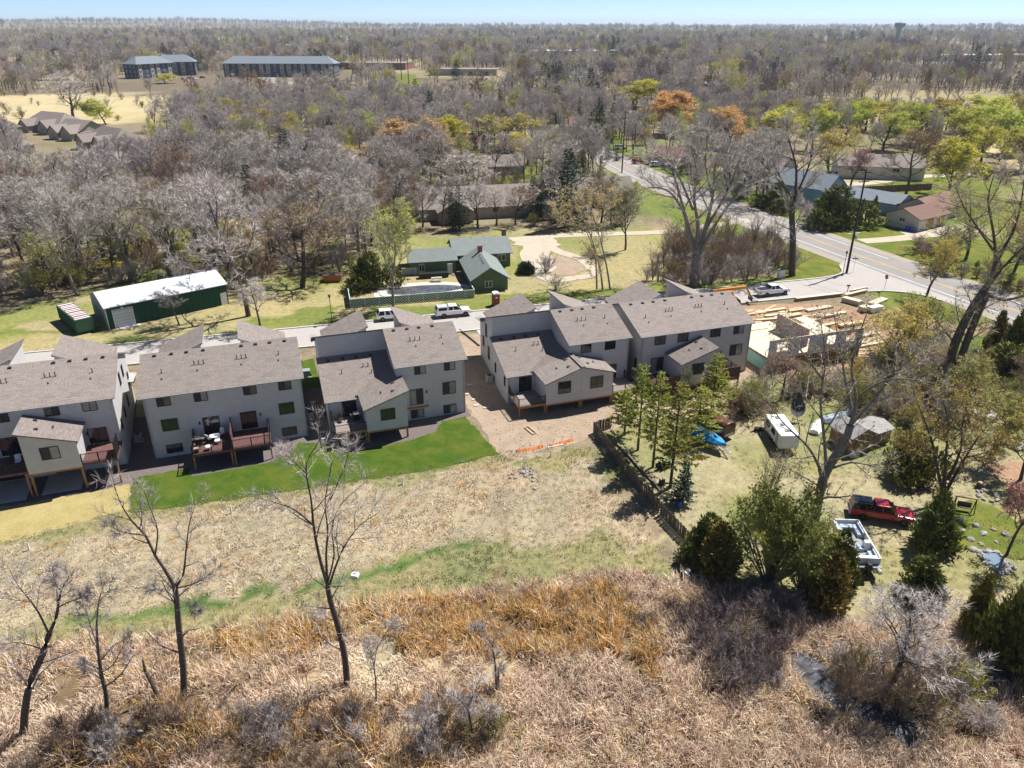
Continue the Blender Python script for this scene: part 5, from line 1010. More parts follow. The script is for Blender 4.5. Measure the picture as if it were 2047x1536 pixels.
# --- pontoon boat on a trailer
b0, b1 = P(1686, 1074), P(1727, 1150); ba = math.atan2(b1.y - b0.y, b1.x - b0.x); bc = (b0 + b1) / 2
bt = thing('pontoon_boat', 'white pontoon boat with blue-grey deck and outboard motor on the grass', 'boat', (bc.x, bc.y, ztf(bc.x, bc.y)), ba); BL = 6.4
MAT['boatblue'] = M('pale_blue_vinyl', (.38, .45, .52), (.30, .36, .43), scale=3); MAT['boatdeck'] = M('grey_boat_carpet', (.27, .28, .29), (.22, .23, .24), scale=4); MAT['alu'] = M('dull_aluminium', (.6, .61, .62), (.5, .51, .52), rough=.35, metal=.6)
for s in (-.85, .85): MB().lathe([(.05, -BL / 2 - .3), (.3, -BL / 2 + .4), (.33, -BL / 2 + .8), (.33, BL / 2 - .1), (.2, BL / 2)], 16, (0, s, .75), 'x').build('pontoon', MAT['alu'], bt, smooth=False)
MB().box(-BL / 2, BL / 2, -1.22, 1.22, 1.08, 1.16).build('deck', MAT['boatdeck'], bt)
for (xa, xb, ya, yb) in ((-BL / 2, BL / 2 - .5, -1.22, -1.16), (-BL / 2, BL / 2 - .5, 1.16, 1.22), (-BL / 2, -BL / 2 + .06, -1.16, 1.16), (BL / 2 - .56, BL / 2 - .5, -1.16, 1.16)): MB().box(xa, xb, ya, yb, 1.161, 1.78).box(xa - .02, xb + .02, ya - .02, yb + .02, 1.781, 1.83).build('side_panel', MAT['white'], bt)
for (xa, xb, ya, yb) in ((-2.9, -1.2, .55, 1.1), (-2.9, -2.35, -1.1, .5), (-2.3, -1.1, -1.1, -.62), (1.2, 2.4, .55, 1.1), (.5, .95, -.2, .4)): MB().box(xa, xb, ya, yb, 1.162, 1.5).box(xa, xb, (yb - .14) if yb > .5 else ya, yb if yb > .5 else ya + .14, 1.501, 1.75).build('seat', MAT['boatblue'], bt)
MB().prism([(.1, 1.162), (.75, 1.162), (.7, 2.0), (.35, 2.1), (.1, 1.8)], 'y', .45, 1.05).build('console', MAT['white'], bt, bevel=.04); MB().box(2.1, 2.62, -1.1, 1.1, 1.162, 1.72).build('folded_canopy', MAT['white'], bt, bevel=.12)
om = MB().prism([(3.0, 1.1), (3.65, 1.1), (3.72, 1.5), (3.55, 1.75), (3.05, 1.7)], 'y', -.2, .2).build('outboard_motor', MAT['black'], bt, bevel=.06); MB().box(3.15, 3.45, -.08, .08, .35, 1.1).build('motor_leg', MAT['black'], om)
MB().bar((-4.0, 0, .42), (2.6, 0, .42), .12).bar((-1, -1, .42), (-1, 1, .42), .1).bar((1.4, -1.05, .42), (1.4, 1.05, .42), .1).bar((2.4, -1, .42), (2.4, 1, .42), .1).build('trailer_frame', MAT['alu'], bt); wheelset(bt, (.9, 1.7), .3, 1.1, .2)
MB().lathe([(.02, 3.2), (.22, 3.3), (.22, 3.75), (.02, 3.9)], 12, (0, 0.9, 1.0), 'x').build('fender_buoy', MAT['alu'], bt)
# --- boat under a blue cover
b0, b1 = P(1392, 880), P(1436, 906); ba = math.atan2(b1.y - b0.y, b1.x - b0.x); bc = (b0 + b1) / 2
cvb = thing('covered_boat', 'small boat under a bright blue tarpaulin on a trailer behind the conifers', 'boat', (bc.x, bc.y + .6, ztf(bc.x, bc.y)), ba)
hull = MB(); st_ = [(-2.6, .9, .55), (-1.5, 1.05, .5), (0, 1.05, .48), (1.4, .85, .52), (2.3, .45, .62), (2.8, .06, .85)]
for (xa, wa, za), (xb, wb_, zb) in zip(st_[:-1], st_[1:]):
    for s in (-1, 1): hull.face([(xa, 0, za - .05), (xb, 0, zb - .05), (xb, s * wb_, 1.15), (xa, s * wa, 1.15)])
hull.face([(-2.6, 0, .5), (-2.6, .9, 1.15), (-2.6, -.9, 1.15)]).build('hull', MAT['white'], cvb)
cv = MB(); rows = [(-2.7, .95, 1.2, 1.35), (-1.5, 1.1, 1.15, 1.75), (-.3, 1.12, 1.13, 1.62), (.7, 1.0, 1.13, 1.85), (1.6, .85, 1.14, 1.45), (2.4, .45, 1.16, 1.3), (2.85, .08, 1.18, 1.22)]
for (xa, wa, ea, ta), (xb, wb_, eb, tb) in zip(rows[:-1], rows[1:]):
    for s in (-1, 1): cv.face([(xa, s * wa, ea - .12), (xb, s * wb_, eb - .12), (xb, s * wb_ * .5, (tb + eb) / 2 + .1), (xa, s * wa * .5, (ta + ea) / 2 + .1)]); cv.face([(xa, s * wa * .5, (ta + ea) / 2 + .1), (xb, s * wb_ * .5, (tb + eb) / 2 + .1), (xb, 0, tb), (xa, 0, ta)])
MAT['bluecover'] = M('bright_blue_cover', (.015, .27, .62), (.01, .2, .5), scale=2.5, rough=.4, bump=.6); cv.build('cover', MAT['bluecover'], cvb, smooth=True)
MB().bar((-2.2, -.7, .4), (1.6, -.7, .4), .1).bar((-2.2, .7, .4), (1.6, .7, .4), .1).bar((1.6, -.7, .4), (3.6, 0, .42), .1).bar((1.6, .7, .4), (3.6, 0, .42), .1).bar((-1, -.9, .4), (-1, .9, .4), .08).bar((1.2, -.9, .4), (1.2, .9, .4), .08).build('trailer_frame', MAT['alu'], cvb); wheelset(cvb, (-.9,), .3, .95, .2)
# --- black round-nosed trailer
p = P(1436, 878); tr = thing('livestock_trailer', 'black round-roofed livestock trailer with rust patches beside the blue covered boat', 'trailer', (p.x, p.y + 1.4, p.z), R(-58)); TL = 4.2
MAT['blackrust'] = M('black_paint_with_rust', (.018, .016, .016), (.16, .06, .03), scale=1.0, rough=.35, coat=.3)
MB().prism([(-.95, .55), (.95, .55), (.95, 1.75), (.85, 2.1), (.55, 2.32), (0, 2.4), (-.55, 2.32), (-.85, 2.1), (-.95, 1.75)], 'x', -TL / 2, TL / 2).build('body', MAT['blackrust'], tr, bevel=.1)
for s in (-1, 1): MB().box(-TL / 2 + .2, TL / 2 - .2, s * .965 - .012, s * .965 + .012, 1.4, 1.46).build('trim_line', MAT['white'], tr); MB().box(-.9, .9, s * 1.05 - .14, s * 1.05 + .14, .75, .82).build('fender', MAT['black'], tr)
MB().face([(TL / 2 + .004, -.7, .75), (TL / 2 + .004, .7, .75), (TL / 2 + .004, .7, .95), (TL / 2 + .004, -.7, .95)]).build('rear_marking', MAT['white'], tr, fix=False); wheelset(tr, (-.45, .4), .33, 1.02, .2); MB().bar((-TL / 2, -.6, .5), (-TL / 2 - 1.3, 0, .45), .1).bar((-TL / 2, .6, .5), (-TL / 2 - 1.3, 0, .45), .1).build('drawbar', MAT['black'], tr)
# --- white camper
q0, q1 = at(1549, 826, 2.15), at(1581, 869, 2.15); ca_ = math.atan2(q1[1] - q0[1], q1[0] - q0[0]); cc = (q0 + q1) / 2; CL = float(np.linalg.norm(q1 - q0))
cm = thing('camper_trailer', 'white box camper trailer with roof vents in the scrub beside the weathered shed', 'camper', (cc[0], cc[1], ztf(cc[0], cc[1])), ca_)
MB().prism([(-CL / 2, .5), (CL / 2, .45), (CL / 2 + .1, 1.2), (CL / 2, 2.15), (-CL / 2, 2.15), (-CL / 2 - .2, 1.3)], 'y', -1.1, 1.1).build('body', MAT['white'], cm, bevel=.06)
for x in (-1.6, 0, 1.5): MB().box(x - .22, x + .22, -.22, .22, 2.151, 2.29).build('roof_vent', MAT['trim'], cm)
for x in (-1.4, .4): window(cm, 1.1, .6, (x, -1.1, 1.25), 0, ('glass', 'glass')); 
MB().box(1.3, 1.95, -1.13, -1.1, .5, 1.95).build('camper_door', MAT['trim'], cm); wheelset(cm, (-.3, .5), .32, 1.0, .2); MB().bar((-CL / 2, -.6, .45), (-CL / 2 - 1.2, 0, .45), .1).bar((-CL / 2, .6, .45), (-CL / 2 - 1.2, 0, .45), .1).build('drawbar', MAT['black'], cm)
def dinghy(px, L, rz, mat, label, z=.0):
    p = P(*px); o = thing('upturned_boat', label, 'boat', (p.x, p.y, p.z + z), rz); m = MB(); st = [(-L / 2, .6), (-L * .2, .75), (L * .15, .7), (L * .4, .35), (L / 2, .03)]
    for (xa, wa), (xb, wb_) in zip(st[:-1], st[1:]):
        for s in (-1, 1): m.face([(xa, s * wa, .05), (xb, s * wb_, .05), (xb, s * wb_ * .6, .5), (xa, s * wa * .6, .5)]); m.face([(xa, s * wa * .6, .5), (xb, s * wb_ * .6, .5), (xb, 0, .62), (xa, 0, .62)])
    m.face([(-L / 2, -.6, .05), (-L / 2, .6, .05), (-L / 2, .36, .5), (-L / 2, 0, .62), (-L / 2, -.36, .5)]); m.build('hull', MAT[mat], o); MB().bar((-L / 2, 0, .63), (L / 2 - .05, 0, .63), .06).build('keel', MAT['alu'], o)
dinghy((1632, 856), 3.6, R(60), 'white', 'white upturned boat between the camper and the weathered shed'); dinghy((1672, 836), 4.6, R(25), 'boatblue', 'pale blue upturned boat behind the weathered shed'); dinghy((1702, 818), 4.2, R(62), 'boatblue', 'pale blue boat lying behind the forked tree')
p = P(1586, 840); ds = thing('satellite_dish', 'large dark mesh satellite dish behind the white camper', 'satellite dish', p, R(-70)); MB().lathe([(.05, 0), (.06, 1.6)], 8).build('mast', MAT['alu'], ds)
dd = MB().lathe([(.05, 0), (.6, .12), (1.1, .42), (1.12, .45), (.6, .16), (.05, .04)], 20, (0, 0, 0), 'x').build('dish', MAT['screen'], ds, (0, 0, 1.7)); dd.rotation_euler = (0, R(-25), 0)
# ================================================================ yard things
# paling fence
MAT['paling'] = M('weathered_grey_palings', (.15, .118, .09), (.085, .066, .05), scale=3, rand=.15)
def paling_fence(pts, label, h=1.55):
    w = [P(*q) for q in pts]; g = thing('paling_fence', label, 'fence', w[0], 0, 'weathered paling fences'); k = 0
    for a, b in zip(w[:-1], w[1:]):
        L = (b - a).length; d = (b - a) / L; n = int(L / .2)
        for i in range(n):
            p = a + d * (i * .2) - w[0]; z = ztf(*(a + d * i * .2)[:2]) - w[0].z; hh = h + rb.uniform(-.08, .08); nr = Vector((-d.y, d.x, 0)) * .012; e = d * .085; t = Vector((rb.uniform(-.04, .04), rb.uniform(-.04, .04), 0))
            q = [p - e - nr, p + e - nr, p + e + nr, p - e + nr]
            MB().hexa([(v.x, v.y, z - .05) for v in q] + [(v.x + t.x, v.y + t.y, z + hh) for v in q]).build('paling', MAT['paling'], g, fix=False) if k < 290 else None; k += 1
        for zr in (.4, 1.2): MB().bar(Vector((a.x, a.y, ztf(a.x, a.y) + zr)) - w[0] + Vector((-d.y, d.x, 0)) * .04, Vector((b.x, b.y, ztf(b.x, b.y) + zr)) - w[0] + Vector((-d.y, d.x, 0)) * .04, .05, .09).build('rail', MAT['paling'], g)
paling_fence([(1187, 866), (1250, 950), (1320, 1030), (1382, 1096)], 'long weathered paling fence dividing the dry field from the yard'); paling_fence([(1187, 866), (1224, 856)], 'short dark paling fence corner behind the conifers')
def log(a, b, r, label, mat='bark_pale', name='fallen_log', lift=.0):
    p, q = P(*a), P(*b); o = thing(name, label, 'log', p); d = q - p; m = MB(); pts = [d * t + Vector((0, 0, r + lift * math.sin(t * 3) + ztf(p.x + d.x * t, p.y + d.y * t) - p.z - d.z * t)) + Vector((rb.uniform(-.06, .06), rb.uniform(-.06, .06), 0)) for t in np.linspace(0, 1, 7)]
    m.tube(pts, [r * (1 - .45 * t) for t in np.linspace(0, 1, 7)], 8).build('trunk', MAT[mat], o); s = pts[4]; MB().tube([s, s + Vector((.3, .25, .35)), s + Vector((.5, .6, .5))], [r * .35, r * .2, r * .05], 5).build('branch_stub', MAT[mat], o)
log((1233, 890), (1320, 984), .16, 'long pale fallen log lying beside the paling fence')
def simple(name, px, label, cat, parts, rz=0, group=None, off=0.0):
    p = P(*px); o = thing(name, label, cat, (p.x, p.y, p.z + off), rz, group)
    for nm, m, mat in parts: m.build(nm, MAT[mat] if isinstance(mat, str) else mat, o)
    return o
MAT['blueplastic'] = M('blue_plastic', (.02, .07, .42), rough=.4); MAT['stone'] = M('grey_field_stone', (.34, .32, .30), (.22, .20, .19), scale=2, rand=.25, bump=.4); MAT['silt'] = M('orange_silt_fabric', (.62, .17, .04), (.5, .13, .03), scale=3)
simple('plastic_barrel', (1356, 1016), 'blue plastic barrel under the young blue spruce', 'barrel', [('drum', MB().lathe([(.26, 0), (.3, .05), (.3, .4), (.31, .43), (.3, .46), (.3, .85), (.26, .9)], 14), 'blueplastic'), ('lid', MB().lathe([(.27, .901), (.27, .94)], 14), 'black')])
for a, l1 in (((1323, 968), 'dark tree stump standing by the paling fence'), ((1957, 975), 'cut tree stump on the dry grass near the stone ring'), ((1822, 985), 'dark rotting stump beside the red pickup truck')): simple('tree_stump', a, l1, 'stump', [('stump', MB().lathe([(.48, -.1), (.36, .15), (.32, .6), (.2, .68)], 9), 'bark'), ('cut_face', MB().lathe([(.24, .66), (.2, .70)], 9), 'lumber'), ('root', MB().bar((.2, 0, .15), (.8, .2, .0), .14), 'bark')])
mw = simple('garden_tractor', (1325, 935), 'green garden tractor parked among the conifer trunks', 'mower', [('hood', MB().box(.1, .9, -.25, .25, .35, .75), M('mower_green', (.05, .19, .10))), ('seat', MB().box(-.55, -.2, -.2, .2, .55, .62).box(-.6, -.52, -.2, .2, .62, .95), 'black'), ('mower_deck', MB().box(-.5, .4, -.5, .5, .12, .28), 'black'), ('chassis', MB().box(-.7, .9, -.2, .2, .25, .36), 'black')], .6); wheelset(mw, (-.45, .65), .26, .42, .18)
t_ = simple('junk_pile', (1512, 862), 'dark pile of scrap and tyres in front of the camper', 'scrap', [('tyre', MB().lathe([(.2, .0), (.36, .02), (.36, .2), (.2, .22)], 14), 'rubber'), ('tyre', MB().lathe([(.2, .22), (.36, .24), (.36, .42), (.2, .44)], 14, (.1, .05, 0)), 'rubber'), ('tyre', MB().lathe([(.2, .0), (.36, .02), (.36, .2), (.2, .22)], 14, (.8, .3, 0)), 'rubber'), ('board', MB().bar((-.8, -.3, .1), (.9, .6, .5), .2, .04), 'rustwood')])
simple('wicker_drum', (1372, 1156), 'dark slatted drum lying in shadow at the end of the fence', 'drum', [('drum', MB().lathe([(.38, -.5), (.42, -.4), (.42, .4), (.38, .5)], 16, (0, 0, .42), 'x'), 'screen'), ('hoop', MB().lathe([(.43, -.3), (.44, -.25), (.43, -.2)], 16, (0, 0, .42), 'x'), 'alu'), ('hoop', MB().lathe([(.43, .2), (.44, .25), (.43, .3)], 16, (0, 0, .42), 'x'), 'alu')], .6)
# orange silt fence heap
def heap(a, b, label):
    p, q = P(*a), P(*b); o = thing('silt_fence', label, 'silt fence', p, 0, 'collapsed orange silt fence'); d = q - p; n = 14; m = MB(); r = random.Random(int(a[0])); hs = [r.uniform(.06, .3) for _ in range(n + 1)]; sd = Vector((-d.y, d.x, 0)).normalized()
    for k in range(n):
        for w0, w1, f0, f1 in ((-.28, -.05, .1, 1), (-.05, .2, 1, .15)): m.face([d * (k / n) + sd * (w0 + r.uniform(-.05, .05)) + Vector((0, 0, hs[k] * f0 + .05)), d * ((k + 1) / n) + sd * w0 + Vector((0, 0, hs[k + 1] * f0 + .05)), d * ((k + 1) / n) + sd * w1 + Vector((0, 0, hs[k + 1] * f1 + .05)), d * (k / n) + sd * w1 + Vector((0, 0, hs[k] * f1 + .05))])
    m.build('fabric', MAT['silt'], o, fix=False)
    for t in (.1, .5, .9): v = d * t; MB().bar((v.x, v.y, 0), (v.x + .15, v.y + .1, .9), .04).build('stake', MAT['lumber'], o)
heap((1032, 903), (1085, 894), 'low torn orange silt fence at the dirt edge'); heap((1100, 893), (1145, 880), 'crumpled orange silt fence beside a white board at the dirt edge')
simple('marker_board', (1108, 893), 'white board lying next to the orange silt fence', 'board', [('board', MB().box(-1.0, 1.0, -.12, .12, .05, .12), 'white'), ('batten', MB().box(-.9, .9, -.03, .03, .121, .16), 'lumber')], R(20))
for px, lb in (((59, 1100), 'white marker post at the dormant lawn edge of the field'), ((463, 1026), 'white marker post in the dry field below the green lawn'), ((1101, 914), 'white marker post close to the orange silt fence'), ((805, 968), 'white marker post at the tip of the green lawn')): simple('marker_post', px, lb, 'post', [('post', MB().lathe([(.09, -.1), (.09, .75), (.05, .8)], 8), 'white'), ('cap', MB().lathe([(.1, .8), (.1, .84)], 8), 'trim')])
simple('paper_sheet', (709, 1152), 'crumpled white sheet lying on the green strip of the field', 'sheet', [('sheet', MB().hexa([(-.4, -.3, .02), (.35, -.35, .02), (.4, .3, .02), (-.3, .4, .02), (-.3, -.2, .25), (.3, -.3, .18), (.35, .2, .32), (-.25, .3, .2)]), 'white'), ('fold', MB().hexa([(-.2, -.1, .2), (.2, -.1, .2), (.2, .15, .2), (-.2, .15, .2), (-.1, 0, .4), (.15, -.05, .38), (.12, .1, .42), (-.1, .1, .4)]), 'white')])
# stones: rock pile, garden pond ring, fire ring
_st = []
for k in range(4):
    bm = bmesh.new(); bmesh.ops.create_icosphere(bm, subdivisions=2, radius=1.0); r = random.Random(40 + k)
    for v in bm.verts: v.co *= r.uniform(.78, 1.1); v.co.z *= .62
    me = bpy.data.meshes.new('stone'); bm.to_mesh(me); bm.free(); me.materials.append(MAT['stone']); _st.append(me)
def stones(pts, label, group, smin, smax):
    for i, (x, y) in enumerate(pts):
        o = link('field_stone', _st[i % 4], None, (x, y, ztf(x, y) + .08), rb.uniform(0, 6)); s = rb.uniform(smin, smax); o.scale = (s * rb.uniform(.8, 1.3), s, s); tag(o, label, 'stone', group)
p = P(1050, 948); stones([(p.x + rb.gauss(0, .7), p.y + rb.gauss(0, .8)) for _ in range(26)], 'field stone in the small rock pile on the dry field', 'stones of the field rock pile', .12, .26)
simple('wire_cage', (1046, 938), 'round wire cage standing at the rock pile', 'wire cage', [('hoop', MB().tube([(.32 * math.cos(t), .32 * math.sin(t), .5) for t in np.linspace(0, 6.28, 12)], .02, 5), 'alu'), ('hoop', MB().tube([(.32 * math.cos(t), .32 * math.sin(t), .08) for t in np.linspace(0, 6.28, 12)], .02, 5), 'alu')] + [('wire', MB().bar((.32 * math.cos(t), .32 * math.sin(t), 0), (.28 * math.cos(t), .28 * math.sin(t), .85), .025), 'alu') for t in np.linspace(0, 5.4, 7)])
gp = PL([(1962, 1108), (1990, 1108), (2015, 1135), (2000, 1140), (1978, 1128)]); gc = (sum(q[0] for q in gp) / 5, sum(q[1] for q in gp) / 5)
gpd = thing('garden_pond', 'small garden pond of pale blue water ringed with stones', 'pond', (gc[0], gc[1], ztf(*gc))); MAT['pondblue'] = M_glass('pale_pond_water', (.20, .27, .36), .08, .7)
MB().prism([(q[0] - gc[0], q[1] - gc[1]) for q in gp], 'z', -.05, .1).build('water', MAT['pondblue'], gpd); MB().prism([((q[0] - gc[0]) * 1.25, (q[1] - gc[1]) * 1.25) for q in gp], 'z', -.1, .06).build('liner', MAT['black'], gpd)
MB().lathe([(.35, .1), (.3, .35), (.1, .5)], 9, (gp[2][0] - gc[0] - .5, gp[2][1] - gc[1], 0)).build('fountain_stone', MAT['stone'], gpd)
ring_pts = []
for a, b in zip(gp, gp[1:] + gp[:1]):
    for t in np.arange(0, 1, .14): ring_pts.append((gc[0] + (a[0] + (b[0] - a[0]) * t - gc[0]) * 1.3 + rb.gauss(0, .15), gc[1] + (a[1] + (b[1] - a[1]) * t - gc[1]) * 1.3 + rb.gauss(0, .15)))
stones(ring_pts, 'grey stone of the ring round the small garden pond', 'stones round the garden pond', .16, .34)
p = P(1975, 992); stones([(p.x + 1.0 * math.cos(t) + rb.gauss(0, .1), p.y + 1.0 * math.sin(t) + rb.gauss(0, .1)) for t in np.linspace(0, 6.1, 18)], 'pale stone of the fire ring on the grass', 'stones of the fire ring', .16, .26)
sp_ = [P(*q) for q in ((1880, 1040), (1905, 1050), (1925, 1062), (1950, 1052), (1965, 1068), (1985, 1060), (1940, 1080), (1900, 1078), (1870, 1068), (1990, 1085), (1920, 1040), (1960, 1090), (2010, 1070), (1885, 1088), (1945, 1100))]
stones([(q.x, q.y) for q in sp_], 'flat grey stone half sunk in the shady green planting', 'stones in the shady planting', .2, .5)
sw = simple('garden_swing', (1925, 1022), 'dark wooden garden swing frame on the green patch', 'swing', [('frame', MB().bar((-.9, -.5, 0), (-.9, 0, 1.6), .08).bar((-.9, .5, 0), (-.9, 0, 1.6), .08).bar((.9, -.5, 0), (.9, 0, 1.6), .08).bar((.9, .5, 0), (.9, 0, 1.6), .08).bar((-1.1, 0, 1.6), (1.1, 0, 1.6), .09), 'bark'), ('seat', MB().box(-.65, .65, -.25, .2, .5, .54), 'bark'), ('backrest', MB().box(-.65, .65, .2, .24, .54, 1.0), 'bark')], R(-20))
simple('brush_heap', (1838, 975), 'dark heap of branches behind the red pickup truck', 'brush heap', [('branch', MB().bar((rb.gauss(0, .6), rb.gauss(0, .4), .1), (rb.gauss(0, .8), rb.gauss(0, .6), .5), .05), 'bark') for _ in range(14)])
simple('corrugated_panel', (2040, 890), 'grey corrugated panel lying at the yard edge', 'panel', [('panel', MB().box(-1.6, 1.6, -.9, .9, .1, .16), 'trim'), ('batten', MB().box(-1.6, 1.6, -.05, .05, .161, .22), 'lumber')], R(20))
simple('tarp_cover', (1968, 833), 'pale tarpaulin covered heap in the scrub', 'tarpaulin', [('cover', MB().lathe([(1.6, 0), (1.4, .5), (.7, .85), (.1, .95)], 10), 'trim'), ('tyre', MB().lathe([(.2, .9), (.34, .92), (.34, 1.05), (.2, 1.07)], 12), 'rubber')])
# ================================================================ street furniture
def lamp_post(x, y, label, h=5.6):
    o = thing('street_lamp', label, 'street lamp', (x, y, ztf(x, y)), 0, 'lantern lamps along the side street'); MB().lathe([(.14, 0), (.12, .5), (.06, .6), (.045, h - .55)], 10).build('pole', MAT['black'], o)
    MB().lathe([(.08, h - .55), (.2, h - .2), (.2, h - .15)], 8).build('lantern', MAT['carglass'], o); MB().lathe([(.26, h - .149), (.05, h + .08), (.02, h + .15)], 8).build('cap', MAT['black'], o)
q = P(664, 647); lamp_post(q.x, q.y, 'black lantern street lamp beside the lattice fence lawn', rise(q, 590)); q = P(1684, 552); lamp_post(q.x, q.y, 'black lantern street lamp at the junction beside the utility pole', rise(q, 503))
MAT['poletimber'] = M('dark_pole_timber', (.055, .045, .04), (.035, .03, .028), scale=4)
poles = []
def upole(px, ytop, label, arms=True, r=.19, fat=1.0):
    p = P(*px); h = rise(p, ytop); o = thing('utility_pole', label, 'utility pole', p, R(20), 'utility poles along the main road'); MB().lathe([(r * 1.15 * fat, -.3), (r * fat, h * .5), (r * .7 * fat, h)], 10).build('pole', MAT['poletimber'], o)
    if arms:
        for k, z in enumerate((h - .6, h - 2.2)): 
            a = MB().box(-1.15, 1.15, -.06, .06, z, z + .12).build('crossarm', MAT['poletimber'], o)
            for x in (-1.05, -.4, .4, 1.05): MB().lathe([(.05, z + .121), (.08, z + .2), (.04, z + .36)], 8, (x, 0, 0)).build('insulator', MAT['trim'], a)
    poles.append((p, h)); return o
up1 = upole((1692, 547), 339, 'tall dark utility pole at the junction with a white fitting halfway up'); z_ = rise(P(1692, 547), 468); MB().box(-1.3, 1.3, -.08, .08, z_, z_ + .14).build('service_arm', MAT['white'], up1); MB().lathe([(.22, z_ - .9), (.22, z_ - .2)], 10, (.35, -.2, 0)).build('transformer', MAT['trim'], up1)
upole((1243, 346), 222, 'tall dark utility pole where the main road enters the trees'); upole((1024, 212), 150, 'distant dark pole rising between bare trees', True, .25); upole((817, 168), 112, 'dark pole beside the far green field', True, .3)
for k, (px, yt, lb) in enumerate((((702, 134), 74, 'tallest dark pole beyond the long apartment block'), ((725, 150), 100, 'pole to the right of the tallest far pole'), ((757, 150), 112, 'pole in front of the dark brown building'), ((672, 128), 88, 'thin pole at the end of the apartment roof'), ((803, 160), 118, 'thin pole near the far road bend'))): upole(px, yt, lb, False, .3)
def wire(a, b, sag, label, r=.028):
    o = thing('power_line', label, 'power line', a, 0, 'overhead wires'); d = Vector(b) - Vector(a); pts = [d * t + Vector((0, 0, -sag * 4 * t * (1 - t))) for t in np.linspace(0, 1, 17)]; MB().tube(pts, r, 4).build('wire', MAT['black'], o)
p1, h1_ = poles[0]; p2, h2_ = poles[1]; ex = Vector((99, 82, 1.9)) 
for dx, dz_, nm in ((-1.05, -.2, 'upper outer'), (1.05, -.2, 'upper inner'), (-.4, -.2, 'upper middle'), (.4, -1.8, 'lower'), (0, -7.5, 'low cable')):
    o_ = Vector((dx * .94, dx * .34, dz_)); wire(p1 + Vector((0, 0, h1_)) + o_, p2 + Vector((0, 0, h2_)) + o_, 2.0, '%s overhead wire running from the junction pole towards the wood' % nm); wire(p1 + Vector((0, 0, h1_)) + o_, ex + Vector((0, 0, h1_)) + o_, 1.2, '%s overhead wire running from the junction pole along the road verge' % nm)
p3, h3_ = poles[2]
wire(p2 + Vector((0, 0, h2_)), p3 + Vector((0, 0, h3_)), 3, 'overhead wire crossing the wood to the distant pole', .05)
MAT['signred'] = M('stop_sign_red', (.45, .02, .03), rough=.4); MAT['signgreen'] = M('street_sign_green', (.02, .22, .13), rough=.4)
def text_part(body, size, loc, rot, mat, parent, name='lettering'):
    cu = bpy.data.curves.new(name, 'FONT'); cu.body = body; cu.size = size; cu.align_x = 'CENTER'; cu.align_y = 'CENTER'; cu.extrude = .002
    tmp = bpy.data.objects.new(name, cu); me = bpy.data.meshes.new_from_object(tmp); bpy.data.objects.remove(tmp); me.materials.append(mat); o = link(name, me, parent, loc); o.rotation_euler = rot; return o
p = P(1767, 582); ss = thing('stop_sign', 'red stop sign on a thin post facing the side street', 'stop sign', p, R(105)); MB().bar((0, 0, -.2), (0, 0, 2.9), .06).build('post', MAT['alu'], ss)
MB().prism([(.42 * math.cos(t), 2.55 + .42 * math.sin(t)) for t in np.arange(math.pi / 8, 6.5, math.pi / 4)][:8], 'y', .035, .06).build('sign_plate', MAT['signred'], ss); text_part('STOP', .3, (0, .065, 2.55), (R(90), 0, R(180)), MAT['white'], ss)
p = P(1705, 545); sn_ = thing('street_name_sign', 'green street name sign on a post at the junction', 'street sign', p, R(-10)); MB().bar((0, 0, -.2), (0, 0, 2.9), .05).build('post', MAT['alu'], sn_); MB().box(-.55, .55, -.015, .015, 2.55, 2.75).build('sign_plate', MAT['signgreen'], sn_); MB().box(-.012, .012, -.5, .5, 2.78, 2.97).build('sign_plate', MAT['signgreen'], sn_)
p = P(1694, 583); simple('mailbox', (1694, 584), 'dark mailbox on a short post between the truss stacks', 'mailbox', [('post', MB().box(-.05, .05, -.05, .05, 0, 1.05), 'black'), ('box', MB().prism([(-.12, 1.05), (.12, 1.05), (.12, 1.2), (.06, 1.28), (-.06, 1.28), (-.12, 1.2)], 'x', -.28, .28), 'black')])
simple('utility_box', (1560, 556), 'pale utility box on a concrete pad beside the side street', 'utility box', [('box', MB().box(-.6, .6, -.35, .35, .1, 1.5), 'white'), ('lid', MB().box(-.65, .65, -.4, .4, 1.501, 1.6), 'trim'), ('pad', MB().box(-.9, .9, -.6, .6, -.1, .1), 'concrete')], SA)
MAT['maroon'] = M('maroon_plastic', (.20, .035, .03), (.16, .03, .025), rough=.5)
pt = simple('portable_toilet', (991, 611), 'maroon portable toilet with a white roof beside the street', 'toilet', [('cabin', MB().box(-.55, .55, -.55, .55, .1, 2.05), 'maroon'), ('roof', MB().prism([(-.6, 2.051), (.6, 2.051), (.5, 2.25), (0, 2.35), (-.5, 2.25)], 'y', -.6, .6), 'white'), ('door', MB().box(-.38, .38, -.575, -.552, .2, 1.95), 'maroon'), ('base', MB().box(-.6, .6, -.6, .6, 0, .099), 'black'), ('sign_plate', MB().box(-.15, .15, -.585, -.576, 1.4, 1.65), 'white')], SA)
simple('dumpster', (666, 562), 'orange brown open dumpster under the brown bare tree', 'dumpster', [('bin', MB().hexa([(-1.4, -.8, .1), (1.4, -.8, .1), (1.4, .8, .1), (-1.4, .8, .1), (-1.7, -.9, 1.2), (1.7, -.9, 1.2), (1.7, .9, 1.2), (-1.7, .9, 1.2)]), M('orange_brown_steel', (.42, .17, .05))), ('rim', MB().box(-1.75, 1.75, -.95, -.85, 1.2, 1.28).box(-1.75, 1.75, .85, .95, 1.2, 1.28), 'rust'), ('filling', MB().box(-1.6, 1.6, -.84, .84, 1.21, 1.3), 'bark')], .1)
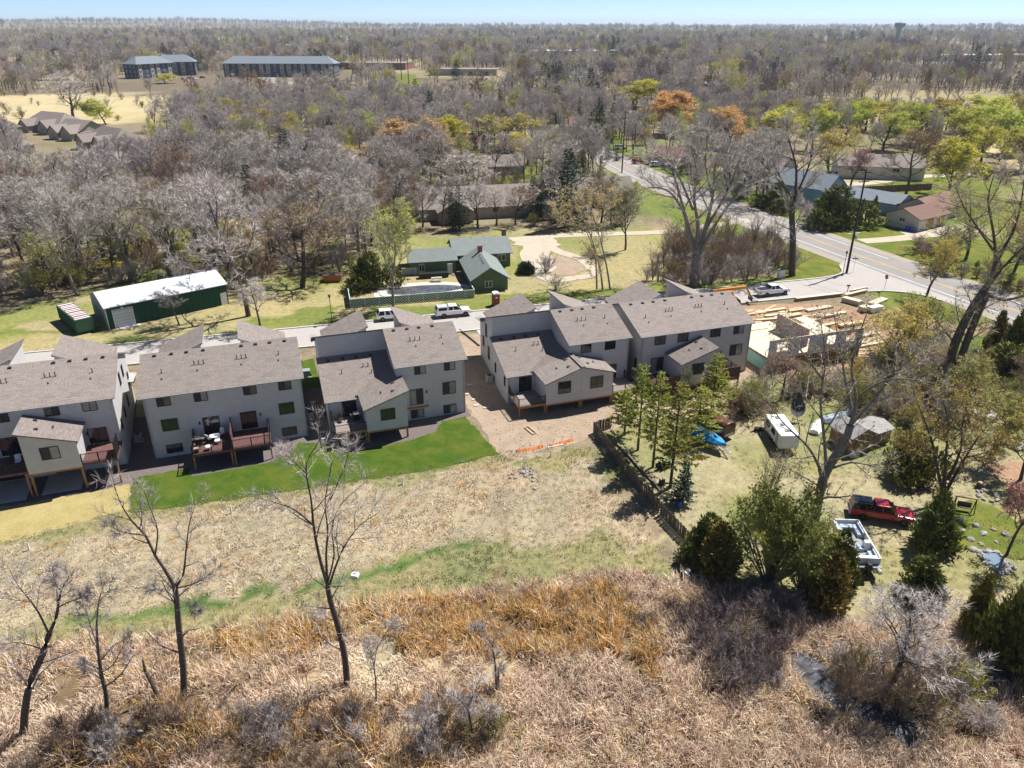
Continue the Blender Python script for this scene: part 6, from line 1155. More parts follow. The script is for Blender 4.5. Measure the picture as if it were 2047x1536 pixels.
for px, lb in (((1812, 463), 'blue wheeled bin standing nearest the white garage corner'), ((1820, 464), 'blue wheeled bin standing second from the white garage corner')): simple('wheeled_bin', px, lb, 'bin', [('bin', MB().hexa([(-.28, -.3, .08), (.28, -.3, .08), (.28, .3, .08), (-.28, .3, .08), (-.34, -.38, 1.0), (.34, -.38, 1.0), (.34, .38, 1.0), (-.34, .38, 1.0)]), 'blueplastic'), ('lid', MB().box(-.36, .36, -.4, .4, 1.01, 1.08), 'blueplastic')], 0, 'blue bins by the garage')
q0, q1 = P(1690, 388), P(1862, 380); bf = thing('board_fence', 'long brown board fence across the far green lawn', 'fence', q0); d = q1 - q0; n = 24
for k in range(n): a = d * (k / n); b = d * ((k + .96) / n); MB().hexa([(a.x, a.y, -.1), (b.x, b.y, -.1), (b.x, b.y + .06, -.1), (a.x, a.y + .06, -.1), (a.x, a.y, 1.8), (b.x, b.y, 1.8), (b.x, b.y + .06, 1.8), (a.x, a.y + .06, 1.8)]).build('fence_panel', MAT['paling'], bf)
for px, rz, lb in (((985, 790), 0, 'flat concrete paver lying in the bare dirt gap nearest the grey wall'),): pass
GP = 'loose concrete pavers in the side gaps'
for (i, x, y) in ((3, 17.9, 4.3), (3, 18.6, 2.9), (3, 18.4, 1.2), (3, 19.4, .2), (3, 19.0, 6.0), (2, 17.6, 2.5), (2, 17.9, 6.8), (3, -.9, -1.3), (2, 18.3, 0.2)):
    q = hl(HO[i], x, y); o = MB().box(-.36, .36, -.2, .2, 0, .07).build('paving_slab', MAT['concrete'], None, (q[0], q[1], ztf(*q) + .05), R(A0 + rb.uniform(-20, 20)), bevel=.01); tag(o, 'flat concrete paver lying in the gap between two grey houses', 'paver', GP)
simple('timber_frame', (1060, 862), 'narrow wooden form frame lying on the dirt behind the low grey deck', 'frame', [('side_board', MB().box(-.3, -.24, -1.0, 1.0, 0, .12), 'lumber'), ('side_board', MB().box(.24, .3, -1.0, 1.0, 0, .12), 'lumber'), ('end_board', MB().box(-.24, .24, -1.0, -.94, 0, .12), 'lumber'), ('end_board', MB().box(-.24, .24, .94, 1.0, 0, .12), 'lumber')], R(30), None, .06)
simple('silt_log', (938, 676), 'dark filter sock lying across the bare dirt by the driveway', 'filter sock', [('sock', MB().tube([(-1.6, 3, .12), (-.6, 1.2, .12), (.5, -1, .12), (1.6, -3.2, .12)], .13, 8), 'bark'), ('stake', MB().bar((0, .1, 0), (0, .1, .5), .04), 'lumber')], 0)
# ================================================================ vegetation
MAT['twig'] = M_leaf('lilac_grey_twigs', (.48, .425, .395), (.37, .325, .30), .25, .015, 0.0, .9)
MAT['twig_brown'] = M_leaf('brown_twigs', (.33, .24, .17), (.25, .18, .125), .2, .015, 0.0, .9)
MAT['twig_pale'] = M_leaf('pale_grey_twigs', (.54, .485, .435), (.43, .385, .345), .12, .01, 0.0, .9)
MAT['twig_tan'] = M_leaf('tan_twigs', (.62, .55, .44), (.50, .43, .34), .2, .02, 0.0, .9); MAT['twig_olive'] = M_leaf('olive_twigs', (.54, .51, .22), (.43, .40, .17), .2, .02, 0.0, .9); MAT['twig_dark'] = M_leaf('dark_plum_twigs', (.27, .22, .21), (.20, .16, .155), .2, .02, 0.0, .9)
LEAF = {'lime': ((.58, .60, .10), (.48, .50, .08)), 'yellow': ((.64, .55, .07), (.52, .44, .06)), 'gold': ((.56, .43, .10), (.46, .34, .08)), 'orange': ((.66, .44, .17), (.54, .34, .13)), 'pink': ((.46, .22, .21), (.36, .16, .17)), 'olive': ((.26, .25, .06), (.19, .19, .05)), 'green': ((.13, .21, .035), (.09, .15, .03)), 'brown': ((.24, .15, .08), (.17, .11, .06))}
for k, (a, b) in LEAF.items(): MAT['leaf_' + k] = M_leaf('%s_buds' % k, a, b, .15, .012, .35)
MAT['spruce'] = M_leaf('dark_spruce_needles', (.040, .075, .035), (.022, .045, .024), .25, .02, .1); MAT['bluespruce'] = M_leaf('blue_spruce_needles', (.065, .125, .085), (.04, .08, .055), .1, .01, .1)
MAT['pine'] = M_leaf('yellow_green_needles', (.36, .36, .075), (.20, .22, .045), .15, .015, .3); MAT['cedar_tree'] = M_leaf('dark_cedar_sprays', (.19, .20, .045), (.085, .10, .025), .2, .02, .1); MAT['cedar_gold'] = M_leaf('bronzed_cedar_sprays', (.30, .22, .05), (.12, .12, .03), .2, .02, .1)
MAT['willow'] = M_leaf('willow_shoots', (.34, .37, .09), (.22, .25, .06), .15, .01, .2)
GOLD = 2.399963
class Tree:
    def __init__(s, seed): s.r = random.Random(seed); s.wood = MB(); s.fine = MB(); s.tw = []; s.leafpts = []
    def rnd(s, d, a):
        v = Vector((s.r.gauss(0, 1), s.r.gauss(0, 1), s.r.gauss(0, 1))); v -= d * v.dot(d); v.normalize(); return (d * math.cos(a) + v * math.sin(a)).normalized()
    def path(s, p, d, L, n, wig, up):
        pts = [p.copy()]
        for i in range(n):
            d = s.rnd(d, abs(s.r.gauss(0, wig))); d = (d + Vector((0, 0, up))).normalized(); p = p + d * (L / n); pts.append(p.copy())
        return pts, d
    def twigs(s, pts, n, L, spread=.8):
        for _ in range(n):
            k = s.r.uniform(.15, 1) * (len(pts) - 1); i = min(int(k), len(pts) - 2); p = pts[i].lerp(pts[i + 1], k - i); d = (pts[i + 1] - pts[i]).normalized()
            s.tw.append((p, s.rnd(d, s.r.uniform(.2, spread)), L * s.r.uniform(.5, 1.3)))
    def limb(s, pts, r0, r1, cfg, lvl):
        n = len(pts); rad = [r0 + (r1 - r0) * (i / (n - 1)) for i in range(n)]
        (s.wood if lvl <= cfg.get('woodlvl', 1) else s.fine).tube(pts, rad, (8, 6, 4, 3)[min(lvl, 3)], False)
        s.children(pts, r0, r1, cfg, lvl)
    def children(s, pts, r0, r1, cfg, lvl):
        nn = cfg['n'][lvl] if lvl < len(cfg['n']) else 0; L = sum((b - a).length for a, b in zip(pts[:-1], pts[1:]))
        last = lvl >= len(cfg['n']) - 1
        if nn and not last or (nn and lvl < len(cfg['n'])):
            t0 = cfg['start'][lvl]; az = s.r.uniform(0, 6.28)
            for c in range(nn):
                t = t0 + (1 - t0) * (c + s.r.uniform(.2, .8)) / nn; k = t * (len(pts) - 1); i = min(int(k), len(pts) - 2); p = pts[i].lerp(pts[i + 1], k - i); d = (pts[i + 1] - pts[i]).normalized()
                az += GOLD + s.r.uniform(-.4, .4); a = d.orthogonal().normalized(); b = d.cross(a); v = a * math.cos(az) + b * math.sin(az); an = R(cfg['ang'][lvl]) * s.r.uniform(.75, 1.2)
                dd = (d * math.cos(an) + v * math.sin(an)).normalized(); ln = cfg['len'][lvl] * (cfg['absl'] if lvl == 0 and 'absl' in cfg else L) * (1 - cfg.get('taper', .45) * (t - t0) / (1 - t0 + 1e-6)) * s.r.uniform(.75, 1.2)
                rr = min((r0 + (r1 - r0) * t) * .62, .5 * r0) ; rr = min(rr, ln * .024 + .006) if lvl >= 1 else rr; q, _ = s.path(p, dd, ln, (5, 4, 3, 2)[min(lvl, 3)], cfg.get('wig', .16), cfg.get('up', .08))
                s.limb(q, max(rr, .012), max(rr * .3, .008), cfg, lvl + 1)
        if lvl >= len(cfg['n']) - cfg.get('twl', 0): s.twigs(pts, cfg['ntw'], cfg['twlen'], cfg.get('twspread', .9))
    def finish(s, cfg, leaves=0, leaf=.2, seed=0):
        g = np.random.default_rng(seed + 3)
        if s.tw:
            p = np.array([t[0] for t in s.tw]); d = np.array([t[1] for t in s.tw]); L = np.array([t[2] for t in s.tw])
            sd = np.cross(d, g.normal(size=d.shape)); sd /= np.linalg.norm(sd, axis=1)[:, None] + 1e-9; w = cfg.get('tww', .03)
            n0 = len(s.fine.v); bend = g.normal(size=d.shape) * .12 + np.array([0, 0, cfg.get('twup', .1)]); mid = p + d * (L * .55)[:, None]; tip = p + (d + bend) * L[:, None]
            V = np.stack([p - sd * w / 2, p + sd * w / 2, mid + sd * w * .35, mid - sd * w * .35, tip], 1).reshape(-1, 3); s.fine.v += V.tolist()
            for i in range(len(p)): b = n0 + i * 5; s.fine.f.append((b, b + 1, b + 2, b + 3)); s.fine.f.append((b + 3, b + 2, b + 4)); s.fine.m += [0, 0]
            if leaves:
                pick = g.integers(0, len(p), leaves); tt = g.uniform(.3, 1.1, leaves); c = p[pick] + d[pick] * (L[pick] * tt)[:, None] + g.normal(size=(leaves, 3)) * .08
                a = g.normal(size=(leaves, 3)); a /= np.linalg.norm(a, axis=1)[:, None]; b_ = np.cross(a, g.normal(size=(leaves, 3))); b_ /= np.linalg.norm(b_, axis=1)[:, None]; sz = (leaf * g.uniform(.5, 1.2, leaves))[:, None]
                n0 = len(s.fine.v); s.fine.v += np.stack([c - a * sz, c + b_ * sz * .5, c + a * sz, c - b_ * sz * .5], 1).reshape(-1, 3).tolist()
                for i in range(leaves): q = n0 + i * 4; s.fine.f.append((q, q + 1, q + 2, q + 3)); s.fine.m.append(1)
PROTO = {}
def store(key, t, bark, twig, leafm='leaf_lime', H_=None, R_=None):
    a = t.wood.mesh('trunk', MAT[bark], smooth=True, fix=False); b = t.fine.mesh('crown', [MAT[twig], MAT[leafm]], fix=False)
    co = np.array(t.fine.v); PROTO[key] = dict(trunk=a, crown=b, H=float(np.percentile(co[:, 2], 99.7)), R=float(np.percentile(np.hypot(co[:, 0], co[:, 1]), 93)))
def bare(key, seed, H_=15, r=.24, n=(11, 6, 5), start=(.32, .25, .2), ang=(52, 46, 42), ln=(.42, .5, .45), ntw=11, twlen=.75, tww=.035, leaves=0, leaf=.2, bark='bark', twig='twig', leafm='leaf_lime', up=.1, wig=.17, absl=None, trunkL=.8, twup=.1, twl=1, twspread=.9):
    t = Tree(seed); cfg = dict(woodlvl=2 if len(n) > 2 else 1, n=n, start=start, ang=ang, len=ln, ntw=ntw, twlen=twlen, tww=tww, up=up, wig=wig, absl=absl or H_, twup=twup, twl=twl, twspread=twspread)
    pts, _ = t.path(Vector((0, 0, -.3)), Vector((0, 0, 1)), H_ * trunkL, 7, .09, .05); t.limb(pts, r, r * .25, cfg, 0); t.finish(cfg, leaves, leaf, seed); store(key, t, bark, twig, leafm)
for i in range(5): bare('bare%d' % i, 100 + i, H_=14 + i % 3, n=(10 + i % 3, 6, 5), ang=(44 + 7 * (i % 3), 46, 44), ln=(.40 + .05 * (i % 2), .52, .5), ntw=12, wig=.15 + .03 * (i % 3))
for i in range(3): bare('bud%d' % i, 130 + i, H_=13, n=(11, 6, 5), ntw=9, leaves=2600, leaf=.17, ln=(.40, .52, .48), ang=(50, 48, 44))
for i in range(2): bare('tall%d' % i, 150 + i, H_=16, r=.2, n=(12, 5, 4), start=(.4, .3, .2), ang=(38, 42, 42), ln=(.27, .5, .5), ntw=11)
for i in range(2): bare('flower%d' % i, 160 + i, H_=10, r=.18, n=(12, 6, 5), start=(.22, .2, .2), ang=(48, 46, 44), ln=(.42, .5, .48), ntw=10, leaves=7000, leaf=.16)
bare('willowtree', 170, H_=12, r=.25, n=(10, 6, 5), start=(.2, .2, .2), ang=(46, 40, 36), ln=(.5, .5, .45), ntw=10, twlen=1.0, leaves=4800, leaf=.19)
def place(key, p, H_, label, cat='tree', group=None, wr=1.0, rz=None, leaf=None, twig=None, bark=None, name='bare_tree', W_=None):
    pr = PROTO[key]; s = H_ / pr['H']; sx = s * wr if W_ is None else W_ / 2 / pr['R']
    o = thing(name, label, cat, p, rb.uniform(0, 6.28) if rz is None else rz, group); o.scale = (sx, sx, s)
    a = link('trunk', pr['trunk'], o); b = link('crown', pr['crown'], o)
    if bark: a.material_slots[0].link = 'OBJECT'; a.material_slots[0].material = MAT[bark]
    if twig: b.material_slots[0].link = 'OBJECT'; b.material_slots[0].material = MAT[twig]
    if leaf: b.material_slots[1].link = 'OBJECT'; b.material_slots[1].material = MAT['leaf_' + leaf]
    return o
# ---- evergreens
def spruce(key, seed, H_=12, Rr=2.6, lev=30, per=8, nd=15, mat='spruce', base=.06, droop=-.25, needle=.42, nw=.09, power=.85, bark='bark', gap=0.0):
    r = random.Random(seed); w = MB(); f = MB(); w.tube([(0, 0, -.2), (0, 0, H_ * .5), (0, 0, H_ * .98)], [H_ * .017, H_ * .01, .015], 7, False); az = 0
    for k in range(lev):
        t = base + (1 - base) * (k + .5) / lev; z = H_ * t; Lr = Rr * (1 - (t - base) / (1 - base)) ** power + .12
        for j in range(per):
            if r.random() < gap: continue
            az += GOLD; L = Lr * r.uniform(.45, 1.25) * (1 + .25 * math.sin(az * 1.0 + seed)); d = Vector((math.cos(az), math.sin(az), droop + .5 * t + r.uniform(-.1, .1))).normalized(); p0 = Vector((0, 0, z + r.uniform(-.1, .1))); p1 = p0 + d * L + Vector((0, 0, .12 * L))
            if L > .9: f.bar(p0, p1, .03, .03)
            nn = max(3, int(nd * (L / Rr) + 2))
            for q in range(nn):
                s = r.uniform(.15 if L < 1 else .3, 1.0); b = p0.lerp(p1, s); side = d.cross(Vector((0, 0, 1))).normalized() * r.choice((-1, 1)); dd = (d * r.uniform(.3, 1) + side * r.uniform(.2, .9) + Vector((0, 0, r.uniform(-.35, .35)))).normalized(); n_ = needle * r.uniform(.6, 1.3); u = dd.cross(Vector((r.gauss(0, 1), r.gauss(0, 1), r.gauss(0, 1)))).normalized() * nw * r.uniform(.7, 1.4)
                f.face([b - u * .5, b + dd * n_ * .5 + u, b + dd * n_, b + dd * n_ * .5 - u])
    a = w.mesh('trunk', MAT[bark], smooth=True, fix=False); b = f.mesh('crown', [MAT[mat], MAT[mat]], fix=False); PROTO[key] = dict(trunk=a, crown=b, H=H_, R=Rr)
spruce('spruce0', 1); spruce('spruce1', 2, 13, 2.9, 28, 8, 14); spruce('bspruce', 3, 4.5, 1.5, 22, 9, 16, 'bluespruce', .04, -.1, .26, .06)
spruce('pine0', 4, 12, 2.7, 18, 7, 40, 'pine', .22, .0, .5, .075, .6, 'bark', .15); spruce('pine1', 5, 12, 2.4, 20, 7, 38, 'pine', .25, -.1, .48, .07, .7, 'bark', .1)
def cedar(key, seed, H_=4, Rr=1.5, n=5200, mat='cedar_tree', L=.34, wd=.07, shape=.8):
    g = np.random.default_rng(seed); nl = 7; lx = np.concatenate([[0], g.normal(0, Rr * .42, nl - 1)]); ly = np.concatenate([[0], g.normal(0, Rr * .42, nl - 1)]); lh = np.concatenate([[1.0], g.uniform(.45, .86, nl - 1)]); lr = np.concatenate([[.75], g.uniform(.4, .7, nl - 1)]); j = g.choice(nl, n, p=lh * lr / (lh * lr).sum())
    t = g.uniform(0, 1, n) ** 1.1; az = g.uniform(0, 6.28, n); lob = 1 + .32 * np.sin(az * 3 + t * 11 + seed + j) + .24 * np.sin(az * 5 - t * 17 + seed)
    rr = Rr * lr[j] * np.minimum(1, (t / .12) ** .5) * (1.02 - t) ** (shape * .75) * lob * g.uniform(.45, 1.08, n) ** .6; lean = t[:, None] * .0; p = np.stack([lx[j] * (1 - .25 * t) + rr * np.cos(az), ly[j] * (1 - .25 * t) + rr * np.sin(az), H_ * lh[j] * t * .95 + .05], 1)
    d = np.stack([np.cos(az) * .65, np.sin(az) * .65, np.full(n, .8)], 1) + g.normal(size=(n, 3)) * .4; d /= np.linalg.norm(d, axis=1)[:, None]; u = np.cross(d, g.normal(size=(n, 3))); u /= np.linalg.norm(u, axis=1)[:, None]; Ls = (L * g.uniform(.5, 1.5, n))[:, None]; ws = (wd * g.uniform(.6, 1.4, n))[:, None]
    V = np.stack([p - u * ws * .4, p + d * Ls * .5 + u * ws, p + d * Ls, p + d * Ls * .5 - u * ws], 1).reshape(-1, 3); me = bpy.data.meshes.new('crown'); me.from_pydata(V.tolist(), [], np.arange(n * 4).reshape(-1, 4).tolist()); me.materials.append(MAT[mat]); me.materials.append(MAT[mat])
    tr = MB().tube([(0, 0, -.1), (0, 0, H_ * .8)], [H_ * .03, .02], 6, False).mesh('trunk', MAT['bark'], fix=False); PROTO[key] = dict(trunk=tr, crown=me, H=H_, R=Rr)
cedar('cedar0', 11); cedar('cedar1', 12, 4, 1.3, 5200, 'cedar_gold'); cedar('cedar2', 13, 4.5, 2.2, 7000, 'cedar_tree', .4, .08, .55); cedar('bush', 14, 2.2, 1.6, 3600, 'cedar_tree', .3, .07, .45); cedar('roundbush', 15, 2.4, 1.7, 4200, 'spruce', .3, .08, .4)
# ---- shrubs: many stems from one base
def shrub(key, seed, H_=3, stems=16, spread=.5, twig='twig', leaves=0, leafm='leaf_olive', ntw=26, twlen=.5, tww=.025, leaf=.12, bark='bark_pale', sub=3):
    t = Tree(seed); cfg = dict(n=(sub,), start=(.3,), ang=(32,), len=(.5,), ntw=ntw, twlen=twlen, tww=tww, woodlvl=0, twl=1, wig=.18)
    for k in range(stems):
        a = t.r.uniform(0, 6.28); e = abs(t.r.gauss(0, spread)); d = Vector((math.cos(a) * e, math.sin(a) * e, 1)).normalized(); pts, _ = t.path(Vector((math.cos(a) * .25 * e, math.sin(a) * .25 * e, -.1)), d, H_ * t.r.uniform(.65, 1.1), 5, .14, .02); t.limb(pts, .03 * H_ / 3 + .008, .008, cfg, 0)
    t.finish(cfg, leaves, leaf, seed); store(key, t, bark, twig, leafm)
for i in range(3): shrub('shrub%d' % i, 200 + i, 3.0, 14 + 3 * i, .45 + .1 * i)
shrub('willowshrub', 210, 5.0, 30, .42, 'willow', 5200, 'leaf_olive', 40, .7, .03, .12); shrub('budshrub', 211, 3.0, 18, .5, 'twig_brown', 2400, 'leaf_lime', 26, .5, .022, .075); shrub('tallbrush', 212, 6.5, 9, .12, 'twig', 0, 'leaf_olive', 14, .7, .03)
# ---- trees drawn limb by limb from their own shape
def sketch(label, base, limbs, cfg, name='bare_tree', bark='bark', twig='twig', leaf='leaf_lime', leaves=0, leafsz=.15, group=None, seed=1):
    """limbs: (list of survey points, start radius, end radius, depth offset at the end)"""
    p = P(*base); t = Tree(seed)
    for pts, r0, r1, dy in limbs:
        out = []
        for i, (px, py) in enumerate(pts):
            f = i / (len(pts) - 1); y = p.y + dy[0] + (dy[1] - dy[0]) * f; d = ray(px, py); k = y / d[1]; out.append(Vector((d[0] * k, y, CAM_H + d[2] * k)) - p)
        fine = [Vector(v) for v in smooth3(out)]; t.limb(fine, r0, r1, cfg, cfg.get('lv', 1))
    t.finish(cfg, leaves, leafsz, seed); o = thing(name, label, 'tree', p, 0, group)
    link('trunk', t.wood.mesh('trunk', MAT[bark], smooth=True, fix=False), o); link('crown', t.fine.mesh('crown', [MAT[twig], MAT[leaf]], fix=False), o); return o
def smooth3(pts, n=3):
    out = []
    for i in range(len(pts) - 1):
        p0 = pts[max(i - 1, 0)]; p1 = pts[i]; p2 = pts[i + 1]; p3 = pts[min(i + 2, len(pts) - 1)]
        for k in range(n):
            t = k / n; out.append(0.5 * (2 * p1 + (p2 - p0) * t + (2 * p0 - 5 * p1 + 4 * p2 - p3) * t * t + (3 * p1 - p0 - 3 * p2 + p3) * t ** 3))
    out.append(pts[-1]); return out
CF = dict(n=(0, 7, 5), start=(0, .3, .2), ang=(0, 46, 44), len=(0, .32, .5), ntw=11, twlen=.6, tww=.018, woodlvl=2, twl=1, wig=.2, up=.05)
FG = 'bare trees in the near wetland'
sketch('tall bare tree with three upright stems growing in the dry reeds below the green lawn', (694, 1372), [([(694, 1372), (690, 1320), (678, 1260), (660, 1200), (655, 1170)], .26, .17, (0, 0)), ([(655, 1170), (640, 1120), (628, 1060), (622, 1000), (612, 930), (640, 880)], .13, .02, (0, .5)), ([(655, 1170), (652, 1110), (655, 1060), (650, 1000), (665, 920)], .10, .02, (0, 1.5)), ([(657, 1175), (672, 1130), (690, 1090), (720, 1050), (758, 1025)], .10, .015, (0, -1)), ([(625, 1050), (590, 1020), (550, 1005), (510, 995)], .07, .012, (0, -1.2)), ([(655, 1165), (668, 1110), (664, 1060), (680, 1010), (735, 960)], .07, .012, (0, .9)), ([(615, 950), (585, 920), (560, 900)], .05, .01, (0, .4)), ([(660, 1000), (690, 930), (700, 890)], .05, .01, (1.2, 2)), ([(668, 1240), (650, 1235), (630, 1228)], .04, .01, (0, .5))], CF, group=FG, seed=31)
sketch('tall straight bare tree with a broken fork near a leaning snag in the reeds', (368, 1398), [([(368, 1398), (366, 1330), (358, 1260), (353, 1195), (348, 1172)], .25, .17, (0, 0)), ([(348, 1172), (330, 1140), (310, 1110), (290, 1070), (262, 1040), (238, 1000), (225, 955)], .13, .015, (0, -.8)), ([(350, 1175), (366, 1150), (372, 1100), (378, 1050), (392, 1005)], .10, .012, (0, .8)), ([(352, 1176), (385, 1168), (410, 1155), (432, 1135)], .07, .01, (0, .6)), ([(310, 1110), (315, 1060), (298, 1010), (285, 970)], .06, .01, (-.4, .5)), ([(290, 1070), (250, 1065), (215, 1050)], .05, .01, (-.5, -1)), ([(358, 1215), (375, 1212), (395, 1225)], .03, .008, (0, -.5)), ([(353, 1200), (330, 1180), (300, 1178)], .035, .008, (0, -.3))], CF, group=FG, seed=32)
sketch('crooked dark bare tree leaning over the dry reeds at the wetland edge', (48, 1468), [([(48, 1468), (50, 1420), (62, 1360), (85, 1310), (98, 1268)], .27, .18, (0, 0)), ([(98, 1268), (112, 1235), (118, 1200), (125, 1175), (140, 1150)], .13, .02, (0, .5)), ([(98, 1268), (80, 1230), (60, 1200), (35, 1170), (20, 1140)], .08, .012, (0, -.6)), ([(115, 1215), (135, 1205), (160, 1195), (175, 1185)], .06, .01, (.3, 1)), ([(88, 1300), (60, 1290), (30, 1285), (5, 1290)], .06, .01, (0, -.8)), ([(125, 1185), (110, 1165), (105, 1135)], .05, .01, (.4, .3))], dict(CF, ntw=13), group=FG, seed=33)
sketch('slim bare tree with drooping twigs between the crooked tree and the straight tree', (214, 1442), [([(214, 1442), (212, 1390), (203, 1350), (196, 1300), (193, 1250)], .17, .07, (0, 0)), ([(193, 1250), (198, 1200), (210, 1165)], .06, .012, (0, .4)), ([(200, 1345), (225, 1330), (245, 1295), (262, 1280)], .05, .01, (0, .6)), ([(205, 1360), (185, 1345), (165, 1330)], .05, .01, (0, -.4)), ([(195, 1290), (180, 1250), (172, 1215)], .04, .01, (0, -.4))], CF, group=FG, seed=34)
sketch('small twisted bare sapling standing right of the three-stemmed tree', (752, 1400), [([(752, 1400), (751, 1360), (748, 1330), (755, 1290)], .07, .02, (0, 0)), ([(750, 1345), (742, 1310), (738, 1285)], .035, .01, (0, .3)), ([(755, 1295), (772, 1265), (790, 1250)], .03, .01, (0, .3))], CF, group=FG, seed=35)
sketch('bare low tree with two dead stubs in the middle of the reed bed', (992, 1378), [([(992, 1378), (990, 1330), (984, 1290)], .09, .05, (0, 0)), ([(984, 1290), (965, 1265), (950, 1255)], .04, .01, (0, .3)), ([(995, 1380), (997, 1335)], .09, .07, (0, .2))], CF, group=FG, seed=36)
sketch('bushy grey bare tree rising from the reeds below the dead stubs', (945, 1470), [([(945, 1470), (938, 1430), (936, 1410)], .10, .06, (0, 0)), ([(936, 1410), (950, 1380), (962, 1350)], .05, .01, (0, .4)), ([(942, 1450), (970, 1430), (985, 1415)], .05, .01, (0, -.4)), ([(938, 1425), (920, 1400), (905, 1390)], .04, .01, (0, .4))], dict(CF, ntw=12), group=FG, seed=37)
sketch('thin multi-stemmed bare sapling at the bottom of the reed bed', (855, 1500), [([(855, 1500), (848, 1460), (830, 1430)], .05, .015, (0, 0)), ([(857, 1500), (862, 1450), (858, 1410)], .05, .015, (0, .3))], dict(CF, ntw=12), group=FG, seed=38)
for a, b, r, lb in (((262, 1440), (330, 1395), .13, 'dark leaning dead branch beside the tall straight tree'), ((420, 1440), (485, 1362), .10, 'curved dead branch lying in the shadowed reeds'), ((1000, 1335), (1062, 1405), .08, 'pale broken branch fallen from the dead stubs'), ((85, 1365), (60, 1310), .12, 'short dead log at the crooked tree foot'), ((240, 1500), (370, 1420), .12, 'pale fallen branch across the reeds in front of the straight tree')): log(a, b, r, lb, 'bark' if r > .09 else 'bark_pale', 'fallen_branch', .25)
sk = P(318, 1400); o = thing('dead_snag', 'upright dead snag beside the tall straight tree', 'dead tree', sk); MB().tube([(0, 0, -.2), (-.15, 0, 1.4), (-.5, .1, 2.8), (-.45, .1, 3.9)], [.16, .14, .11, .05], 7).build('trunk', MAT['bark'], o); MB().tube([(-.3, .05, 2.0), (.1, .2, 2.6)], [.05, .02], 5).build('branch_stub', MAT['bark'], o)
# right-hand yard
BG = dict(n=(0, 9, 6), start=(0, .25, .2), ang=(0, 44, 44), len=(0, .34, .5), ntw=12, twlen=.7, tww=.026, woodlvl=2, twl=1, wig=.2, up=.04)
sketch('huge leaning bare tree with a split trunk in front of the weathered shed', (1612, 1118), [([(1612, 1118), (1630, 1030), (1645, 960), (1665, 920), (1690, 880), (1700, 850)], .46, .30, (0, 0)), ([(1700, 850), (1712, 800), (1702, 740), (1715, 680), (1735, 620)], .18, .03, (0, 1.5)), ([(1700, 850), (1745, 800), (1790, 745), (1840, 700)], .17, .025, (0, 1)), ([(1652, 950), (1648, 880), (1640, 800), (1650, 720), (1640, 640)], .17, .025, (0, -1)), ([(1648, 960), (1620, 900), (1570, 850), (1530, 800)], .16, .02, (0, -1.5)), ([(1655, 940), (1700, 925), (1740, 930), (1775, 925)], .12, .015, (0, -2)), ([(1705, 830), (1690, 760), (1680, 700), (1665, 620)], .16, .02, (.3, 2.5)), ([(1720, 790), (1770, 760), (1830, 760), (1880, 770)], .12, .02, (.5, -1.5)), ([(1645, 760), (1600, 700), (1560, 660)], .12, .015, (-.6, .5)), ([(1642, 975), (1600, 950), (1560, 930)], .08, .012, (0, 1))], dict(BG, n=(0, 8, 5), ntw=8, tww=.02), seed=41, bark='bark_pale', twig='twig_pale', leaf='leaf_olive', leaves=3200, leafsz=.11)
sketch('broad bare tree with many stems and yellow buds behind the red pickup truck', (1892, 1005), [([(1892, 1005), (1885, 985)], .42, .36, (0, 0)), ([(1885, 985), (1872, 930), (1862, 880), (1840, 820), (1820, 770)], .2, .025, (0, .8)), ([(1888, 985), (1890, 920), (1895, 850), (1880, 780)], .18, .025, (0, -.8)), ([(1890, 985), (1915, 940), (1945, 890), (1975, 850)], .2, .025, (0, .5)), ([(1895, 960), (1920, 900), (1925, 840), (1940, 790)], .16, .02, (0, 1.6)), ([(1870, 930), (1840, 900), (1800, 880)], .1, .015, (.4, -.6)), ([(1930, 915), (1970, 905), (2005, 880)], .09, .015, (.3, -.8))], BG, seed=42, leaf='leaf_gold', leaves=4200, leafsz=.13, twig='twig_brown')
sketch('massive dark double-trunked tree leaning towards the main road', (1893, 765), [([(1893, 765), (1905, 700), (1925, 650), (1950, 605), (1975, 570)], .60, .42, (0, 0)), ([(1905, 765), (1930, 690), (1950, 640), (1975, 585)], .50, .38, (-.5, -.4)), ([(1975, 570), (1990, 520), (1985, 460), (1975, 400), (1990, 340)], .28, .03, (0, 1.5)), ([(1975, 572), (2010, 530), (2050, 490), (2090, 450)], .26, .03, (0, -1)), ([(1975, 590), (2010, 600), (2060, 590), (2110, 600)], .26, .03, (-.4, -2)), ([(1985, 500), (1950, 450), (1925, 410), (1910, 370)], .16, .02, (.4, -1.5)), ([(1990, 530), (2030, 450), (2045, 380), (2050, 320)], .18, .02, (.3, 2.5)), ([(1900, 720), (1860, 700), (1830, 690)], .07, .012, (0, -1))], dict(BG, tww=.035, twlen=.9), seed=43, leaf='leaf_gold', leaves=2600, leafsz=.16, twig='twig_pale')
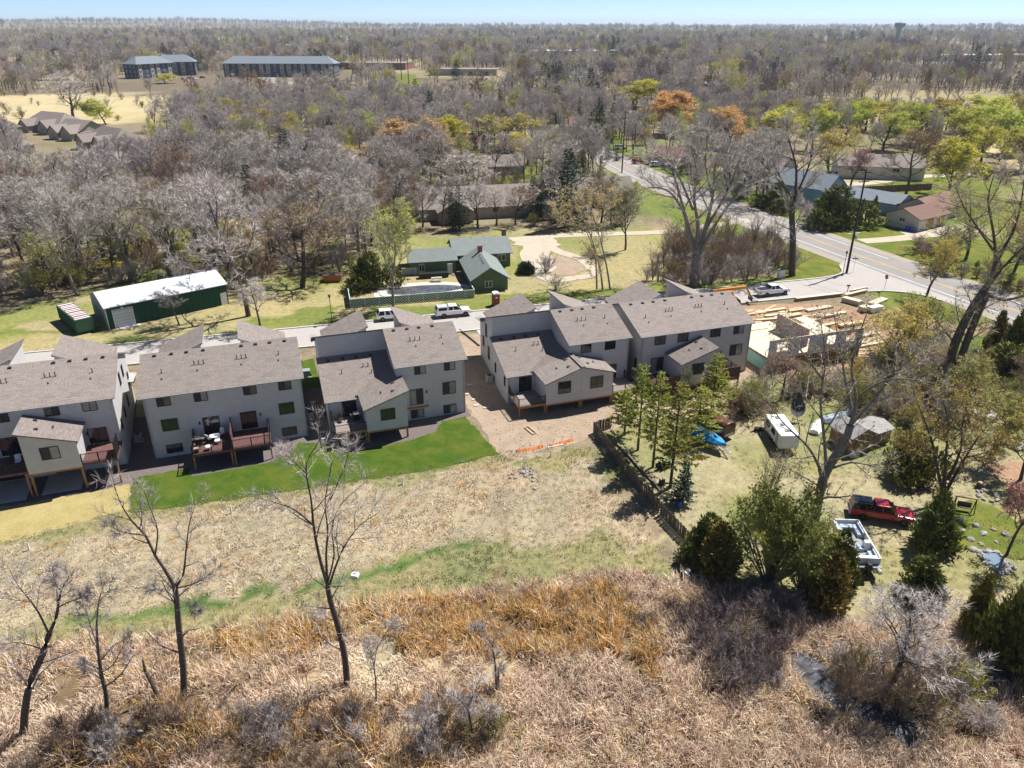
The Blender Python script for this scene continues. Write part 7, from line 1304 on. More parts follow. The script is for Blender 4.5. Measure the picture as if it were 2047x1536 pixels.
sketch('great spreading cottonwood with many rising limbs beside the side street', (1388, 572), [([(1388, 575), (1390, 540), (1393, 510)], .95, .75, (0, 0)), ([(1390, 515), (1375, 470), (1368, 430), (1340, 385), (1300, 375), (1270, 385)], .34, .04, (0, -3)), ([(1392, 510), (1395, 450), (1388, 400), (1392, 340), (1380, 290)], .42, .04, (0, 1)), ([(1394, 512), (1412, 450), (1425, 390), (1430, 330), (1445, 285)], .42, .04, (0, 3)), ([(1396, 512), (1430, 450), (1465, 400), (1505, 365), (1530, 350)], .36, .04, (0, -2)), ([(1392, 500), (1370, 430), (1350, 360), (1335, 310), (1330, 275)], .34, .04, (0, 4)), ([(1410, 460), (1450, 390), (1480, 320), (1500, 290)], .28, .03, (.5, 4)), ([(1385, 420), (1350, 340), (1310, 310), (1290, 320)], .22, .03, (.4, -4)), ([(1425, 400), (1410, 330), (1415, 270), (1405, 255)], .2, .03, (1.5, 0))], dict(BG, n=(0, 11, 7), tww=.045, twlen=1.0, len=(0, .30, .5)), seed=44, bark='bark_pale', twig='twig_pale')
sketch('tall bare cottonwood with one bold trunk beside the pale utility box', (1583, 552), [([(1583, 555), (1585, 480), (1583, 430), (1588, 395)], .62, .45, (0, 0)), ([(1586, 400), (1565, 370), (1540, 345), (1520, 320), (1500, 315)], .24, .03, (0, -2)), ([(1588, 398), (1592, 340), (1580, 290), (1570, 240)], .28, .03, (0, 1)), ([(1588, 395), (1610, 350), (1625, 300), (1620, 255)], .24, .03, (0, 2)), ([(1570, 375), (1545, 320), (1540, 270)], .2, .03, (0, 3)), ([(1590, 390), (1620, 370), (1640, 345)], .14, .02, (0, -2)), ([(1585, 430), (1602, 410), (1612, 420)], .08, .02, (0, -1))], dict(BG, n=(0, 10, 6), tww=.045, twlen=.95), seed=45, twig='twig_pale')
sketch('three-stemmed leaning tree with yellow-green buds beside the gravel loop', (1203, 580), [([(1193, 578), (1192, 540), (1188, 500)], .18, .10, (0, 0)), ([(1205, 580), (1198, 530), (1180, 470), (1160, 430), (1135, 400)], .2, .03, (0, -1)), ([(1220, 580), (1212, 530), (1200, 480), (1185, 430), (1170, 390)], .2, .03, (0, 1)), ([(1188, 500), (1165, 450), (1140, 430), (1115, 425)], .1, .02, (0, -1)), ([(1200, 485), (1210, 430), (1225, 390)], .1, .02, (.5, 1.5))], dict(BG, tww=.035), seed=46, leaf='leaf_gold', leaves=3000, leafsz=.16, twig='twig_pale', bark='bark_pale')
# ---- placed one by one from the picture
def PT(key, px, ytop, label, W_=None, leaf=None, twig=None, bark=None, name='bare_tree', group=None, cat='tree', rz=None):
    p = P(*px); h = rise(p, ytop); return place(key, p, h, label, cat, group, 1.0, rz, leaf, twig, bark, name, None if W_ is None else W_ * p.y / 1450.0)
used = []; VIS = [(60, 262, 250, 300), (1165, 1330, 296, 372), (920, 960, 278, 305), (0, 340, 188, 245), (245, 405, 105, 160), (462, 672, 108, 156), (680, 830, 120, 172), (1720, 1800, 320, 352)]
def PTT(*a, **k): o = PT(*a, **k); used.append((o.location.x, o.location.y)); return o
PTT('bud0', (786, 612), 400, 'bright lime green budding tree in front of the lattice fence', 105, 'lime', 'twig_pale', 'bark_pale', 'budding_tree')
PTT('bare1', (497, 632), 335, 'huge lilac-twigged bare tree at the right end of the steel shed', 235, None, 'twig'); PTT('bare3', (604, 575), 415, 'brown-twigged bare tree beside the orange dumpster', 190, None, 'twig_brown'); PTT('bud1', (1250, 500), 365, 'slim yellow-green tree on the lawn inside the gravel drive', 75, 'olive', None, None, 'budding_tree')
PTT('cedar2', (742, 575), 505, 'dense dark evergreen shrub beside the orange dumpster', 75, name='cedar_shrub'); PTT('roundbush', (1052, 547), 524, 'clipped round dark bush at the gravel forecourt', 36, name='round_bush', cat='bush')
PTT('flower0', (820, 352), 238, 'round orange flowering tree behind the lilac wood', 130, 'orange', None, None, 'flowering_tree'); PTT('flower1', (884, 330), 232, 'golden budding tree touching the orange flowering tree', 95, 'gold', None, None, 'budding_tree'); PTT('bare4', (930, 400), 305, 'pale lilac bare tree behind the green house', 145, None, 'twig_pale')
for px, yt, w, lb in (((1065, 432), 352, 44, 'dark spruce in front of the very long grey roof'), ((1100, 425), 340, 44, 'dark spruce right of the spruce before the long roof'), ((1140, 372), 285, 40, 'dark spruce heading the row along the main road'), ((1165, 368), 300, 34, 'second dark spruce in the row along the main road'), ((1122, 378), 300, 34, 'short dark spruce left of the roadside row'), ((1200, 375), 312, 26, 'small dark spruce at the road end of the row'), ((948, 330), 262, 38, 'lone dark spruce beside the brown roofed house'), ((885, 318), 276, 30, 'small dark spruce below the golden budding tree'), ((862, 262), 182, 48, 'tall dark spruce rising behind the golden trees'), ((1112, 245), 172, 52, 'broad dark green conifer above the pale side road'), ((1196, 290), 195, 44, 'tall dark spruce in the roadside clump'), ((1178, 296), 225, 40, 'middle dark spruce in the roadside clump'), ((1222, 286), 205, 36, 'right-hand dark spruce in the roadside clump'), ((1216, 318), 290, 18, 'small cone-shaped spruce by the parked white van'), ((1232, 322), 303, 16, 'tiny cone-shaped spruce near the tall pole'), ((905, 462), 385, 44, 'dark spruce behind the green house lawn'), ((1220, 455), 385, 44, 'dark conifer in the drive-side tree clump'), ((912, 160), 120, 26, 'dark conifer beside the far pale road'), ((1395, 300), 262, 22, 'dark conifer under the orange trees')):
    PTT(rb.choice(['spruce0', 'spruce1']), px, yt, lb, w, name='spruce_tree', group='dark spruces of the middle distance')
for px, yt, w, lf, key, lb in (((1335, 270), 182, 90, 'orange', 'flower0', 'orange flowering tree on the far side of the main road'), ((1262, 215), 158, 90, 'yellow', 'flower1', 'bright yellow tree above the dark roadside spruces'), ((1462, 300), 216, 100, 'orange', 'flower1', 'broad orange tree behind the cottonwood crown'), ((1560, 285), 222, 80, 'yellow', 'flower0', 'yellow-green bush tree behind the bold trunked cottonwood'), ((1055, 330), 262, 90, 'gold', 'bud2', 'golden bud tree left of the roadside spruces'), ((1010, 300), 225, 110, 'gold', 'bud0', 'tall golden bare tree left of the side road bend'), ((905, 300), 232, 70, 'yellow', 'flower0', 'yellow tree between the tall spruce and the side road'), ((712, 338), 288, 60, 'yellow', 'flower1', 'yellow round bush tree beside the tan roofed house'), ((650, 370), 320, 60, 'pink', 'bare0', 'pinkish bare tree before the pale gable end'), ((245, 395), 345, 60, 'yellow', 'flower0', 'yellow budding bush in the wood above the container'), ((262, 500), 440, 70, 'lime', 'bud1', 'lime budding understorey tree behind the steel shed'), ((350, 520), 450, 75, 'lime', 'bud2', 'lime budding tree over the steel shed roof'), ((220, 545), 520, 70, 'yellow', 'bud0', 'yellow-green shrub tree just behind the steel shed'), ((212, 250), 198, 70, 'lime', 'flower1', 'lime green willow at the edge of the tan marsh'), ((120, 160), 125, 60, 'olive', 'flower0', 'olive tree near the cream gabled house'), ((330, 168), 148, 50, 'yellow', 'flower1', 'yellow bushes below the angled apartment block'),
                              ((1655, 370), 262, 100, 'gold', 'bud1', 'golden budding tree behind the pale blue houses'), ((1895, 395), 278, 95, 'yellow', 'flower0', 'bright yellow willow behind the brown roofed ranch house'), ((1920, 300), 215, 85, 'lime', 'willowtree', 'lime willow standing at the marsh corner'), ((1690, 285), 198, 75, 'lime', 'willowtree', 'pale lime willow above the farm building'), ((1840, 290), 205, 100, 'lime', 'willowtree', 'broad lime willow in the far willow row'), ((1970, 275), 190, 100, 'lime', 'willowtree', 'leaning lime willow in the far willow row'), ((1765, 300), 225, 80, 'lime', 'willowtree', 'small lime willow in the far willow row'), ((2035, 262), 170, 70, 'gold', 'flower1', 'golden brown round tree on the far marsh'), ((1890, 540), 445, 80, 'olive', 'bud0', 'thin yellow-green sapling before the ranch house drive'), ((1850, 600), 465, 90, 'gold', 'bud2', 'budding tree in the roadside thicket past the junction'), ((1930, 520), 380, 120, 'gold', 'bare2', 'tall branching tree on the ranch house lawn'), ((2020, 560), 420, 120, 'gold', 'bud1', 'budding tree at the bend of the lawn near the road'), ((1700, 372), 292, 70, 'pink', 'bud2', 'pinkish budding tree beside the farm track')):
    (VIS.append((px[0] - w * .45, px[0] + w * .45, yt, px[1])) if px[0] > 680 or px[1] < 260 else None); PTT(key, px, yt, lb, w, lf, ('leaf_' + lf if lf == 'orange' else 'twig_olive') if lf in ('gold', 'orange', 'yellow', 'lime') else None, None, 'budding_tree', 'coloured spring trees')
for k, (px, yt, w) in enumerate((((1610, 300), 215, 80), ((1730, 262), 200, 70), (((1800, 262)), 205, 80), ((1890, 262), 195, 90), ((2010, 310), 215, 110), ((1960, 330), 250, 80), ((2040, 340), 255, 90), ((1840, 330), 262, 70), ((1560, 262), 212, 70), ((1650, 262), 208, 70))):
    VIS.append((px[0] - w * .45, px[0] + w * .45, yt, px[1])); PTT('willowtree' if k % 3 else 'flower1', px, yt, 'yellow-green budding willow scattered over the far tan marsh', w, ('lime', 'yellow', 'lime', 'gold')[k % 4], 'twig_olive', None, 'budding_tree', 'willows of the far marsh')
PTT('bare2', (1808, 395), 255, 'dark branching bare tree on the far green lawn', 120, None, 'twig_brown'); PTT('bare0', (150, 248), 142, 'tall fan-shaped bare tree standing against the tan marsh', 110, None, 'twig_pale')
PTT('cedar2', (1668, 452), 372, 'big rounded dark cedar hedge between the two blue buildings', 96, name='cedar_hedge'); PTT('cedar2', (1553, 418), 372, 'dark rounded cedar behind the bold trunked cottonwood', 70, name='cedar_hedge'); PTT('cedar0', (1745, 432), 392, 'slim dark cedar beside the low blue building', 16, name='cedar_tree')
PTT('budshrub', (1850, 505), 478, 'rusty brown shrub bed on the roadside lawn', 90, 'brown', 'twig_brown', name='shrub', cat='shrub')
for k, (px, yt, w, key, lb) in enumerate((((884, 455), 352, 60, 'tall0', 'slim bare tree at the left end of the very long grey roof'), ((918, 458), 372, 50, 'spruce1', 'dark spruce against the left part of the very long grey roof'), ((955, 456), 360, 80, 'bare0', 'grey bare tree in front of the very long grey roof'), ((992, 452), 375, 60, 'tall1', 'thin bare tree before the middle of the very long grey roof'), ((1030, 450), 372, 70, 'bare3', 'brown bare tree at the right end of the very long grey roof'), ((1135, 430), 350, 70, 'bare1', 'lilac bare tree in front of the grey roof by the main road'), ((1180, 432), 372, 60, 'bud2', 'budding tree before the grey roof by the main road'), ((845, 455), 365, 80, 'bare2', 'spreading bare tree left of the very long grey roof'), ((1080, 440), 385, 40, 'spruce0', 'short dark spruce between the two grey roofed houses'))):
    PTT(key, px, yt, lb, w, 'gold' if key == 'bud2' else None, 'twig_brown' if key == 'bare3' else None, None, 'spruce_tree' if 'spruce' in key else 'bare_tree')
for px, yt, w, key, lf, lb in (((1985, 905), 770, 150, 'bud1', 'olive', 'olive budding tree between the yard and the double trunk'), ((2040, 960), 830, 130, 'bud0', 'gold', 'golden budding tree above the pink flowering tree'), ((1935, 850), 720, 130, 'bud2', 'olive', 'olive budding tree behind the broad many-stemmed tree'), ((1775, 740), 610, 140, 'bud0', 'gold', 'golden budding tree at the right end of the building site'), ((1850, 700), 590, 120, 'bud1', 'olive', 'olive budding tree below the mown verge'), ((1560, 800), 705, 110, 'bare0', None, 'thin bare tree between the pines and the building site'), ((2045, 850), 700, 120, 'bare2', None, 'bare tree standing beside the pale tarpaulin heap')):
    PTT(key, px, yt, lb, w, lf, 'twig_olive' if lf else 'twig_brown', None, 'budding_tree' if lf else 'bare_tree')
# conifers by the paling fence
CG = 'conifers by the paling fence'
for key, px, yt, w, lb in (('pine1', (1248, 870), 778, 66, 'small light green pine nearest the raised grey deck'), ('pine0', (1275, 900), 732, 84, 'dark topped pine behind the fallen log'), ('pine1', (1305, 934), 746, 76, 'pale tall pine halfway along the fallen log'), ('pine0', (1340, 975), 768, 104, 'broad yellow-green pine next to the young blue spruce'), ('pine1', (1420, 838), 708, 80, 'tall pine beside the black livestock trailer'), ('pine0', (1392, 880), 775, 84, 'yellow-green pine shading the blue covered boat')): PTT(key, px, yt, lb, w, None, None, None, 'pine_tree', CG)
PTT('bspruce', (1365, 1005), 924, 'young blue-green spruce above the blue barrel', 58, name='spruce_tree', group=CG); PTT('bud1', (1378, 800), 738, 'small bright green tree against the rear extension wall', 42, 'green', None, None, 'budding_tree')
YG = 'evergreen bushes of the right-hand yard'
for key, px, yt, w, lb in (('cedar2', (1412, 1118), 1030, 96, 'dark upright juniper at the end of the paling fence'), ('cedar1', (1432, 1142), 1046, 100, 'bronzed juniper touching the willow thicket'), ('cedar0', (1668, 1170), 1060, 90, 'dark juniper hiding the pontoon boat side'), ('cedar1', (1655, 1215), 1105, 100, 'bronze tipped juniper in front of the pontoon boat'), ('cedar0', (1858, 1095), 985, 104, 'round dark juniper in front of the red pickup truck'), ('cedar0', (1838, 1195), 1112, 100, 'low spreading juniper behind the pond tree'), ('cedar1', (1945, 1260), 1150, 66, 'slim bronze juniper near the pond'), ('cedar2', (2030, 1330), 1145, 150, 'large dark green bush at the pond shore'), ('bush', (1812, 950), 868, 96, 'brown-green bush below the weathered shed'), ('cedar1', (1985, 700), 622, 40, 'slim cedar beside the leaning double trunk'), ('cedar0', (2025, 720), 610, 60, 'dark cedar at the road verge past the double trunk'), ('cedar2', (2000, 770), 690, 110, 'dark evergreen thicket under the double trunk')):
    PTT(key, px, yt, lb, w, name='juniper_bush', group=YG, cat='bush')
PTT('willowshrub', (1535, 1160), 965, 'big yellow-green willow thicket between juniper bushes', 210, name='willow_shrub', cat='shrub'); PTT('willowshrub', (1600, 1180), 1060, 'lower willow thicket at the foot of the huge leaning tree', 150, name='willow_shrub', cat='shrub'); PTT('tallbrush', (1530, 1020), 870, 'upright thin stems rising out of the willow thicket', 90, None, 'twig_brown', name='willow_shrub', cat='shrub')
PTT('bare4', (1782, 1378), 1185, 'lilac twigged low tree standing at the edge of the open water', 270, None, 'twig'); PTT('shrub1', (1800, 1440), 1330, 'grey twiggy shrub in the open water below the lilac tree', 190, None, 'twig_brown', name='shrub', cat='shrub'); PTT('bud2', (2012, 1110), 905, 'pink flowering tree at the right side of the yard', 120, 'pink', 'leaf_pink', None, 'flowering_tree'); PTT('shrub2', (1690, 1420), 1290, 'bare olive shrub in the open water', 170, None, 'twig_brown', name='shrub', cat='shrub')
PTT('budshrub', (2035, 1260), 1140, 'green leafy shrub at the garden pond', 110, 'green', None, name='shrub', cat='shrub')
PTT('shrub1', (1090, 545), 505, 'bare shrub at the edge of the gravel forecourt', 50, name='shrub', cat='shrub'); PTT('shrub0', (1110, 580), 548, 'low bare shrub by the street lawn', 60, name='shrub', cat='shrub')
PTT('tall0', (358, 650), 575, 'thin bare sapling in front of the steel shed', 60, None, 'twig_pale'); PTT('tall1', (520, 660), 560, 'thin bare sapling right of the huge lilac tree', 70, None, 'twig_pale')
# ---- everything else that grows, spread over the ground that is not built on
OB = []
for o in list(sc.objects):
    if o.parent is None and o.get('category') in ('house', 'building', 'apartments', 'shed'):
        rr = 3.0
        for c in o.children:
            if c.type == 'MESH' and c.name.startswith(('wall', 'roof')): 
                for v in c.bound_box: rr = max(rr, (Vector((v[0], v[1], 0)) + Vector((c.location.x, c.location.y, 0))).length)
        OB.append((o.location.x, o.location.y, rr * .95 + 1.0))
ML = np.array(main_line); SF = np.array(sf)
side_line = np.array(smooth_line(PL([(1160, 290), (1120, 270), (1060, 262), (980, 270), (900, 262)]), 5))
excl = [zone_polys['green_house_yard'], zone_polys['marsh_left'], zone_polys['marsh_right'], zone_polys['farm_right'], PL([(1330, 455), (1440, 575), (1720, 545), (1640, 470), (1500, 410)]), PL([(1720, 480), (1850, 470), (2080, 480), (2080, 620), (1950, 580)]), PL([(775, 145), (850, 145), (870, 180), (790, 185)]), PL([(300, 150), (470, 148), (480, 175), (300, 178)]), PL([(430, 150), (680, 148), (680, 162), (430, 166)]), PL([(680, 142), (830, 142), (830, 160), (690, 160)]), PL([(1150, 292), (1360, 345), (1380, 370), (1200, 320)])]
excl += [PL([(1150, 292), (1240, 330), (1330, 375), (1470, 432), (1470, 470), (1330, 445), (1250, 420), (1180, 340)]), PL([(-120, 236), (0, 240), (60, 250), (130, 240), (330, 236), (330, 255), (275, 268), (290, 300), (270, 330), (120, 318), (-120, 325)]), PL([(235, 150), (700, 150), (700, 190), (560, 196), (235, 188)]), PL([(380, 196), (560, 192), (560, 206), (430, 212)])]
def shown(x, y, h, seed=3, keep=.10):
    g = np.random.default_rng(seed); z = zt(x, y); d2 = z - CAM_H
    def row(zz): w = y * CP - zz * SP; v = -y * SP - zz * CP; return CX + FPX * x / w, CY + FPX * v / w
    bx, by = row(d2); tx, ty = row(d2 + h); ok = np.ones(len(x), bool); hw = 3.2 * FPX / np.maximum(y, 1)
    for (x0, x1, yt, yb) in VIS: ok &= ~((bx > x0 - hw) & (bx < x1 + hw) & (by > yb - 1) & (ty < yb - .3 * (yb - yt)))
    return ok | (g.random(len(x)) < keep)
def free(x, y, road=8.5, obst=True):
    ok = np.ones(len(x), bool); ly = (x - O2[0]) * N[0] + (y - O2[1]) * N[1]
    for p in excl: ok &= ~inpoly(x, y, p)
    for L_, w_ in ((ML, road), (side_line, 5.0)):
        for i in range(0, len(L_) - 1):
            a, b = L_[i], L_[i + 1]; d = b - a; t = np.clip(((x - a[0]) * d[0] + (y - a[1]) * d[1]) / (d @ d + 1e-9), 0, 1); ok &= np.hypot(x - a[0] - t * d[0], y - a[1] - t * d[1]) > w_
    s = (x - 53.9) * .941 + (y - 194.1) * .339; sl = np.interp(x, [q[0] for q in street_far], [q[1] for q in street_far])
    ok &= ((y > sl + 14) | (s > 9)) & ~((s > -8) & (y < 140) & (s < 9))
    if obst:
        for (ox, oy, rr) in OB: ok &= np.hypot(x - ox, y - oy) > rr
        for (ox, oy) in used: ok &= np.hypot(x - ox, y - oy) > 3.2
    return ok
def jitter_grid(x0, x1, y0, y1, st, seed):
    g = np.random.default_rng(seed); a, b = np.meshgrid(np.arange(x0, x1, st), np.arange(y0, y1, st)); a = a.ravel() + g.uniform(-.45, .45, a.size) * st; b = b.ravel() + g.uniform(-.45, .45, b.size) * st; k = (np.abs(a) < .70 * b + 14); return a[k], b[k]
gx_, gy_ = jitter_grid(-330, 330, 100, 430, 6.6, 5); k = free(gx_, gy_) & shown(gx_, gy_, 13); gx_, gy_ = gx_[k], gy_[k]; order = np.argsort(np.hypot(gx_, gy_)); gx_, gy_ = gx_[order], gy_[order]
n_ind = 185; kinds = random.Random(77)
LAB = {'bare': ('bare_tree', 'bare lilac-twigged tree in the leafless wood behind the houses', 'bare trees of the middle wood'), 'tall': ('bare_tree', 'tall slim bare tree in the leafless wood', 'slim bare trees of the middle wood'), 'bud': ('budding_tree', 'yellow-green budding tree scattered in the leafless wood', 'budding trees of the middle wood'), 'spruce': ('spruce_tree', 'dark spruce scattered in the leafless wood', 'spruces of the middle wood')}
for x, y in zip(gx_[:n_ind], gy_[:n_ind]):
    u = kinds.random(); right = x > 40
    kd = 'bare' if u < (.54 if not right else .42) else 'tall' if u < .75 else 'bud' if u < .95 else 'spruce'
    nm, lb, gp = LAB[kd]; key = kd + str(kinds.randrange({'bare': 5, 'tall': 2, 'bud': 3, 'spruce': 2}[kd])); h = kinds.uniform(12.5, 19) if kd != 'bud' else kinds.uniform(7, 12)
    where = 'in the wood behind the green steel shed' if x < -30 else 'in the wood behind the green house' if x < 22 else 'on the far side of the main road'
    tw_ = kinds.choice(['twig', 'twig', 'twig_pale', 'twig_pale', 'twig_brown']) if kd in ('bare', 'tall') else None; lf_ = kinds.choice(['lime', 'yellow', 'olive', 'gold']) if kd == 'bud' else None; bk_ = kinds.choice(['bark', 'bark', 'bark_pale']) if tw_ else None
    look = {'twig': 'lilac-grey twigged', 'twig_pale': 'pale grey twigged', 'twig_brown': 'brown twigged'}.get(tw_, '') if tw_ else (lf_ or 'dark')
    lb = {'bare': 'spreading bare tree with %s crown' % look.replace(' twigged', '') + ' %s', 'tall': 'tall slim %s bare tree' % look + ' %s', 'bud': 'small %s coloured budding tree' % look + ' %s', 'spruce': 'dark spruce standing %s'}[kd] % where
    place(key, (x, y, ztf(x, y)), h, lb, 'tree', 'woodland: ' + lb, kinds.uniform(1.0, 1.35), None, lf_, tw_, bk_, nm)
# instanced woods: one object each
def scatter(name, x, y, z, scl, idx, protos, label, cat, tilt=0.0, wide=None):
    col = bpy.data.collections.new(name + '_kinds')
    for k, me in enumerate(protos): o = bpy.data.objects.new('%s_kind_%02d' % (name, k), me); col.objects.link(o)
    me = bpy.data.meshes.new(name); n = len(x); me.vertices.add(n); me.vertices.foreach_set('co', np.stack([x, y, z], 1).ravel())
    g = np.random.default_rng(n); rot = np.stack([g.normal(0, tilt, n) if tilt else np.zeros(n), g.normal(0, tilt, n) if tilt else np.zeros(n), g.uniform(0, 6.283, n)], 1); w = scl * (g.uniform(.85, 1.25, n) if wide is None else wide); s3 = np.stack([w, w, scl], 1)
    a = me.attributes.new('rot', 'FLOAT_VECTOR', 'POINT'); a.data.foreach_set('vector', rot.astype(np.float32).ravel()); a = me.attributes.new('scl', 'FLOAT_VECTOR', 'POINT'); a.data.foreach_set('vector', s3.astype(np.float32).ravel()); a = me.attributes.new('idx', 'INT', 'POINT'); a.data.foreach_set('value', np.asarray(idx, np.int32))
    o = link(name, me); ng = bpy.data.node_groups.new(name, 'GeometryNodeTree'); ng.interface.new_socket('Geometry', in_out='INPUT', socket_type='NodeSocketGeometry'); ng.interface.new_socket('Geometry', in_out='OUTPUT', socket_type='NodeSocketGeometry')
    gi = ng.nodes.new('NodeGroupInput'); go = ng.nodes.new('NodeGroupOutput'); ci = ng.nodes.new('GeometryNodeCollectionInfo'); ip = ng.nodes.new('GeometryNodeInstanceOnPoints'); ci.inputs[0].default_value = col; ci.inputs[1].default_value = True; ci.inputs[2].default_value = True
    def na(nm, ty): q = ng.nodes.new('GeometryNodeInputNamedAttribute'); q.data_type = ty; q.inputs[0].default_value = nm; return q.outputs[0]
    ng.links.new(gi.outputs[0], ip.inputs['Points']); ng.links.new(ci.outputs[0], ip.inputs['Instance']); ip.inputs['Pick Instance'].default_value = True
    ng.links.new(na('idx', 'INT'), ip.inputs['Instance Index']); ng.links.new(na('rot', 'FLOAT_VECTOR'), ip.inputs['Rotation']); ng.links.new(na('scl', 'FLOAT_VECTOR'), ip.inputs['Scale']); ng.links.new(ip.outputs[0], go.inputs[0])
    o.modifiers.new('scatter', 'NODES').node_group = ng; return tag(o, label, cat, None, 'stuff')
def merged(key, leaf=None, twig=None):
    pr = PROTO[key]; bm = bmesh.new(); bm.from_mesh(pr['trunk']); n = len(bm.faces); bm.from_mesh(pr['crown']); me = bpy.data.meshes.new('m_' + key)
    for i, f in enumerate(bm.faces):
        if i >= n: f.material_index += 1
    bm.to_mesh(me); bm.free(); me.materials.append(pr['trunk'].materials[0]); me.materials.append(MAT[twig] if twig else pr['crown'].materials[0]); me.materials.append(MAT['leaf_' + leaf] if leaf else pr['crown'].materials[1]); return me, pr['H']
# light trees for the distance
for i in range(4): bare('far%d' % i, 300 + i, H_=14, r=.26, n=(9, 5), start=(.3, .2), ang=(48, 46), ln=(.42, .5), ntw=16, twlen=1.5, tww=.085, twl=1, twspread=.8)
for i in range(2): bare('farbud%d' % i, 320 + i, H_=11, r=.2, n=(9, 5), start=(.25, .2), ang=(48, 46), ln=(.42, .5), ntw=10, twlen=1.3, tww=.07, leaves=900, leaf=.34)
spruce('farspruce', 330, 14, 3.2, 16, 7, 8, 'spruce', .05, -.25, .8, .22)
kinds_far = [merged('far0'), merged('far1'), merged('far2'), merged('far3'), merged('far1', None, 'twig_pale'), merged('far2', None, 'twig_brown'), merged('farbud0', 'olive'), merged('farbud1', 'gold'), merged('farbud0', 'orange'), merged('farspruce'), merged('far0', None, 'twig_tan'), merged('far3', None, 'twig_olive'), merged('far1', None, 'twig_dark'), merged('farbud1', 'lime')]
kinds_mid = [merged('bare0'), merged('bare1'), merged('bare2'), merged('bare3'), merged('tall0'), merged('tall1'), merged('bare4', None, 'twig_pale'), merged('bud0', 'lime'), merged('bud1', 'yellow'), merged('bud2', 'gold'), merged('spruce0')]
def idxs(n, wts, seed): return np.random.default_rng(seed).choice(len(wts), n, p=np.array(wts) / sum(wts))
x, y = gx_[n_ind:], gy_[n_ind:]; idx = idxs(len(x), [3, 3, 3, 3, 2.5, 2.5, 4, 1.5, 1.6, 1.8, .9], 8); g = np.random.default_rng(9)
scatter('middle_wood', x, y, zt(x, y) - .1, g.uniform(.55, 1.1, len(x)), idx, [m[0] for m in kinds_mid], 'leafless lilac-grey wood spreading behind the nearer trees', 'wood')
parts_ = []
for (r0, r1, st, sd, smin, smax) in ((428, 900, 10.5, 12, .8, 1.3), (900, 1900, 17, 13, .9, 1.5), (1900, 4200, 40, 14, 1.1, 1.9), (4200, 9500, 105, 15, 1.5, 2.6)):
    a, b = jitter_grid(-.75 * r1, .75 * r1, r0 * .8, r1, st, sd); rr = np.hypot(a, b); k = (rr >= r0 * .98) & (rr < r1) & (b > r0 * .78); a, b = a[k], b[k]
    if r0 < 900: k = ~((b < 430)); a, b = a[k], b[k]
    if r0 < 1900: k = free(a, b, 11) & shown(a, b, 13 * .5 * (smin + smax)); a, b = a[k], b[k]
    cl = vnoise(a, b, st * 9, sd); k = cl > (.28 if r0 < 1900 else .1); a, b, cl = a[k], b[k], cl[k]; s = np.random.default_rng(sd).uniform(smin, smax, len(a)); parts_.append((a, b, s))
a = np.concatenate([p_[0] for p_ in parts_]); b = np.concatenate([p_[1] for p_ in parts_]); s = np.concatenate([p_[2] for p_ in parts_])
g = np.random.default_rng(21); idx = idxs(len(a), [2, 2, 2, 2, 3, 1.6, .7, .5, .2, .25, 2.2, 1.0, 1.6, .4], 21); ft = np.hypot(a, b)
for sd_, sc_, thr, kk_, pr_ in ((71, .10, .66, 10, .7), (72, .12, .68, 12, .7), (73, .09, .70, 4, .8), (74, .14, .76, 11, .6), (75, .11, .80, 9, .75), (76, .16, .78, 5, .6), (77, .08, .82, 13, .5)): idx = np.where((vnoise(a / ft * 2600, np.log(ft) * 900, 1 / sc_ * 9, sd_) > thr) & (g.random(len(a)) < pr_), kk_, idx)
s = s * (.7 + .6 * vnoise(a / ft * 2600, np.log(ft) * 900, 55, 78))
scatter('far_woods', a, b, zt(a, b) - .3, s, idx, [m[0] for m in kinds_far], 'distant lilac-grey leafless woods reaching to the horizon', 'wood', 0, None)
# brush under the wood and along the plot edges
def in_zone(px, st, seed): pl = PL(px); xs_ = [q[0] for q in pl]; ys_ = [q[1] for q in pl]; a, b = np.meshgrid(np.arange(min(xs_), max(xs_), st), np.arange(min(ys_), max(ys_), st)); g = np.random.default_rng(seed); a = a.ravel() + g.uniform(-.5, .5, a.size) * st; b = b.ravel() + g.uniform(-.5, .5, b.size) * st; k = inpoly(a, b, pl); return a[k], b[k]
kinds_brush = [merged('shrub0'), merged('shrub1'), merged('shrub2', None, 'twig_brown'), merged('budshrub', 'olive'), merged('budshrub', 'lime'), merged('shrub0', None, 'twig_pale')]
a, b = jitter_grid(-130, 150, 105, 260, 4.2, 41); k = free(a, b, 8) & (vnoise(a, b, 14, 42) > .35); a, b = a[k], b[k]
scatter('undergrowth', a, b, zt(a, b), np.random.default_rng(3).uniform(.5, 1.5, len(a)), idxs(len(a), [2.5, 2.5, 3, 2.0, 2.6, 1.6], 5), [m[0] for m in kinds_brush], 'tangled leafless undergrowth on the woodland floor', 'undergrowth')
a, b = in_zone([(1345, 490), (1440, 475), (1545, 480), (1600, 545), (1550, 560), (1330, 582), (1290, 560)], 2.3, 43); scatter('roadside_thicket', a, b, zt(a, b), np.random.default_rng(3).uniform(.5, 1.2, len(a)), idxs(len(a), [3, 3, 4, .4, .1, 2], 6), [m[0] for m in kinds_brush[:5]] + [merged('tallbrush', None, 'twig_brown')[0]], 'thicket of thin bare stems round the great cottonwood', 'thicket')
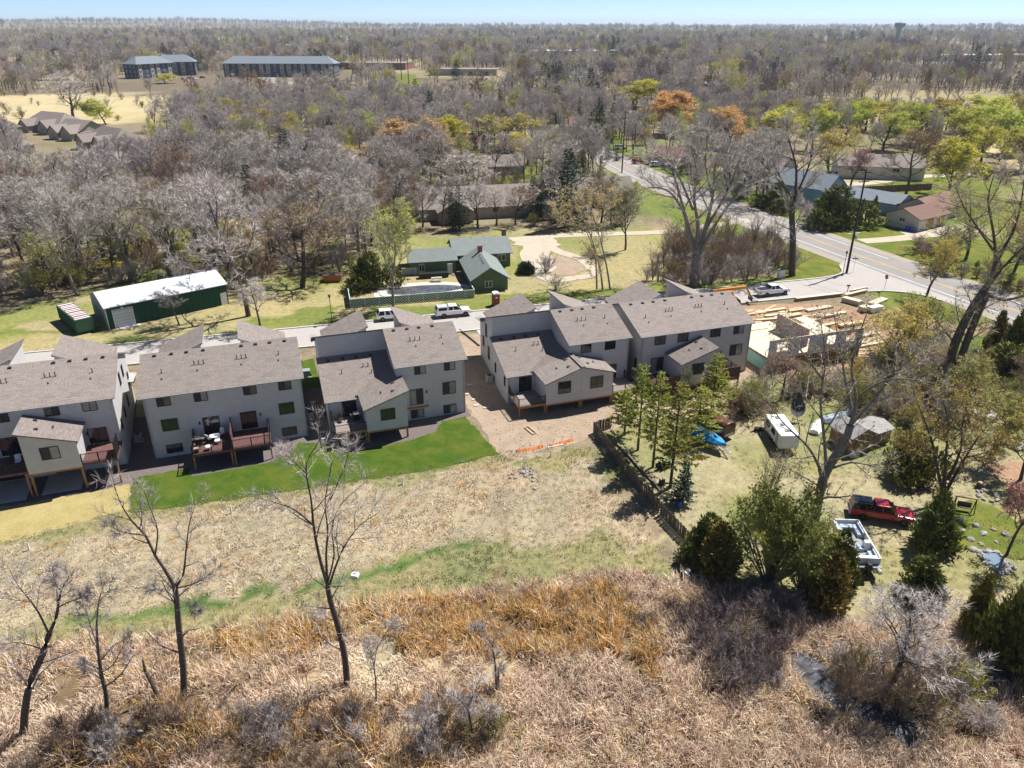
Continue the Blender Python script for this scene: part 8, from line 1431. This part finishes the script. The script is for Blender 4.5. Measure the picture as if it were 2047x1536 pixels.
a, b = in_zone([(1450, 815), (1520, 785), (1700, 775), (1800, 700), (1880, 690), (1890, 720), (1960, 730), (2060, 700), (2080, 870), (1960, 850), (1830, 860), (1740, 830), (1650, 800), (1560, 805), (1500, 835), (1440, 840)], 1.9, 44); k = vnoise(a, b, 5, 45) > .3; a, b = a[k], b[k]; scatter('yard_brush', a, b, zt(a, b), np.random.default_rng(6).uniform(.5, 1.25, len(a)), idxs(len(a), [1, 1, 2, 3.5, 1.5, 3.5], 7), [m[0] for m in kinds_brush[:3]] + [merged('budshrub', 'olive', 'twig_olive')[0], merged('budshrub', 'gold', 'twig_olive')[0], merged('shrub1', None, 'twig_tan')[0]], 'olive and grey brush between the building site and the yard', 'brush')
a, b = in_zone([(150, 1430), (330, 1400), (620, 1425), (840, 1450), (900, 1420), (1050, 1400), (1060, 1500), (900, 1570), (100, 1570)], 1.7, 47); k = (vnoise(a, b, 4, 48) > .55); a, b = a[k], b[k]; scatter('reed_brush', a, b, zt(a, b), np.random.default_rng(6).uniform(.35, .85, len(a)), idxs(len(a), [1, 1, 3, .1, .0001, .4], 7), [m[0] for m in kinds_brush], 'grey tangled brush among the near reeds', 'brush')
a, b = in_zone([(1360, 1240), (1500, 1215), (1620, 1230), (1600, 1300), (1560, 1380), (1470, 1390), (1380, 1310)], 1.3, 49); scatter('dark_brush', a, b, zt(a, b), np.random.default_rng(6).uniform(.35, .8, len(a)), idxs(len(a), [2, 2, 2, .1, .0001, .5], 8), [merged('shrub0', None, 'twig_dark')[0], merged('shrub1', None, 'twig_dark')[0], merged('shrub2', None, 'twig_dark')[0]] + [m[0] for m in kinds_brush[3:]], 'dark matted brush beside the open water', 'brush')
a, b = in_zone([(1640, 1310), (1760, 1300), (1930, 1330), (1990, 1420), (1960, 1500), (1850, 1440), (1700, 1420)], 1.6, 50); scatter('pond_brush', a, b, zt(a, b), np.random.default_rng(6).uniform(.35, .9, len(a)), idxs(len(a), [2, 2, 2, 1.5, .3, 1.5], 9), [m[0] for m in kinds_brush], 'olive-grey twiggy brush standing in the shallow pond', 'brush')
a, b = in_zone([(1820, 480), (1900, 510), (1960, 530), (2060, 560), (2060, 600), (1960, 570), (1860, 540)], 3.0, 46); scatter('verge_brush', a, b, zt(a, b), np.random.default_rng(6).uniform(.3, .8, len(a)), idxs(len(a), [2, 2, 3, 2, .6, 1], 7), [m[0] for m in kinds_brush], 'low brown brush along the far road verge', 'brush')
# ---- reeds and dry grass
def tuft(seed, n, H_, rad, lean, wd, mats, seg=2):
    g = random.Random(seed); m = MB()
    for k in range(n):
        a = g.uniform(0, 6.28); r0 = rad * math.sqrt(g.random()); p = Vector((r0 * math.cos(a), r0 * math.sin(a), -.05)); b = g.uniform(0, 6.28); e = abs(g.gauss(0, lean)); h = H_ * g.uniform(.55, 1.15); d = Vector((math.cos(b) * e, math.sin(b) * e, 1)).normalized(); s = Vector((-math.sin(b + g.uniform(-1, 1)), math.cos(b), 0)).normalized() * wd * g.uniform(.6, 1.3); q = p + d * h * .55; d2 = (d + Vector((math.cos(b), math.sin(b), -.5)) * g.uniform(0, .8)).normalized(); t = q + d2 * h * .45
        m.mi = g.choice((0, 0, 1)); m.face([p - s, p + s, q + s * .7, q - s * .7]); m.face([q - s * .7, q + s * .7, t])
    return m.mesh('tuft', [MAT[x] for x in mats], fix=False)
def M_reed(name, a, b): MAT[name] = M_leaf(name, a, b, .22, .012, .25, .85)
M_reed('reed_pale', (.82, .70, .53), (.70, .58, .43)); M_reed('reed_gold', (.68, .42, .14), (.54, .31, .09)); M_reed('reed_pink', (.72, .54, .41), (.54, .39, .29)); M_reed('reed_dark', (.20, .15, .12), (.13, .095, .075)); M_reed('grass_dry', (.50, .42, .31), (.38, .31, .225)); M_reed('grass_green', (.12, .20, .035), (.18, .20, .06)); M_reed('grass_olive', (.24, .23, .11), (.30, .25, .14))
reeds = [tuft(1, 36, 1.25, .55, .7, .028, ('reed_pale', 'reed_gold')), tuft(2, 36, 1.1, .55, .95, .03, ('reed_pale', 'reed_pink')), tuft(3, 32, 1.35, .45, .4, .03, ('reed_gold', 'reed_pale')), tuft(4, 32, 1.3, .45, .45, .03, ('reed_gold', 'reed_dark')), tuft(5, 36, 1.15, .55, .9, .028, ('reed_pink', 'reed_pale')), tuft(6, 36, 1.15, .55, .8, .028, ('reed_pink', 'reed_dark')), tuft(7, 40, 1.4, .45, .4, .022, ('reed_dark', 'reed_pink')), tuft(8, 34, .6, .6, 1.2, .036, ('reed_pale', 'reed_pale'))]
a, b = jitter_grid(-46, 50, 26, 62, .60, 51); k = inpoly(*fray(a, b, 1.2, 3), zone_polys['wetland']) & ((vnoise(a, b, 1.9, 91) * .65 + vnoise(a, b, .8, 92) * .35) > .30); a, b = a[k], b[k]
wat = np.zeros(len(a), bool)
for o in sc.objects:
    pass
for pl_ in POND: wat |= inpoly(a, b, pl_)
a, b = a[~wat], b[~wat]
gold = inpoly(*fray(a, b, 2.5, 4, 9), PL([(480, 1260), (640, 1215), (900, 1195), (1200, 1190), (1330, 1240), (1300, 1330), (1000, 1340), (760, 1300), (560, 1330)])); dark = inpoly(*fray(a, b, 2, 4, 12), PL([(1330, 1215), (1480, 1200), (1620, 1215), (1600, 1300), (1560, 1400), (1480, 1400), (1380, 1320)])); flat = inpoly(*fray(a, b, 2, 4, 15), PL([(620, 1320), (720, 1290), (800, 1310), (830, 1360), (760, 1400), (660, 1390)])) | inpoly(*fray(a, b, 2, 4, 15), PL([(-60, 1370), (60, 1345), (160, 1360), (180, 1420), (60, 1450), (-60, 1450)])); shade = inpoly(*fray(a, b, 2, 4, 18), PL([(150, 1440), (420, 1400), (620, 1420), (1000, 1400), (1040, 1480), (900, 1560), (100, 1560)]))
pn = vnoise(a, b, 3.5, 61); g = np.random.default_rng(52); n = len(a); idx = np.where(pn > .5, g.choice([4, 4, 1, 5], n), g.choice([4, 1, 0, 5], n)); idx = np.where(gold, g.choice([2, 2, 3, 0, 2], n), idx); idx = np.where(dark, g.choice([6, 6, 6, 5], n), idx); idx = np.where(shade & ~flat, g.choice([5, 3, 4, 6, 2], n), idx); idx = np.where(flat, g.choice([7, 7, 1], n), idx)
left = (a < -8) & (b > 47) & (g.random(n) < .5); idx = np.where(left, 0, idx)
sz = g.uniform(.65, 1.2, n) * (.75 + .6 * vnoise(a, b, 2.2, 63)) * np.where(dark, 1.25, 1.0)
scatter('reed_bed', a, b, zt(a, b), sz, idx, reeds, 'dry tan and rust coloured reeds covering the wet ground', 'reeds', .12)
short = [tuft(21, 24, .42, .4, .9, .026, ('reed_pale', 'grass_dry')), tuft(22, 24, .32, .4, 1.0, .026, ('grass_dry', 'grass_olive')), tuft(23, 26, .34, .4, .8, .024, ('grass_olive', 'grass_dry')), tuft(24, 28, .28, .4, .8, .024, ('grass_green', 'grass_olive')), tuft(25, 24, .6, .4, .5, .022, ('reed_gold', 'grass_dry'))]
a, b = jitter_grid(-52, 30, 44, 92, .68, 54); FX2, FY2 = fray(a, b, 1.0, 3); inf = inpoly(FX2, FY2, zone_polys['field']); ing = inpoly(FX2, FY2, zone_polys['green_strip']); ind = inpoly(FX2, FY2, zone_polys['ditch_edge']); k = inf | ing | ind; lyy = (a - O2[0]) * N[0] + (b - O2[1]) * N[1]; 
lawn_poly = [hl(HO[1], -14, -4), hl(HO[3], 16, -1), *PL([(1003, 903), (880, 931), (720, 956), (560, 979), (400, 1002), (258, 1020), (130, 1050), (0, 1081)]), hl(HO[1], -14, -10)]
k &= ~inpoly(a, b, lawn_poly); a, b, inf, ing, ind = a[k], b[k], inf[k], ing[k], ind[k]; n = len(a); g = np.random.default_rng(55); pn = vnoise(a, b, 4, 66)
idx = g.choice([0, 0, 0, 0, 0, 0, 0, 1, 1, 4], n); idx = np.where(ind, g.choice([2, 2, 1, 3], n), idx); idx = np.where(ing, np.where(pn > .5, g.choice([3, 3, 2], n), g.choice([2, 1, 3], n)), idx)
scatter('field_grass', a, b, zt(a, b), g.uniform(.6, 1.25, n) * (.7 + .6 * pn), idx, short, 'short dry grass and weeds of the open field', 'grass', .1)
a, b = in_zone([(1200, 850), (1380, 830), (1500, 830), (1700, 900), (2060, 870), (2200, 900), (2200, 1240), (2000, 1230), (1700, 1210), (1400, 1130)], .95, 56); n = len(a); g = np.random.default_rng(57); pn = vnoise(a, b, 5, 67); k = pn > .3; a, b, pn = a[k], b[k], pn[k]; n = len(a)
scatter('yard_grass', a, b, zt(a, b), g.uniform(.35, .8, n), np.where(pn > .6, g.choice([3, 3, 2], n), g.choice([1, 2, 0], n)), short[:4], 'patchy dry and green grass of the yard', 'grass', .1)
a, b = in_zone([(1880, 1010), (1960, 1000), (2060, 1060), (2050, 1120), (1900, 1090), (1860, 1040)], .8, 97); k = vnoise(a, b, 2.2, 98) > .4; a, b = a[k], b[k]; scatter('ground_cover', a, b, zt(a, b), np.random.default_rng(5).uniform(.7, 1.6, len(a)), idxs(len(a), [.001, .4, 1, 3], 9), short[:4], 'leafy green ground cover between the flat stones', 'ground cover')
a, b = in_zone([(935, 700), (950, 760), (985, 850), (1010, 905), (1110, 895), (1180, 862), (1240, 840), (1230, 810), (1060, 830), (1010, 760), (965, 690)], .55, 99); k = np.random.default_rng(8).random(len(a)) < .5; a, b = a[k], b[k]; clods = []
for me_ in _st[:3]: m_ = me_.copy(); m_.materials.clear(); m_.materials.append(MAT['dirt']); clods.append(m_)
scatter('dirt_clods', a, b, zt(a, b) + .03, np.random.default_rng(5).uniform(.03, .13, len(a)), idxs(len(a), [1, 1, 1], 9), clods, 'loose clods scattered over the bare dirt', 'clods')
turf = [tuft(61, 26, .13, .3, .8, .014, ('grass_green', 'grass_green')), tuft(62, 26, .11, .3, .8, .014, ('grass_green', 'grass_olive')), tuft(63, 26, .12, .3, .8, .014, ('grass_dry', 'grass_olive'))]
for nm_, px_, st_2, wt_, lb_ in (('lawn_grass', [(262, 950), (345, 932), (352, 955), (560, 905), (600, 882), (640, 900), (700, 908), (820, 868), (890, 836), (942, 829), (998, 908), (880, 938), (720, 962), (560, 986), (400, 1009), (258, 1028)], .42, [3, 1.2, .15], 'short bright turf blades of the green lawn'), ('dormant_grass', [(-40, 1050), (0, 1016), (110, 992), (240, 969), (262, 964), (258, 1020), (100, 1063), (0, 1088), (-40, 1096)], .42, [.0001, .3, 3], 'short tan blades of the dormant lawn')):
    a, b = in_zone(px_, st_2, 95); scatter(nm_, a, b, zt(a, b), np.random.default_rng(5).uniform(.6, 1.3, len(a)), idxs(len(a), wt_, 9), turf, lb_, 'grass')
a, b = in_zone([(0, 235), (-200, 240), (-200, 192), (180, 188), (360, 192), (420, 205), (330, 238), (250, 258), (120, 246)], 14, 58); k = np.random.default_rng(1).random(len(a)) < .4; a, b = a[k], b[k]; scatter('marsh_shrubs', a, b, zt(a, b), np.random.default_rng(2).uniform(.5, 1.4, len(a)), idxs(len(a), [2, 2, 3, 2, .3, 1], 7), [m[0] for m in kinds_brush], 'scattered bare shrubs on the tan marsh', 'shrubs')
a, b = in_zone([(1500, 220), (1880, 212), (2060, 205), (2200, 330), (2040, 330), (1900, 280), (1640, 250)], 9, 59); scatter('far_marsh_shrubs', a, b, zt(a, b), np.random.default_rng(2).uniform(.6, 2.0, len(a)), idxs(len(a), [2, 2, 3, 3, 1.5, 1], 7), [m[0] for m in kinds_brush], 'bare and budding shrubs on the far marsh', 'shrubs')
# ================================================================ air
hz_m = bpy.data.materials.new('pale_air'); hz_m.use_nodes = True; t = hz_m.node_tree; t.nodes.clear()
ho_ = t.nodes.new('ShaderNodeOutputMaterial'); pv = t.nodes.new('ShaderNodeVolumePrincipled'); pv.inputs['Color'].default_value = (.74, .86, 1.0, 1); pv.inputs['Density'].default_value = .000075; pv.inputs['Anisotropy'].default_value = .2
t.links.new(pv.outputs[0], ho_.inputs['Volume'])
hb = MB().box(-19000, 19000, -400, 19500, -4, 115).build('haze', hz_m); tag(hb, 'pale haze lying over the far woods', 'haze', None, 'stuff')
